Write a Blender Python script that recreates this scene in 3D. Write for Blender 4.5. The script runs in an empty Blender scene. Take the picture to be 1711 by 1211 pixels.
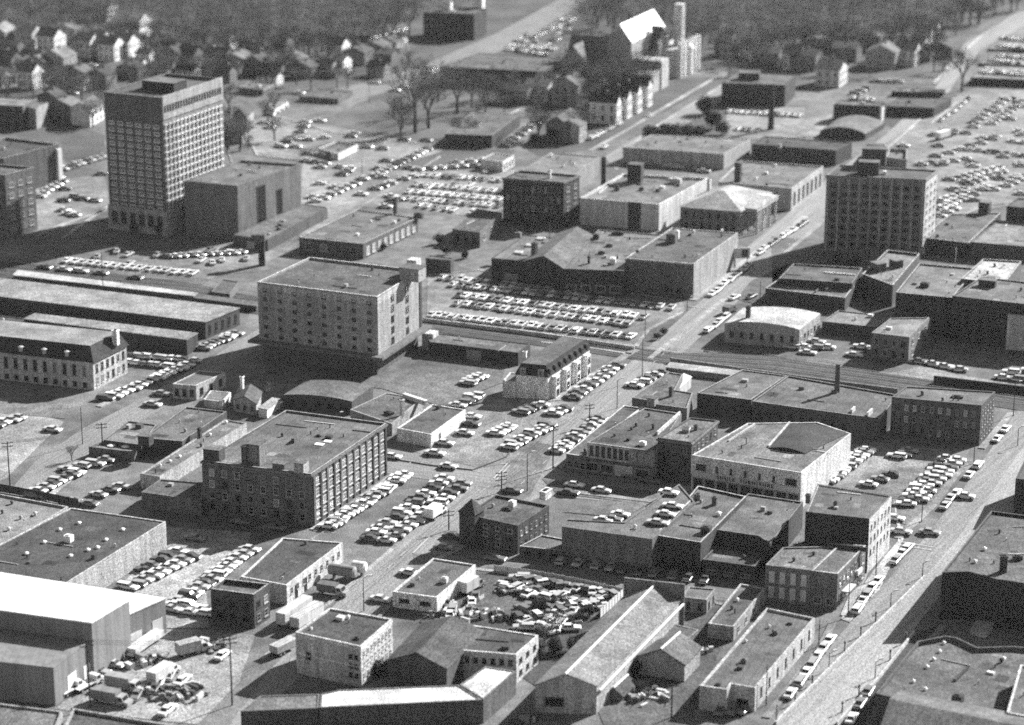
HAZE = 0.000024
import bpy, math, random
from mathutils import Vector, noise
random.seed(7)
S = bpy.context.scene
COL = S.collection
# ---------------------------------------------------------------- camera model (photo 1711 x 1211)
F, CX, CY, HC = 4095.0, 855.5, 605.5, 212.0
PITCH = math.radians(17.6)
CP, SP = math.cos(PITCH), math.sin(PITCH)

def G(x, y, z=0.0):
    """point on the level z seen at photo position (x, y)"""
    dx, dy = (x - CX) / F, (y - CY) / F
    vy, vz = CP - dy * SP, -SP - dy * CP
    t = (z - HC) / vz
    return Vector((dx * t, vy * t, z))

def Z(x, yb, y):
    """height of a point seen at row y standing over the ground seen at (x, yb)"""
    Y = G(x, yb).y
    t = (CY - y) / F
    return HC + Y * (t * CP - SP) / (CP + t * SP)

# ---------------------------------------------------------------- materials
MATS = {}
def mat(kind, tone, **kw):
    key = (kind, round(tone, 3), tuple(sorted(kw.items())))
    if key in MATS: return MATS[key]
    m = bpy.data.materials.new('%s_%d' % (kind, int(tone * 1000)))
    m.use_nodes = True
    nt = m.node_tree; N = nt.nodes; L = nt.links
    b = N['Principled BSDF']
    b.inputs['Roughness'].default_value = 0.9
    b.inputs['Specular IOR Level'].default_value = 0.15
    MATS[key] = m
    if kind in ('glass', 'paint', 'chrome', 'flat'):
        b.inputs['Base Color'].default_value = (tone, tone, tone, 1)
        if kind == 'glass': b.inputs['Roughness'].default_value = 0.12; b.inputs['Specular IOR Level'].default_value = 0.5
        if kind == 'paint': b.inputs['Roughness'].default_value = 0.35; b.inputs['Specular IOR Level'].default_value = 0.5; b.inputs['Coat Weight'].default_value = 0.3
        if kind == 'chrome': b.inputs['Metallic'].default_value = 0.9; b.inputs['Roughness'].default_value = 0.3
        return m
    geo = N.new('ShaderNodeNewGeometry')
    def noise_(scale, detail=2.0, stretch=None, rough=0.5):
        n = N.new('ShaderNodeTexNoise'); n.inputs['Scale'].default_value = scale
        n.inputs['Detail'].default_value = detail; n.inputs['Roughness'].default_value = rough
        if stretch:
            mp = N.new('ShaderNodeMapping'); mp.inputs['Scale'].default_value = stretch
            L.new(geo.outputs['Position'], mp.inputs['Vector']); L.new(mp.outputs[0], n.inputs['Vector'])
        else:
            L.new(geo.outputs['Position'], n.inputs['Vector'])
        return n.outputs['Fac']
    def ramp(fac, lo, hi, p0=0.3, p1=0.7):
        r = N.new('ShaderNodeMapRange'); r.inputs['From Min'].default_value = p0; r.inputs['From Max'].default_value = p1
        r.inputs['To Min'].default_value = lo; r.inputs['To Max'].default_value = hi
        L.new(fac, r.inputs['Value']); return r.outputs[0]
    def mul(a, c):
        x = N.new('ShaderNodeMath'); x.operation = 'MULTIPLY'; L.new(a, x.inputs[0])
        if isinstance(c, float): x.inputs[1].default_value = c
        else: L.new(c, x.inputs[1])
        return x.outputs[0]
    if kind == 'roof':        # tar and gravel
        v = mul(ramp(noise_(3.0, 3, None, .8), .55, 1.45, .38, .62), ramp(noise_(.12, 3), .78, 1.22, .38, .62))
        v = mul(v, ramp(noise_(.45, 3), .84, 1.12, .38, .62))
    elif kind == 'ground':
        v = mul(ramp(noise_(2.6, 3, None, .8), .62, 1.38, .38, .62), ramp(noise_(.035, 4, None, .6), .74, 1.2, .38, .62))
        v = mul(v, ramp(noise_(.25, 3), .8, 1.12, .38, .62))
        for sc, lo in ((.035, .8), (.11, .86)):     # repaired and resurfaced fields
            vo = N.new('ShaderNodeTexVoronoi'); vo.inputs['Scale'].default_value = sc; vo.distance = 'CHEBYCHEV'
            mp = N.new('ShaderNodeMapping'); mp.inputs['Rotation'].default_value = (0, 0, .38); L.new(geo.outputs['Position'], mp.inputs['Vector']); L.new(mp.outputs[0], vo.inputs['Vector'])
            sp = N.new('ShaderNodeSeparateColor'); L.new(vo.outputs['Color'], sp.inputs[0]); v = mul(v, ramp(sp.outputs[0], lo, 1.1, 0, 1))
    elif kind == 'road':      # wheel tracks and patches along the road
        a = kw.get('ang', 0.0)
        mp = N.new('ShaderNodeMapping'); mp.vector_type = 'POINT'
        mp.inputs['Rotation'].default_value = (0, 0, -a); mp.inputs['Scale'].default_value = (1, 1, 1)
        L.new(geo.outputs['Position'], mp.inputs['Vector'])
        mp2 = N.new('ShaderNodeMapping'); mp2.inputs['Scale'].default_value = (.02, .9, 1)
        L.new(mp.outputs[0], mp2.inputs['Vector'])
        n = N.new('ShaderNodeTexNoise'); n.inputs['Scale'].default_value = 1.0; n.inputs['Detail'].default_value = 3
        L.new(mp2.outputs[0], n.inputs['Vector'])
        v = mul(ramp(n.outputs['Fac'], .8, 1.18), ramp(noise_(2.6, 3, None, .8), .68, 1.32, .38, .62))
        v = mul(v, ramp(noise_(.06, 3), .9, 1.1))
    elif kind == 'wall':
        v = mul(ramp(noise_(3.2, 2, None, .8), .7, 1.3, .38, .62), ramp(noise_(1.0, 3, (.7, .7, .07)), .78, 1.1, .38, .62))
        v = mul(v, ramp(noise_(.15, 2), .9, 1.1))
    elif kind == 'grass':
        v = mul(ramp(noise_(1.2, 4, None, .7), .55, 1.45), ramp(noise_(.05, 4), .6, 1.4))
    elif kind == 'metal':
        v = mul(ramp(noise_(2.2, 3), .86, 1.1, .38, .62), ramp(noise_(1.0, 2, (.5, .5, .05)), .84, 1.06, .38, .62))
        w = N.new('ShaderNodeTexWave'); w.wave_type = 'BANDS'; w.inputs['Scale'].default_value = .22; w.inputs['Distortion'].default_value = 0; L.new(geo.outputs['Position'], w.inputs['Vector'])
        v = mul(v, ramp(w.outputs['Fac'], .84, 1.0, 0.0, .1))
    elif kind == 'twig':
        v = ramp(noise_(.4, 2), .7, 1.3)
    elif kind == 'wood':
        v = ramp(noise_(2.0, 2), .8, 1.2)
    if kind in ('roof', 'ground', 'road', 'grass', 'wall'):   # coarse weathered grit
        v = mul(v, ramp(noise_(3.4, 0), .62, 1.38, .35, .65))
    if kw.get('seam'):        # felt laps or sheet seams along the roof
        mp = N.new('ShaderNodeMapping'); mp.inputs['Rotation'].default_value = (0, 0, -kw['seam'])
        L.new(geo.outputs['Position'], mp.inputs['Vector'])
        w = N.new('ShaderNodeTexWave'); w.wave_type = 'BANDS'; w.bands_direction = 'Y' if kw.get('sy') else 'X'
        w.inputs['Scale'].default_value = .16; w.inputs['Distortion'].default_value = .4
        L.new(mp.outputs[0], w.inputs['Vector'])
        v = mul(v, ramp(w.outputs['Fac'], .8, 1.03, 0.0, .12))
    v = mul(v, float(tone))
    c = N.new('ShaderNodeCombineColor')
    for i in range(3): L.new(v, c.inputs[i])
    L.new(c.outputs[0], b.inputs['Base Color'])
    if kind in ('roof', 'ground', 'grass'):
        bp = N.new('ShaderNodeBump'); bp.inputs['Strength'].default_value = .35; bp.inputs['Distance'].default_value = .08
        L.new(noise_(2.2, 3), bp.inputs['Height']); L.new(bp.outputs[0], b.inputs['Normal'])
    if kind == 'metal': b.inputs['Roughness'].default_value = .55
    return m

# ---------------------------------------------------------------- mesh builder
class MB:
    def __init__(s): s.v = []; s.f = []; s.m = []
    def poly(s, pts, mi=0):
        n = len(s.v); s.v += [tuple(p) for p in pts]; s.f.append(tuple(range(n, n + len(pts)))); s.m.append(mi)
    def prism(s, base, z0, z1, mi=0, top=None, bottom=True):
        """base: ccw xy ring; z1 may be a list"""
        k = len(base); zs = z1 if isinstance(z1, (list, tuple)) else [z1] * k
        n = len(s.v)
        s.v += [(p[0], p[1], z0) for p in base] + [(p[0], p[1], z) for p, z in zip(base, zs)]
        for i in range(k):
            j = (i + 1) % k; s.f.append((n + i, n + j, n + k + j, n + k + i)); s.m.append(mi)
        s.f.append(tuple(range(n + k, n + 2 * k))); s.m.append(mi if top is None else top)
        if bottom: s.f.append(tuple(range(n + k - 1, n - 1, -1))); s.m.append(mi)
    def box(s, x0, x1, y0, y1, z0, z1, mi=0):
        s.prism([(x0, y0), (x1, y0), (x1, y1), (x0, y1)], z0, z1, mi)
    def obox(s, c, u, w, d, z0, z1, mi=0):
        """box centred at c (xy), u = unit x direction, w along u, d across"""
        n = Vector((-u.y, u.x, 0)); c = Vector((c[0], c[1], 0)); u = Vector((u.x, u.y, 0))
        s.prism([c - u * w / 2 - n * d / 2, c + u * w / 2 - n * d / 2, c + u * w / 2 + n * d / 2, c - u * w / 2 + n * d / 2], z0, z1, mi)
    def tube(s, a, b, ra, rb, k=5, mi=0):
        a, b = Vector(a), Vector(b); d = (b - a)
        if d.length < 1e-6: return
        q = d.to_track_quat('Z', 'Y'); n = len(s.v)
        for c, r in ((a, ra), (b, rb)):
            for i in range(k):
                t = 2 * math.pi * i / k; s.v.append(tuple(c + q @ Vector((r * math.cos(t), r * math.sin(t), 0))))
        for i in range(k):
            j = (i + 1) % k; s.f.append((n + i, n + j, n + k + j, n + k + i)); s.m.append(mi)
        s.f.append(tuple(range(n + k, n + 2 * k))); s.m.append(mi)
        s.f.append(tuple(range(n + k - 1, n - 1, -1))); s.m.append(mi)
    def mesh(s, name, mats):
        me = bpy.data.meshes.new(name)
        me.from_pydata(s.v, [], s.f)
        me.polygons.foreach_set('material_index', s.m)
        for m in mats: me.materials.append(m)
        me.update(); return me
    def build(s, name, mats, parent=None, loc=None):
        if not isinstance(mats, (list, tuple)): mats = [mats]
        return link(name, s.mesh(name, mats), parent, loc)

def link(name, data, parent=None, loc=None):
    o = bpy.data.objects.new(name, data); COL.objects.link(o)
    if parent: o.parent = parent
    if loc is not None: o.location = loc
    return o
def tag(o, label=None, cat=None, group=None, kind=None):
    if label: o['label'] = label
    if cat: o['category'] = cat
    if group: o['group'] = group
    if kind: o['kind'] = kind
    return o
def root(name, loc, label, cat, group=None, rz=0):
    o = link(name, None, None, loc); o.rotation_euler = (0, 0, rz); o.empty_display_size = 1
    return tag(o, label, cat, group)

def area(name, pts, tone, kind='ground', lvl=1, z=None, px=True, **kw):
    """flat sheet of the setting"""
    P = [G(x, y) if px else Vector((x, y, 0)) for x, y in pts]
    zz = 0.0035 * lvl if z is None else z
    mb = MB(); mb.poly([(p.x, p.y, zz) for p in P])
    o = mb.build(name, mat(kind, tone, **kw)); o['kind'] = 'structure'
    if o.data.polygons[0].normal.z < 0: o.data.flip_normals()
    return o
def raised(name, pts, tone, h=.26, kind='ground'):
    P = [G(x, y) for x, y in pts]
    a = sum(P[i].x * P[(i + 1) % len(P)].y - P[(i + 1) % len(P)].x * P[i].y for i in range(len(P)))
    if a < 0: P.reverse()
    mb = MB(); mb.prism(P, -.1, h); o = mb.build(name, mat(kind, tone)); o['kind'] = 'structure'; return o
def strip(name, pts, w, tone, h=.26, kind='ground'):
    """kerbed pavement strip of width w along a line of photo points"""
    P = [G(x, y) for x, y in pts]
    Lr, Rr = [], []
    for i, p in enumerate(P):
        a = P[max(i - 1, 0)]; b = P[min(i + 1, len(P) - 1)]
        d = (b - a).normalized(); n = Vector((-d.y, d.x, 0)) * w / 2
        Lr.append(p + n); Rr.append(p - n)
    mb = MB(); mb.prism(Rr + Lr[::-1], -.1, h); o = mb.build(name, mat(kind, tone)); o['kind'] = 'structure'; return o
def inset(P, d):
    n = len(P); out = []
    for i in range(n):
        a, b, c = P[i - 1], P[i], P[(i + 1) % n]
        e1 = (b - a); e2 = (c - b); e1.z = e2.z = 0
        e1.normalize(); e2.normalize()
        n1 = Vector((-e1.y, e1.x, 0)); n2 = Vector((-e2.y, e2.x, 0))
        k = n1 + n2
        if k.length < 1e-4: k = n1.copy()
        k.normalize(); s = d / max(.35, k.dot(n1))
        out.append(Vector((b.x + k.x * s, b.y + k.y * s, 0)))
    return out

WIN = {}
def win_mesh(w, h, st):
    key = (round(w, 1), round(h, 1), st)
    if key in WIN: return WIN[key]
    w, h = key[0], key[1]
    fr, gl, opts = {'d': (.3, .012, ''), 'w': (.7, .05, ''), 'l': (.5, .45, ''), 'b': (.42, .16, 's'), 'p': (.2, .015, ''),
                    'n': (.05, .012, ''), 'cell': (.5, .02, 'c'), 'shop': (.25, .02, 'm'), 'slot': (.05, .012, '')}[st]
    mb = MB(); t = max(.13, .1 * w)
    # local x along the wall, -y outwards, origin at the centre
    for (x0, x1, z0, z1) in ((-w / 2, w / 2, h / 2 - t, h / 2), (-w / 2, w / 2, -h / 2, -h / 2 + t),
                             (-w / 2, -w / 2 + t, -h / 2 + t, h / 2 - t), (w / 2 - t, w / 2, -h / 2 + t, h / 2 - t)):
        mb.box(x0, x1, -.09, .05, z0, z1, 0)
    mb.box(-w / 2 + t, w / 2 - t, -.03, .05, -h / 2 + t, h / 2 - t, 1)
    if h > 1.3 and w < 3: mb.box(-w / 2 + t, w / 2 - t, -.07, -.02, -.04, .04, 0)
    if w > 1.7: mb.box(-.05, .05, -.075, -.02, -h / 2 + t, h / 2 - t, 0)
    if st != 'slot': mb.box(-w / 2 - .1, w / 2 + .1, -.22, .04, -h / 2 - .12, -h / 2 - .003, 0)
    if opts == 'c':
        mb.box(-w / 2 - .25, -w / 2 - .05, -.75, .04, -h / 2, h / 2, 0)
        mb.box(-w / 2 - .25, w / 2 + .1, -.75, .04, h / 2 + .01, h / 2 + .25, 0)
    if opts == 'm':
        k = int(w // 1.6)
        for i in range(1, k): x = -w / 2 + w * i / k; mb.box(x - .05, x + .05, -.08, -.02, -h / 2 + t, h / 2 - t, 0)
    me = mb.mesh('window', [mat('flat', fr), mat('glass', gl)])
    WIN[key] = me; return me

ROOTS = {}
def bld(name, label, pts, wall, roof, h=None, par=.6, cat='building', win=(), feat=(), doors=(), top='flat', rise=3.0,
        wk='wall', rk='roof', group=None, z0=-.3, band=None, seam=False, over=.35, ridge='y', cornice=0, wtop=None, key=None, base=None, wkw=None):
    if h is None:
        for p in pts:
            if len(p) > 2 and p[2]:
                h = Z(p[0], p[2], p[1]); break
    P = [G(p[0], p[1], h) for p in pts]
    for p in P: p.z = 0
    c = sum(P, Vector()) / len(P)
    e = (P[1] - P[0]).normalized()
    rt = root(name, (c.x, c.y, 0), label, cat, group)
    Q = [p - c for p in P]
    n = len(Q)
    wm = mat(wk, wall, **(wkw or {}))
    kw = {'seam': round(math.atan2(e.y, e.x), 2)} if seam else {}
    if seam == 2: kw['sy'] = 1
    if rk == 'roof' and roof < .3: roof *= .86
    rm = mat(rk, roof, **kw)
    hw = h - par if top == 'flat' else h
    mb = MB()
    if top == 'flat' and par > 0.05:
        I = inset(Q, .38)
        for i in range(n):
            j = (i + 1) % n
            a, b, ia, ib = Q[i], Q[j], I[i], I[j]
            mb.poly([(a.x, a.y, z0), (b.x, b.y, z0), (b.x, b.y, h), (a.x, a.y, h)])
            mb.poly([(a.x, a.y, h), (b.x, b.y, h), (ib.x, ib.y, h), (ia.x, ia.y, h)], 1)
            mb.poly([(ib.x, ib.y, hw - .2), (ia.x, ia.y, hw - .2), (ia.x, ia.y, h), (ib.x, ib.y, h)])
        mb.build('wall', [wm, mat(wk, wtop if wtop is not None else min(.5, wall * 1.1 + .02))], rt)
        mb = MB(); mb.poly([(p.x, p.y, hw) for p in I]); mb.build('roof', rm, rt)
    elif top == 'flat':
        mb.prism(Q, z0, h - .25); mb.build('wall', wm, rt)
        O = inset(Q, -over * .5); mb = MB(); mb.prism(O, h - .25, h); mb.build('roof', rm, rt)
    else:
        FL, FR, BR, BL = Q[:4]
        up = lambda p, z: Vector((p.x, p.y, z))
        if top == 'gable':
            if ridge == 'x': FL, FR, BR, BL = FR, BR, BL, FL
            mf, mbk = (FL + FR) / 2, (BL + BR) / 2
            d = (mbk - mf).normalized(); w = (FR - FL).normalized(); half = (FR - FL).length / 2
            mb.poly([up(FL, z0), up(FR, z0), up(FR, h), up(mf, h + rise), up(FL, h)])
            mb.poly([up(BR, z0), up(BL, z0), up(BL, h), up(mbk, h + rise), up(BR, h)])
            mb.poly([up(FR, z0), up(BR, z0), up(BR, h), up(FR, h)])
            mb.poly([up(BL, z0), up(FL, z0), up(FL, h), up(BL, h)])
            mb.build('wall', wm, rt)
            mb = MB(); k = over / half; r = d * over; t = .22
            for sgn, A, B in ((1, FR, BR), (-1, FL, BL)):
                a, b = mf - r, mbk + r
                ea, eb = A + w * over * sgn - r, B + w * over * sgn + r
                dz = rise * k
                top_ = [up(a, h + rise + t), up(ea, h - dz + t), up(eb, h - dz + t), up(b, h + rise + t)]
                if sgn < 0: top_.reverse()
                mb.poly(top_)
                bot = [v - Vector((0, 0, t)) for v in top_]; mb.poly(bot[::-1])
                for i in range(4):
                    j = (i + 1) % 4; mb.poly([bot[i], bot[j], top_[j], top_[i]])
            mb.build('roof', rm, rt)
        elif top in ('hip', 'mansard'):
            mb.prism(Q, z0, h); mb.build('wall', wm, rt)
            O = inset(Q, -over)
            if top == 'mansard':
                I = inset(Q, rise * .35)
            else:
                L1, L2 = (FR - FL).length, (BR - FR).length
                if L1 > L2:
                    m1 = (FL + BL) / 2; m2 = (FR + BR) / 2; dd = (m2 - m1).normalized() * min(L2 / 2, L1 * .42)
                    I = [m1 + dd - (BL - FL) * .04, m2 - dd - (BL - FL) * .04, m2 - dd + (BL - FL) * .04, m1 + dd + (BL - FL) * .04]
                else:
                    m1 = (FL + FR) / 2; m2 = (BL + BR) / 2; dd = (m2 - m1).normalized() * min(L1 / 2, L2 * .42)
                    I = [m1 + dd - (FR - FL) * .04, m1 + dd + (FR - FL) * .04, m2 - dd + (FR - FL) * .04, m2 - dd - (FR - FL) * .04]
            mb = MB()
            for i in range(n):
                j = (i + 1) % n
                mb.poly([up(O[i], h), up(O[j], h), up(I[j], h + rise), up(I[i], h + rise)])
            mb.poly([up(p, h + rise) for p in I], 1)
            mb.poly([up(p, h) for p in O][::-1])
            mb.build('roof', [rm, mat('roof', wtop) if wtop else rm], rt)
        elif top == 'barrel':
            K = 14; mb.prism(Q, z0, h, bottom=False); 
            A, B = [], []
            for i in range(K + 1):
                t = i / K; zz = h + .05 + rise * (math.sin(math.pi * t) ** .8)
                A.append(up(FL.lerp(FR, t), zz)); B.append(up(BL.lerp(BR, t), zz))
            mb.poly([up(FL, h), up(FR, h)] + A[::-1])
            mb.poly([up(BR, h), up(BL, h)] + B)
            mb.build('wall', wm, rt)
            mb = MB()
            for i in range(K): mb.poly([A[i], A[i + 1], B[i + 1], B[i]])
            o = mb.build('roof', rm, rt)
    rec = dict(root=rt, c=c, Q=Q, h=h, hw=hw, e=e)
    if band:      # lighter belt at foot or head of the walls: (z0,z1,tone,out)
        for (a0, a1, tn, out, nm) in band:
            O = inset(Q, -out); I2 = inset(Q, .02); mb = MB()
            for i in range(n):
                j = (i + 1) % n
                mb.poly([(O[i].x, O[i].y, a0), (O[j].x, O[j].y, a0), (O[j].x, O[j].y, a1), (O[i].x, O[i].y, a1)])
                mb.poly([(O[i].x, O[i].y, a1), (O[j].x, O[j].y, a1), (I2[j].x, I2[j].y, a1), (I2[i].x, I2[i].y, a1)])
                mb.poly([(O[j].x, O[j].y, a0), (O[i].x, O[i].y, a0), (I2[i].x, I2[i].y, a0), (I2[j].x, I2[j].y, a0)])
            mb.build(nm, mat(wk, tn), rt)
    if cornice:
        O = inset(Q, -.3); I2 = inset(Q, .02); a0, a1 = h - .75, h - .25; mb = MB()
        for i in range(n):
            j = (i + 1) % n
            mb.poly([(O[i].x, O[i].y, a0), (O[j].x, O[j].y, a0), (O[j].x, O[j].y, a1), (O[i].x, O[i].y, a1)])
            mb.poly([(O[i].x, O[i].y, a1), (O[j].x, O[j].y, a1), (I2[j].x, I2[j].y, a1), (I2[i].x, I2[i].y, a1)])
            mb.poly([(O[j].x, O[j].y, a0), (O[i].x, O[i].y, a0), (I2[i].x, I2[i].y, a0), (I2[j].x, I2[j].y, a0)])
        mb.build('cornice', mat(wk, cornice), rt)
    allw = []
    for wspec in win:
        f, rows, cols = wspec[:3]; o = dict(w=.5, h=.55, u0=.03, u1=.97, z0=.06, z1=.94, st='d', skip=0)
        if len(wspec) > 3: o.update(wspec[3])
        a, b = Q[f], Q[(f + 1) % n]; Lf = (b - a).length; d = (b - a).normalized()
        ang = math.atan2(d.y, d.x); Ht = hw if top == 'flat' else h
        cw = Lf * (o['u1'] - o['u0']) / cols; ch = Ht * (o['z1'] - o['z0']) / rows
        ww, wh = cw * o['w'], ch * o['h']
        for r in range(rows):
            for q in range(cols):
                if o['skip'] and random.random() < o['skip']: continue
                u = Lf * o['u0'] + cw * (q + .5); z = Ht * o['z0'] + ch * (r + .5)
                p = a + d * u
                st = o['st']
                if st == 'mix': st = random.choice('ddwlbd')
                if st == 'mixd': st = random.choice('ddpnpb')
                allw.append(((c + p).y, p, z, ang, ww, wh, st))
    allw.sort(key=lambda t: t[0])
    for i, (yy, p, z, ang, ww, wh, st) in enumerate(allw[:100]):
        o = link('window', win_mesh(ww, wh, st), rt, (p.x, p.y, z)); o.rotation_euler = (0, 0, ang)
    if len(allw) > 100:
        mb = MB(); mats = None
        for (yy, p, z, ang, ww, wh, st) in allw[100:]:
            me = win_mesh(ww, wh, st); mats = mats or list(me.materials); ca, sa = math.cos(ang), math.sin(ang); k = len(mb.v)
            for v in me.vertices:
                mb.v.append((p.x + v.co.x * ca - v.co.y * sa, p.y + v.co.x * sa + v.co.y * ca, z + v.co.z))
            for pl in me.polygons: mb.f.append(tuple(k + q for q in pl.vertices)); mb.m.append(pl.material_index)
        o = mb.build('window', mats, rt); o['kind'] = 'stuff'
    for ds in doors:           # (name, face, u, w, h, tone[, out])
        nm, f, u, w, dh, tn = ds[:6]; out = ds[6] if len(ds) > 6 else .06; zb = ds[7] if len(ds) > 7 else 0
        a, b = Q[f], Q[(f + 1) % n]; d = (b - a).normalized(); p = a.lerp(b, u); nn = Vector((d.y, -d.x, 0))
        mb = MB(); mb.obox(p + nn * (out / 2 - .02), d, w, out + .04, zb, zb + dh, 0)
        mb.build(nm, mat('glass' if tn < .03 else 'flat', tn), rt)
    for fs in feat:
        feature(rec, *fs)
    ar = abs(sum(P[i].x * P[(i + 1) % n].y - P[(i + 1) % n].x * P[i].y for i in range(n))) / 2
    if top == 'flat' and par > 0 and ar > 120 and roof < .4: clutter(rec, ar, roof, rk)
    return rec

CL = random.Random(5)
def clutter(rec, ar, tone, rk):
    Q, z, e = rec['Q'], rec['hw'], rec['e']; nn = Vector((-e.y, e.x, 0)); I = inset(Q, 2.0)
    a0, a1, a3 = I[0], I[1], I[-1]
    def inside(p, R):
        r = False; j = len(R) - 1
        for i in range(len(R)):
            if (R[i].y > p.y) != (R[j].y > p.y) and p.x < (R[j].x - R[i].x) * (p.y - R[i].y) / (R[j].y - R[i].y) + R[i].x: r = not r
            j = i
        return r
    xs = [q.x for q in I]; ys = [q.y for q in I]
    def spot():
        for _ in range(40):
            p = Vector((CL.uniform(min(xs), max(xs)), CL.uniform(min(ys), max(ys)), 0))
            if inside(p, I): return p
        return None
    for k in range(min(7, 2 + int(ar / 220))):           # tar patches, proud of the felt
        p = spot()
        if p is None: continue
        w, d = CL.uniform(1.2, 5), CL.uniform(1, 3.4); R4 = [p - e * w / 2 - nn * d / 2, p + e * w / 2 - nn * d / 2, p + e * w / 2 + nn * d / 2, p - e * w / 2 + nn * d / 2]
        if not all(inside(q, Q) for q in R4): continue
        mb = MB(); mb.poly([(q.x, q.y, z + .012 + .003 * k) for q in R4]); mb.build('tar_patch', mat(rk, round(tone * CL.choice((.45, .6, .75, 1.3, 1.6)), 3)), rec['root'])
    for k in range(min(9, 1 + int(ar / 130))):
        p = spot()
        if p is None: continue
        mb = MB(); t = CL.random(); tn = CL.choice((.05, .08, .3, .6, .1))
        if t < .45: mb.tube((p.x, p.y, z - .1), (p.x, p.y, z + CL.uniform(.5, 1.1)), .16, .16, 7); nm = 'vent_pipe'
        elif t < .7: mb.obox(p, e, CL.uniform(.8, 1.7), CL.uniform(.8, 1.5), z - .05, z + CL.uniform(.4, 1.1)); nm = 'roof_hatch'
        elif t < .85: mb.tube((p.x, p.y, z - .1), (p.x, p.y, z + .6), .3, .3, 8); mb.tube((p.x, p.y, z + .6), (p.x, p.y, z + .95), .5, .2, 8); nm = 'roof_vent'
        else: L_ = CL.uniform(3, 9); mb.obox(p, e if CL.random() < .5 else nn, L_, .22, z + .02, z + .2); nm = 'roof_pipe'
        mb.build(nm, mat('flat', tn), rec['root'])

def feature(rec, kind, x, y, w, d, hh, tone, zb=None):
    z = rec['hw'] if zb is None else zb
    p = G(x, y, z) - rec['c']; p.z = 0; e = rec['e']; rt = rec['root']
    mb = MB()
    if kind == 'chimney':
        mb.obox(p, e, w, d, z - .3, z + hh, 0); mb.obox(p, e, w + .25, d + .25, z + hh - .35, z + hh - .02, 0)
        mb.obox(p, e, w * .6, d * .6, z + hh, z + hh + .12, 1)
        mb.build('chimney', [mat('wall', tone), mat('flat', .02)], rt)
    elif kind == 'stack':
        mb.tube((p.x, p.y, z - .3), (p.x, p.y, z + hh), w / 2, w / 2 * .85, 10, 0); mb.build('chimney', [mat('wall', tone)], rt)
    elif kind == 'box':
        mb.obox(p, e, w, d, z - .1, z + hh, 0); mb.obox(p, e, w + .3, d + .3, z + hh, z + hh + .15, 1)
        mb.build('stair_bulkhead', [mat('wall', tone), mat('roof', .12)], rt)
    elif kind == 'unit':
        mb.obox(p, e, w, d, z + .15, z + hh, 0); mb.obox(p, e, w * .5, d * .5, z + hh, z + hh + .2, 0); mb.obox(p, e, w * .9, d * .9, z - .05, z + .15, 0)
        mb.build('roof_unit', [mat('flat', tone)], rt)
    elif kind == 'sky':
        mb.obox(p, e, w, d, z - .05, z + hh * .6, 1); 
        n = Vector((-e.y, e.x, 0)); c = [p - e * w / 2 - n * d / 2, p + e * w / 2 - n * d / 2, p + e * w / 2 + n * d / 2, p - e * w / 2 + n * d / 2]
        t = [Vector((q.x, q.y, z + hh * .6)) for q in c]; r0 = (t[0] + t[3]) / 2 + Vector((0, 0, hh * .6)); r1 = (t[1] + t[2]) / 2 + Vector((0, 0, hh * .6))
        mb.poly([t[0], t[1], r1, r0]); mb.poly([t[2], t[3], r0, r1]); mb.poly([t[1], t[2], r1]); mb.poly([t[3], t[0], r0])
        mb.build('skylight', [mat('flat', tone), mat('flat', .25)], rt)
    elif kind == 'vent':
        mb.tube((p.x, p.y, z - .1), (p.x, p.y, z + hh), w / 2, w / 2, 8, 0); mb.tube((p.x, p.y, z + hh), (p.x, p.y, z + hh + .25), w * .8, w * .3, 8, 0)
        mb.build('roof_vent', [mat('flat', tone)], rt)
    elif kind == 'wall':     # a raised party wall: w long across, d thick
        mb.obox(p, e, w, d, z - .1, z + hh, 0); mb.build('party_wall', [mat('wall', tone)], rt)

def party(rec, a, b, hh, tone, th=.35, nm='party_wall'):
    z = rec['hw']; A = G(a[0], a[1], z) - rec['c']; B = G(b[0], b[1], z) - rec['c']
    A.z = B.z = 0; mb = MB(); d = (B - A)
    mb.obox((A + B) / 2, d.normalized(), d.length, th, z - .1, z + hh); mb.build(nm, mat('wall', tone), rec['root'])
# =============================================================== BUILDINGS (photo positions of the roof corners: front left, front right, back right, back left)
B = bld
# ---- lower left: metal warehouses
B('metal_warehouse', 'tall metal warehouse with a blank white roof, lit end wall above the truck yard', [(-70, 1009), (153, 1040, 1134), (215.6, 1002), (-70, 958)], .24, .7, par=0, wk='metal', rk='metal', over=.2, cat='warehouse')
B('metal_warehouse', 'lower rear wing of the white roofed warehouse, next to its car lot', [(-70, 982), (217, 1025, 1088), (276, 999), (-70, 945)], .24, .7, h=8.0, par=0, wk='metal', rk='metal', over=.2, cat='warehouse', doors=[('door', 1, .75, 3, 4, .6)])
B('metal_warehouse', 'low front bay of the white roofed warehouse with a grey roof at the frame edge', [(-70, 1097), (89, 1115, 1179), (152, 1067.5), (-70, 1041)], .2, .2, par=0, wk='metal', rk='metal', over=.2, cat='warehouse', doors=[('door', 1, .45, 3.4, 4.2, .6), ('door', 1, .85, 2.6, 3.6, .55)])
B('flat_warehouse', 'broad dark flat roof dotted with small white round vents', [(-70, 945), (108, 976), (277, 871, 916), (118, 848)], .34, .065, par=.25, cat='warehouse',
  feat=[('vent', a, b, .8, .8, .35, .75) for a, b in ((100, 886), (132, 875), (205, 886), (74, 907), (44, 926), (118, 930), (147, 920), (177, 903), (163, 916))] + [('unit', 115, 905, 1.8, 1.6, 1.6, .7)])
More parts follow.
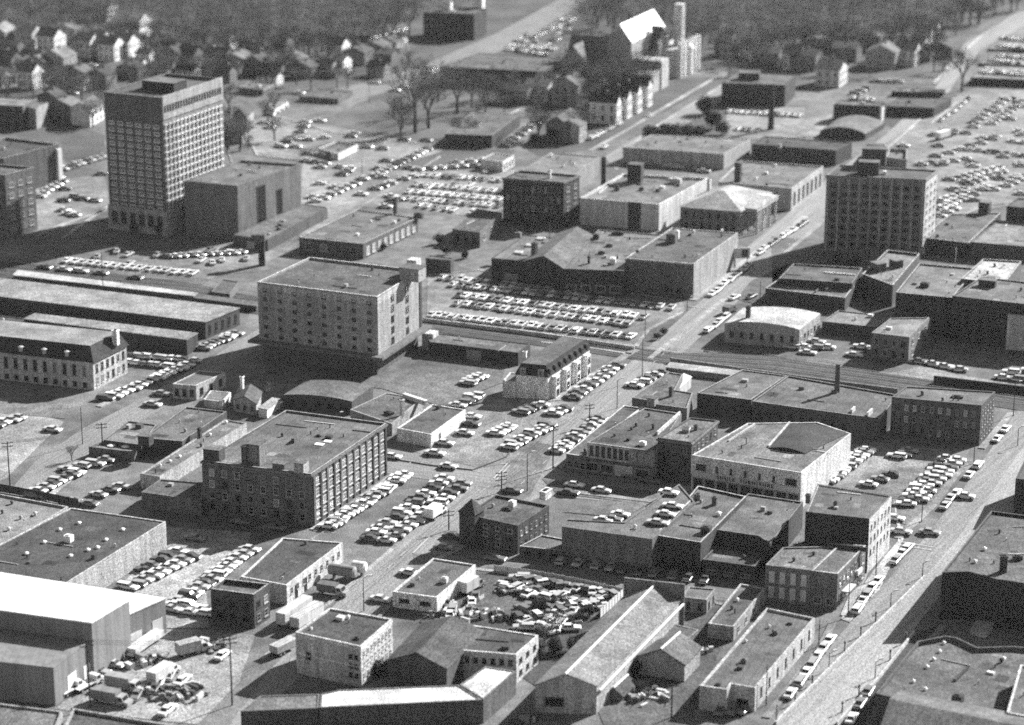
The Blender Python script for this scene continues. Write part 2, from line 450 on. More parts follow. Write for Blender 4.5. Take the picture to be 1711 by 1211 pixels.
B('flat_warehouse', 'pale gravel flat roof beside the dark vented roof at the frame edge', [(-260, 925), (-72, 962), (114, 846), (-70, 812)], .3, .2, h=5.2, par=.5, cat='warehouse',
  feat=[('vent', 20, 842, .7, .7, .7, .1), ('vent', 59, 861, .7, .7, .7, .5), ('vent', 15, 886, .7, .7, .6, .5)])
B('flat_roofed_shop', 'dark flat roof cut by the bottom left corner of the photo', [(-80, 1245), (75, 1262), (104, 1188), (-70, 1166)], .25, .14, h=5, par=.4, cat='building')
B('flat_roofed_shop', 'dark flat roof along the bottom edge below the truck yard', [(85, 1260), (330, 1300), (352, 1222), (122, 1183)], .25, .1, h=4, par=.6, cat='building')
# ---- lower centre
B('stucco_block', 'three storey stucco block with a plain grey front and a window lined side', [(493.6, 1056), (603, 1080, 1149), (655.7, 1034), (551, 1015)], .45, .075, par=.35, cat='building', seam=1,
  win=[(0, 3, 2, dict(u0=.8, u1=.97, z0=.16, z1=.86, w=.6, h=.5, st='n')), (0, 1, 1, dict(u0=.15, u1=.24, z0=.4, z1=.62, w=.8, h=.8, st='n')), (1, 3, 8, dict(w=.5, h=.6, z0=.1, z1=.93, st='b'))],
  feat=[('vent', 582, 1033, .6, .6, .5, .8), ('vent', 520, 1052, .4, .4, .4, .8), ('unit', 597, 1068, 1.2, .8, .5, .06)], band=[(4.2, 4.6, .6, .05, 'belt_course'), (8.3, 8.7, .6, .05, 'belt_course')])
B('garage_building', 'long low garage with a dark two part roof and a white window wall', [(402, 963), (479, 977.5, 1011), (573, 906), (472, 898)], .5, .075, par=.3, cat='building', seam=1,
  win=[(1, 1, 9, dict(z0=.35, z1=.85, w=.35, h=.7, st='d')), (1, 1, 2, dict(u0=.08, u1=.4, z0=0, z1=.75, w=.28, h=.95, st='n'))], feat=[])
B('brick_office', 'small dark brick office with a sunken roof below the long garage', [(351.7, 983), (424, 993, 1050), (450, 975), (375, 966)], .07, .12, par=.9, cat='building', wtop=.30,
  win=[(0, 2, 3, dict(st='n')), (1, 2, 2, dict(st='mixd'))])
B('painted_garage', 'flat garage with a white side wall next to the junkyard', [(655.7, 988), (730, 998, 1024), (795, 943), (723.6, 932)], .55, .11, par=.35, cat='building',
  feat=[('unit', 743, 973, 1.3, 1.3, 1.2, .5), ('vent', 700, 968, .4, .4, .4, .5)], win=[(0, 1, 2, dict(z0=.3, z1=.8, st='n'))])
a2 = B('gabled_workshop', 'dark roofed workshop wing with a lit end wall behind the curved building', [(770, 1086), (863, 1093.5, 1142), (900, 1061), (765, 1040)], .5, .08, par=.2, cat='building', 
  win=[(1, 2, 3, dict(w=.35, h=.4, st='n')), (0, 1, 6, dict(z0=.55, z1=.9, w=.5, st='n'))])
B('gabled_workshop', 'gable ended workshop beside the stucco block, joined to the dark roofed wing', [(648, 1103), (746, 1117, 1146), (806, 1055), (704, 1044)], .1, .08, h=6.2, top='gable', rise=2.6, cat='building', seam=1)
z1 = B('curved_hall', 'long hall with a pale bent roof following the street along the bottom edge', [(534, 1182), (806, 1169, 1209), (766, 1144), (568, 1152), (536, 1159)], .1, .52, par=.15, cat='building',
  win=[(0, 1, 14, dict(z0=.4, z1=.8, w=.4, h=.7, st='p'))])
B('curved_hall', 'dark lead coloured roof end of the bent hall, left of its pale roof', [(402, 1188), (532.5, 1182.6), (534, 1159), (435, 1162)], .1, .15, h=z1['h'] - .12, par=.15, cat='building')
B('curved_hall', 'short pale roofed arm of the bent hall pointing to the workshop end wall', [(807.5, 1168), (862, 1121), (811, 1113), (768, 1143.5)], .12, .5, h=z1['h'] + .12, par=.15, cat='building')
# ---- long ridge-roofed shed
yy = B('long_gabled_shed', 'very long ridge roofed shed with a pale ridge cap and one dark gable window', [(894, 1145), (997, 1147, 1193), (1137, 1003), (1047, 993)], .36, .19, top='gable', rise=2.5, cat='shed', seam=2, over=.15,
  win=[(0, 1, 1, dict(u0=.15, u1=.48, z0=.25, z1=.62, w=.95, h=.8, st='n'))])
def ridge_cap(rec, y1x, tone=.6):
    FL, FR, BR, BL = rec['Q']; a = (FL + FR) / 2; b = (BL + BR) / 2
    d = (b - a).normalized(); mb = MB(); mb.tube(a + Vector((0, 0, y1x)) - d * .3, b + Vector((0, 0, y1x)) + d * .3, .26, .26, 6)
    mb.build('ridge_cap', mat('flat', tone), rec['root'])
ridge_cap(yy, yy['h'] + 2.7)
q = yy['Q']; mb = MB(); d = (q[2] - q[3]).normalized(); n_ = Vector((-d.y, d.x, 0))
mb.obox((q[2] + q[3]) / 2 + n_ * .6, d, (q[2] - q[3]).length + 1.5, .4, 0, yy['h'] + 3.6); mb.build('end_parapet', mat('wall', .18), yy['root'])
mb = MB(); d = (q[2] - q[1]).normalized(); mb.obox((q[1] + q[2]) / 2 + Vector((d.y, -d.x, 0)) * .7, d, (q[2] - q[1]).length, .5, yy['h'] - .9, yy['h'] - .55); mb.build('gutter', mat('flat', .55), yy['root'])
# ---- right of the shed
B('long_flat_shop', 'long flat roofed shop with a windowed side wall facing the row of parked cars', [(1169, 1145), (1215, 1152), (1222, 1142), (1262, 1149, 1189), (1361.7, 1032), (1281, 1015)], .42, .11, par=.5, cat='building', seam=1, wtop=.38,
  win=[(3, 1, 7, dict(z0=.35, z1=.85, w=.16, h=.85, st='n')), (2, 1, 1, dict(z0=.1, z1=.6, w=.5, st='n'))],
  feat=[('unit', 1243, 1107, 1.2, 1.0, .9, .15), ('vent', 1285, 1049, .5, .5, .5, .6), ('vent', 1246, 1073, .5, .5, .4, .6), ('unit', 1296, 1060, 1.0, .8, .7, .1)])
B('narrow_shop', 'narrow flat roofed shop with a lit side wall between the long shop and corner building', [(1183, 1041), (1226, 1047, 1072), (1279, 982), (1237, 974.6)], .3, .1, par=.4, cat='building', win=[(1, 1, 4, dict(st='mixd', w=.3))], feat=[('vent', 1232, 1004, .6, .6, .5, .8)])
B('small_flat_house', 'small boxy flat roofed house behind the far end of the long shed', [(1139, 997), (1181, 1002, 1027), (1196, 983), (1151, 979.5)], .2, .15, par=.25, cat='building', win=[(0, 1, 2, dict(st='n', w=.3)), (1, 1, 2, dict(st='n', w=.3))])
g = B('gabled_shed', 'gable roofed shed with a white ridge cap amid the dark yard', [(1066, 1096), (1144, 1110, 1140), (1170, 1082), (1100, 1070)], .3, .12, top='gable', rise=2.4, cat='shed', seam=2)
ridge_cap(g, g['h'] + 2.6)
B('lean_to_shed', 'low lean-to shed behind the small gabled shed', [(1090, 1068), (1140, 1076, 1088), (1168, 1052), (1118, 1040)], .16, .1, par=.1, cat='shed')
g = B('yard_shed', 'tiny ridged shed at the yard edge beside the scrap heap', [(1012, 1158), (1040, 1162, 1172), (1062, 1142), (1034, 1138)], .15, .08, top='gable', rise=1.4, cat='shed'); ridge_cap(g, g['h'] + 1.6)
# ---- shops row along the shaded street
v1 = B('turreted_brick_house', 'dark brick block with a square corner turret at the street crossing', [(779, 859), (865, 878, 926), (917.6, 844), (828, 826)], .06, .085, par=.5, cat='building', seam=1, wtop=.09,
  win=[(0, 3, 4, dict(st='mixd', w=.4)), (1, 2, 6, dict(st='mixd', w=.3, h=.45))], feat=[('unit', 856, 846, 1.5, 1.6, 1.4, .7), ('unit', 848, 852, 2.2, 1.0, .5, .05), ('chimney', 912, 830, 1.6, 3.2, 1.8, .6)])
mb = MB(); q = v1['Q'][0]; e = v1['e']; mb.obox(q + e * 1.5, e, 4.2, 4.2, -.3, v1['h'] + 1.2)
mb.build('turret', mat('wall', .06), v1['root'])
mb = MB(); nn = Vector((-e.y, e.x, 0)); c4 = [q + e * 1.5 + e * sx * 2.4 + nn * sy * 2.4 for sx, sy in ((-1, -1), (1, -1), (1, 1), (-1, 1))]; ap = q + e * 1.5 + Vector((0, 0, v1['h'] + 4.2))
for i in range(4): mb.poly([(c4[i].x, c4[i].y, v1['h'] + 1.2), (c4[(i + 1) % 4].x, c4[(i + 1) % 4].y, v1['h'] + 1.2), ap])
mb.build('turret_roof', mat('roof', .05), v1['root'])
B('corner_annex', 'low annex with a pale roof edge on the right of the turreted block', [(868, 912), (940, 920, 938), (958, 903), (905, 893)], .07, .12, par=.3, cat='building', wtop=.34, win=[(0, 1, 3, dict(st='n'))])
v3 = B('parking_deck', 'plain grey walled building with cars parked on its roof deck', [(939, 879.5), (1090, 900.5, 957), (1161, 838), (1135, 808), (1043, 872), (946, 867)], .115, .14, par=.25, cat='building')
V3 = v3
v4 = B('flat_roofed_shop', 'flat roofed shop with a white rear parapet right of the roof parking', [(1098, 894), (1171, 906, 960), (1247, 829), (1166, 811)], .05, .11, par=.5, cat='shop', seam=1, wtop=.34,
  feat=[('chimney', 1194, 843, 1.1, 1.0, 2.0, .1), ('chimney', 1166, 834, 1.4, 1.2, 1.4, .15), ('vent', 1201, 861, .9, .9, .7, .85), ('sky', 1150, 860, 1.6, .8, .4, .8), ('unit', 1180, 890, 2.2, 1.8, 1.6, .06)], win=[(0, 2, 4, dict(st='n'))])
party(v4, (1101, 891), (1160, 834), .7, .45)
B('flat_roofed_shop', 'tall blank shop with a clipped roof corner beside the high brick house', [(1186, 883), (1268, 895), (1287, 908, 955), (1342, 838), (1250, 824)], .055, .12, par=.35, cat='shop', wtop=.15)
B('low_shop', 'low dark shop front wedged before the clipped corner shop', [(1174, 934), (1262, 946, 972), (1284, 920), (1200, 908)], .05, .09, par=.5, cat='shop', wtop=.11, win=[(0, 1, 3, dict(st='shop', w=.6, z0=.05, z1=.6))])
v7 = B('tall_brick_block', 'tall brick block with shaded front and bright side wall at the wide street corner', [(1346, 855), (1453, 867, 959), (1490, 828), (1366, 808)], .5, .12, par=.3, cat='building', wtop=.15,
  win=[(1, 3, 6, dict(st='mixd', w=.28, h=.45, z0=.25))], feat=[('chimney', 1350, 838, 1, 1, 1.8, .1), ('chimney', 1396, 846, .8, .8, 1.2, .1)])
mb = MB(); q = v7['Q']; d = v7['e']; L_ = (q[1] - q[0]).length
mb.obox((q[0] + q[1]) / 2 + Vector((d.y, -d.x, 0)) * .06, d, L_ - .1, .1, -.2, v7['h'] + .12); mb.build('dark_front', mat('wall', .05), v7['root'])  # front slab: shade of the front put into its dark tone
B('two_storey_shop', 'two storey stone fronted shop with tall windows before the tall brick block', [(1279, 943.5), (1355, 952.5, 1012), (1402, 912), (1308, 914)], .16, .14, par=.3, cat='shop', win=[(0, 2, 4, dict(st='l', w=.5, h=.7))], seam=1)
B('two_storey_shop', 'corner shop with a shaded front and cluttered lit street side by the lamp', [(1356, 953), (1400, 958.5, 1033), (1447, 911), (1404, 908)], .13, .13, h=Z(1356, 1013, 953), par=.3, cat='shop', wtop=.38,
  win=[(1, 2, 7, dict(st='mixd', w=.5, h=.6)), (0, 1, 2, dict(st='shop', z0=.02, z1=.4, w=.7))], doors=[('awning', 1, .3, 5, .3, .5, 1.6, 3.0), ('shop_sign', 1, .75, 3, 1.2, .6, .5, 3.4)], feat=[('wall', 1415, 917, 9, .4, .9, .05)])
# ---- furniture store and neighbours
u1 = B('furniture_store', 'white fronted furniture store with black lettered sign band and bright side wall', [(1156, 760), (1339, 789.5, 851), (1422, 724), (1366, 705), (1249, 706.5)], .55, .15, par=.25, cat='store', seam=1,
  win=[(0, 1, 1, dict(u0=.04, u1=.135, z0=.63, z1=.82, w=.95, h=.85, st='n')), (0, 1, 1, dict(u0=.86, u1=.965, z0=.63, z1=.82, w=.95, h=.85, st='n')), (0, 1, 5, dict(u0=.17, u1=.82, z0=.63, z1=.83, w=.16, h=.85, st='n')),
       (0, 1, 9, dict(u0=.01, u1=.99, z0=.0, z1=.44, w=.93, h=.92, st='shop'))], feat=[('vent', 1247, 742, .3, .3, 1.5, .2), ('vent', 1207, 757, .4, .4, .6, .2)])
party(u1, (1217, 738), (1262, 709), .45, .4); party(u1, (1284, 747), (1319, 707), .5, .45)
mb = MB(); q0, q1 = u1['Q'][0], u1['Q'][1]; e = u1['e']; fn = Vector((e.y, -e.x, 0)); LL = (q1 - q0).length; zs = u1['hw'] * .46
mb.obox((q0 + q1) / 2 + fn * .15, e, LL - .4, .3, zs, zs + 1.25); mb.build('sign_band', mat('flat', .5), u1['root'])
tc = bpy.data.curves.new('sign_lettering', 'FONT'); tc.body = 'SHULE  FURNITURE'; tc.size = 1.3; tc.extrude = .05; tc.align_x = 'CENTER'; tc.space_character = 1.35; tc.offset = .02
tc.materials.append(mat('flat', .02)); tmp_ = bpy.data.objects.new('tmp_text', tc); COL.objects.link(tmp_); bpy.context.view_layer.update(); tm_ = bpy.data.meshes.new_from_object(tmp_.evaluated_get(bpy.context.evaluated_depsgraph_get())); bpy.data.objects.remove(tmp_); to = link('sign_lettering', tm_, u1['root']); pp = q0.lerp(q1, .5) + fn * .36
to.location = (pp.x, pp.y, zs + .2); to.rotation_euler = (math.pi / 2, 0, math.atan2(e.y, e.x))
bh = u1['h']; BV = [G(1284, 747.5, bh) - u1['c'], G(1345, 757, bh) - u1['c'], G(1418, 722.5, bh) - u1['c'], G(1320, 706.5, bh) - u1['c']]
mb = MB(); K = 12; A_, B_ = [], []
for i in range(K + 1):
    t = i / K; zz = bh - .1 + .8 * math.sin(math.pi * t)
    a = BV[0].lerp(BV[1], t); b = BV[3].lerp(BV[2], t); A_.append((a.x, a.y, zz)); B_.append((b.x, b.y, zz))
for i in range(K): mb.poly([A_[i], A_[i + 1], B_[i + 1], B_[i]])
mb.poly([(BV[0].x, BV[0].y, bh - 1)] + [(BV[1].x, BV[1].y, bh - 1)] + A_[::-1]); mb.poly([(BV[2].x, BV[2].y, bh - 1), (BV[3].x, BV[3].y, bh - 1)] + B_)
mb.build('vaulted_roof', mat('roof', .045), u1['root'])
t1 = B('shop_row', 'two storey shop with a pale upper front of seven narrow windows', [(981, 739), (1097, 754.5, 806), (1139, 690.5), (1077, 681)], .13, .085, par=.35, cat='shop', wtop=.22,
  feat=[('unit', 1074, 744, 1.6, 1.2, 1.0, .75), ('vent', 1055, 718, .6, .6, .5, .05), ('vent', 1027, 729, .6, .6, .5, .05), ('vent', 1091, 717, .6, .6, 1.2, .05)])
e = t1['e']; fn = Vector((e.y, -e.x, 0)); q0, q1 = t1['Q'][0], t1['Q'][1]; LL = (q1 - q0).length; hh = t1['h']
mb = MB(); mb.obox(q0 + e * LL * .31 + fn * .1, e, LL * .62, .25, hh * .52, hh + .15); mb.build('upper_front', mat('wall', .42), t1['root'])
mb = MB(); mb.obox(q0 + e * LL * .8 + fn * .1, e, LL * .36, .2, hh * .5, hh - .2); mb.build('upper_front', mat('wall', .22), t1['root'])
for i in range(7):
    p = q0 + e * LL * (.05 + .085 * i + .02) + fn * .24; o = link('window', win_mesh(.9, 2.6, 'n'), t1['root'], (p.x, p.y, hh * .77)); o.rotation_euler.z = math.atan2(e.y, e.x)
for i in range(3):
    p = q0 + e * LL * (.68 + .1 * i) + fn * .22; o = link('window', win_mesh(1.1, 1.9, 'b'), t1['root'], (p.x, p.y, hh * .74)); o.rotation_euler.z = math.atan2(e.y, e.x)
for i, (u, w, st) in enumerate(((.1, 4, 'shop'), (.28, 4.5, 'shop'), (.5, 4, 'l'), (.62, 1.6, 'l'), (.8, 4.2, 'shop'))):
    p = q0 + e * LL * u + fn * .06; o = link('shop_window', win_mesh(w, 2.6, st), t1['root'], (p.x, p.y, 1.9)); o.rotation_euler.z = math.atan2(e.y, e.x)
party(t1, (1098, 727), (1136, 693), 1.0, .5)
t0 = B('corner_shop', 'low corner shop with big windows and a white roof edge by the pole', [(946, 757.5), (980, 763, 792), (1074, 681), (1042, 677)], .14, .1, par=.3, cat='shop', wtop=.45, win=[(0, 1, 3, dict(st='shop', w=.75, z0=.1, z1=.85))])
party(t0, (1039, 709), (1073, 682), .5, .6)
B('brick_shop', 'three storey brick shop between the pale seven window front and the furniture store', [(1099, 731), (1155.6, 739, 806), (1199.6, 702), (1153, 697)], .085, .16, par=.35, cat='shop', wtop=.09,
  win=[(0, 3, 3, dict(st='mixd', w=.35)), (1, 3, 6, dict(st='mixd', w=.35, h=.5))], feat=[('sky', 1147, 721, 1.8, 1.8, 1.2, .7), ('chimney', 1162, 757, .8, .8, 7.5, .08, 4)], cornice=.16)
B('tin_roofed_house', 'low building with a short brick chimney behind the corner shop', [(1056, 664), (1082, 668), (1088, 674, 690), (1148, 682), (1158, 656), (1128, 651), (1141, 625), (1117, 621)], .13, .11, h=5.2, par=.3, cat='building', wtop=.22,
  feat=[('chimney', 1121, 662, .9, .9, 2.6, .08), ('box', 1090, 676, 2.2, 2.5, 2, .3)])
B('sloping_shed', 'narrow bright tin shed roof beside a dark courtyard', [(1116, 650), (1129, 653, 671), (1155, 629), (1143, 624)], .5, .7, par=0, cat='shed', wk='metal', rk='metal')
B('brick_workshop', 'grey roofed workshop between dark courtyard and the long chimneyed works', [(1165, 656), (1255, 667.5, 703), (1315, 627), (1240, 617)], .06, .13, par=.3, cat='building', wtop=.26)
r3 = B('factory', 'long flat factory with a tall round chimney rising from its roof', [(1257, 670), (1424, 693), (1472, 699, 737), (1499, 659), (1317, 627)], .06, .12, par=.4, cat='factory', seam=1, wtop=.22,
  feat=[('stack', 1398.5, 655, 1.5, 1.5, 7.9, .09), ('wall', 1425, 688, .5, 3, 1.1, .5), ('wall', 1453, 694, .5, 4, 1.4, .5)], win=[(0, 1, 9, dict(st='n', w=.4))])
B('brick_warehouse', 'dark brick warehouse with rows of dim windows beside the right hand street', [(1490, 663), (1640, 677, 744), (1663, 654), (1514.5, 645)], .075, .14, par=.3, cat='warehouse', wtop=.12,
  win=[(0, 3, 10, dict(st='mixd', w=.4, h=.5)), (1, 3, 5, dict(st='d', w=.3, h=.5))], feat=[('unit', 1600, 664, 3, 1.6, .5, .05), ('vent', 1541, 660, .8, .8, .9, .1), ('vent', 1575, 669, .6, .6, .6, .1)])
B('loading_platform', 'long narrow loading platform roof beside the railway tracks', [(1113, 613), (1256, 630, 640), (1262, 622), (1120, 605)], .2, .3, par=0, cat='platform')
# ---- mid right
B('barrel_roofed_garage', 'white fronted garage with a shallow barrel roof and a square chimney', [(1211, 540), (1336, 551, 583), (1371, 524), (1241, 515)], .3, .36, top='barrel', rise=1.2, cat='garage',
  win=[(0, 1, 7, dict(st='n', w=.35, z0=.2, z1=.75)), (1, 1, 6, dict(st='mixd', w=.45, z0=.15, z1=.75))], feat=[('chimney', 1250, 535, 1.3, 1.3, 4.4, .08)])
B('flat_roofed_store', 'flat store with a shaded yard wall next to the barrel roofed garage', [(1374, 536.5), (1464, 546, 566), (1491, 528), (1401, 518)], .07, .22, par=.3, cat='store', wtop=.22)
B('block_house', 'square two storey block with a bright side wall beyond the barrel roofed garage', [(1456, 555.5), (1519.5, 563, 606), (1553, 530), (1488, 531)], .16, .2, par=.3, cat='building', wtop=.22, win=[(0, 2, 4, dict(st='mixd')), (1, 2, 3, dict(st='mixd', w=.3))])
B('roof_shed', 'pale roofed store squeezed between the two storey block and a dark yard', [(1500, 537), (1541, 545, 572), (1560, 529), (1511, 517)], .3, .22, par=.3, cat='building')
B('flat_roofed_store', 'long low store with bright roof rim facing the main street lot', [(1279, 481), (1412, 497, 521), (1428, 477), (1300, 466.5)], .055, .13, par=.6, cat='store', wtop=.38, feat=[('wall', 1366, 486, .4, 4.5, .6, .1)])
B('flat_roofed_store', 'store behind the bright rimmed roof, with a white beam lying on it', [(1302, 464), (1424, 473), (1441, 447, 470), (1326, 440)], .055, .1, h=6.4, par=.5, cat='store', wtop=.22, feat=[('wall', 1403, 458, 10, .4, .4, .8)])
B('department_store', 'five storey L shaped store roof with stair boxes beyond the dark yard', [(1441, 457), (1492, 476, 512), (1537, 423), (1483, 417)], .07, .2, par=.8, cat='store', wtop=.38, feat=[('box', 1467, 452, 4, 3.5, 2.6, .1), ('box', 1497, 446, 3.4, 3, 2.4, .07)])
B('department_store', 'broad pale roofed store with a small dark hatch and white aerial', [(1497, 488), (1591, 497, 562), (1633, 448), (1536, 439.5)], .045, .16, par=.5, cat='store', wtop=.30, feat=[('unit', 1545, 479, 2.6, 2.2, 1.3, .05), ('vent', 1596, 443, .2, .2, 5.5, .6)])
B('department_store', 'very pale rough roof with small vents at the right side of the stores', [(1606, 465), (1678, 474, 500), (1707, 436), (1643, 432)], .1, .33, h=13, par=.5, cat='store', wtop=.38, feat=[('vent', 1662, 445, .7, .7, .8, .1), ('vent', 1650, 458, .7, .7, .8, .1), ('box', 1655, 474, 2, 2, 2, .1)])
B('dark_store', 'wide dark walled store touching the right edge above the station tracks', [(1591, 494), (1760, 513, 590), (1790, 480), (1640, 462)], .04, .15, par=.4, cat='store', wtop=.15, feat=[('box', 1650, 478, 5, 2.5, 2, .06)])
B('pale_walled_store', 'pale blank walled building cut by the right edge below the dark store', [(1684, 525), (1790, 533, 592), (1800, 505), (1700, 499)], .42, .2, par=.4, cat='store')
# ---- main centre: hospital-like block
k1 = B('office_block', 'big pale seven storey block with small square windows raised over a dark base', [(430, 470.5), (630.6, 495.5, 628), (703, 451), (517.5, 429)], .27, .09, par=.7, z0=6.2, cat='building', wtop=.52,
  win=[(0, 6, 8, dict(st='slot', w=.27, h=.42, z0=.27, z1=.99, u0=.0, u1=.99)), (1, 5, 2, dict(st='slot', w=.2, h=.7, z0=.27, z1=.97, u0=.16, u1=.84))],
  band=[(20.8, 22.6, .36, .04, 'belt_course')], feat=[('box', 690, 466, 6, 5, 3.6, .3)])
q = k1['Q']; e = k1['e']; O = inset(q, -2.4); I = inset(q, .8)
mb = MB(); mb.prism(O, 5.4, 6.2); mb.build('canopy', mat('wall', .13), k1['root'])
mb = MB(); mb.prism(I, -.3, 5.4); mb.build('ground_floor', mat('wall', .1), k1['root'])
d = (q[2] - q[1]).normalized(); sn = Vector((d.y, -d.x, 0))
mb = MB(); mb.obox(q[2] + sn * -.55 - d * .5, d, 1.5, 1.5, 5, k1['h'] - .8); mb.build('stair_slot', mat('wall', .06), k1['root'])
mb = MB(); mb.obox(q[2] + sn * -1.4 - d * 1.6, d, 3.4, 3.0, k1['h'] - 1.0, k1['h'] + 3.6); mb.build('lift_tower', mat('wall', .45), k1['root'])
mb = MB(); mb.obox(q[2] + sn * 3.2 - d * 1, d, 4, 3.5, -.2, 5.15); mb.build('entrance', mat('wall', .45), k1['root'])
B('low_warehouse', 'long low dark warehouse by the tracks between the big block and mansard house', [(718, 571), (866, 589, 611), (886, 574), (712, 554)], .055, .12, par=.2, cat='warehouse', doors=[('door', 0, .5, 4.5, 3, .25)])
h1 = B('mansard_house', 'three storey row house with a black mansard roof and white bay windows', [(862, 625), (915.5, 630, 669.5), (985, 583), (935, 577)], .6, .03, top='mansard', rise=3.0, cat='house', wtop=.09, over=.3, rk='roof', wk='wall')
q = h1['Q']; d = (q[2] - q[1]).normalized(); L_ = (q[2] - q[1]).length; sn = Vector((d.y, -d.x, 0)); ang = math.atan2(d.y, d.x)
for i in range(4):
    mb = MB(); c_ = q[1] + d * L_ * (.12 + .25 * i) + sn * .7; mb.obox(c_, d, 2.6, 1.6, -.1, h1['h'] - .4); bay = mb.build('bay', mat('wall', .65), h1['root'])
    for z_ in (1.8, 4.8):
        o = link('window', win_mesh(1.5, 1.7, 'n'), bay, (c_.x + sn.x * .8, c_.y + sn.y * .8, z_)); o.rotation_euler.z = ang
for i in range(8):
    c_ = q[1] + d * L_ * (.06 + .125 * i) + sn * -.35
    mb = MB(); mb.obox(c_, d, 1.5, 1.0, h1['h'] - .1, h1['h'] + 2.1); dm = mb.build('dormer', mat('flat', .05), h1['root'])
    o = link('window', win_mesh(1.0, 1.4, 'n'), dm, (c_.x + sn.x * .5, c_.y + sn.y * .5, h1['h'] + 1.0)); o.rotation_euler.z = ang
    if i % 2: 
        p = q[1] + d * L_ * (.12 + .125 * i) + sn * .03
        for z_ in (1.8, 4.8): o = link('window', win_mesh(1.0, 1.7, 'n'), h1['root'], (p.x, p.y, z_)); o.rotation_euler.z = ang
e = h1['e']; fn = Vector((e.y, -e.x, 0))
for u in (.22, .78):
    c_ = q[0].lerp(q[1], u) + fn * -.4; mb = MB(); mb.obox(c_, e, 1.6, 1.2, h1['h'] - .1, h1['h'] + 2); dm = mb.build('dormer', mat('flat', .3), h1['root'])
    o = link('window', win_mesh(1.1, 1.4, 'd'), dm, (c_.x + fn.x * .6, c_.y + fn.y * .6, h1['h'] + 1)); o.rotation_euler.z = math.atan2(e.y, e.x)
feature(h1, 'chimney', 877, 596, .9, .9, 1.6, .7, h1['h'] + 3)
B('rear_annex', 'plain white rear annex on the left of the mansard house', [(840, 636), (861, 638, 666), (872, 624), (852, 622)], .5, .15, par=.2, cat='building')
# ---- brick mill
m1 = B('brick_mill', 'four storey dark brick mill with tall side windows above a row of angle parked cars', [(337, 769), (520, 791.5, 881), (646, 706.5), (478, 684.5)], .1, .12, par=.5, cat='mill', seam=1, wtop=.30, cornice=.14,
  win=[(0, 4, 8, dict(st='mixd', w=.42, h=.62)), (1, 4, 11, dict(st='b', w=.55, h=.66))],
  feat=[('box', 430, 773, 3.2, 4.2, 5.2, .16), ('box', 504, 789, 2.4, 3.2, 2.7, .3), ('box', 468, 784, 3, 2, 1.6, .1), ('chimney', 409, 777, 1.1, 1.1, 5.0, .07), ('box', 358, 768, 4.2, 3.2, 3.0, .06),
        ('sky', 534, 743, 2.2, 1.6, .3, .85), ('sky', 548, 738, 1.8, 1.6, .3, .85), ('wall', 499, 733, .8, 7, 1.2, .1), ('unit', 533, 729, 1.4, .8, .4, .08)])
q = m1['Q']; d = (q[2] - q[1]).normalized(); sn = Vector((d.y, -d.x, 0)); L_ = (q[2] - q[1]).length
for i in range(12):
    mb = MB(); mb.obox(q[1] + d * (L_ * (.025 + .95 * i / 11)) + sn * .12, d, .7, .35, -.2, m1['h'] - .8); mb.build('pier', mat('wall', .13 if i not in (1, 3, 9, 11) else .05), m1['root'])
B('brick_annex', 'long low annex with white vents climbing behind the mill to its chimney', [(234, 791), (267, 796, 820), (412, 706.5), (376, 700)], .38, .14, par=.3, cat='building', wtop=.22,
  feat=[('vent', 284, 772, .7, .7, .4, .7), ('vent', 300, 764, .7, .7, .4, .8), ('vent', 268, 779, .5, .5, .4, .7), ('vent', 351, 728, .6, .6, .5, .8), ('vent', 378, 707, .6, .6, .5, .8), ('chimney', 334, 731, .9, .9, 2.6, .06), ('sky', 314, 709, 1.6, .9, .4, .8), ('vent', 336, 708, .5, .5, .4, .6)])
B('flat_brick_shop', 'dark fronted brick shop with a chimney block behind the mill annex', [(239, 731), (304, 737, 764), (379, 687), (311, 679)], .07, .12, par=.35, cat='building', wtop=.19, feat=[('box', 244, 742, 3.0, 3, 2.5, .06)])
B('flat_brick_shop', 'plain shop roof towards the left street beside the chimney block', [(173, 734.5), (236, 743, 765), (262, 709), (214, 702.5)], .07, .15, par=.3, cat='building', wtop=.19)
B('low_canopy', 'low flat canopy with two white roof domes at the left street', [(148, 746), (224, 755, 771), (236, 744.5), (172, 736.5)], .12, .2, par=.15, cat='building', feat=[('vent', 186, 745, 1.5, 1.5, .25, .8), ('vent', 210, 747, 1.5, 1.5, .25, .8)])
B('small_annex', 'tiny dark annex filling the corner left of the mill front', [(236, 822), (336, 836, 862), (345, 806), (268, 800)], .12, .1, par=.3, cat='building')
B('painted_cottage', 'flat roofed cottage with a lit white side near the left street', [(288, 641), (327, 644, 669), (377, 622), (333, 619)], .4, .14, par=.2, cat='building', win=[(0, 1, 3, dict(st='n')), (1, 1, 3, dict(st='n', w=.3))])
B('small_garage', 'tiny garage with a bright side wall under the painted cottage', [(340, 667), (372, 671, 684), (386, 655), (352, 652)], .5, .14, par=.1, cat='garage')
B('gabled_house', 'gabled cottage with a white chimney beside the bare shade tree', [(390, 668), (428, 675, 694), (437, 655), (400, 649)], .3, .08, top='gable', rise=1.6, cat='house', feat=[('chimney', 405, 655, .8, .8, 4.5, .8)], win=[(0, 1, 3, dict(st='d'))])
B('white_shed', 'little shed with a glaring white side by the barrel roofed hall', [(432, 681), (446, 683.5, 699), (468, 666), (455, 664)], .65, .3, par=0, cat='shed')
B('barrel_roofed_hall', 'dark fronted hall with a low arched roof in the tower shadow', [(473, 660), (588, 671, 693), (623, 645), (512, 636)], .07, .13, top='barrel', rise=.8, cat='hall', win=[(0, 1, 5, dict(st='n'))])
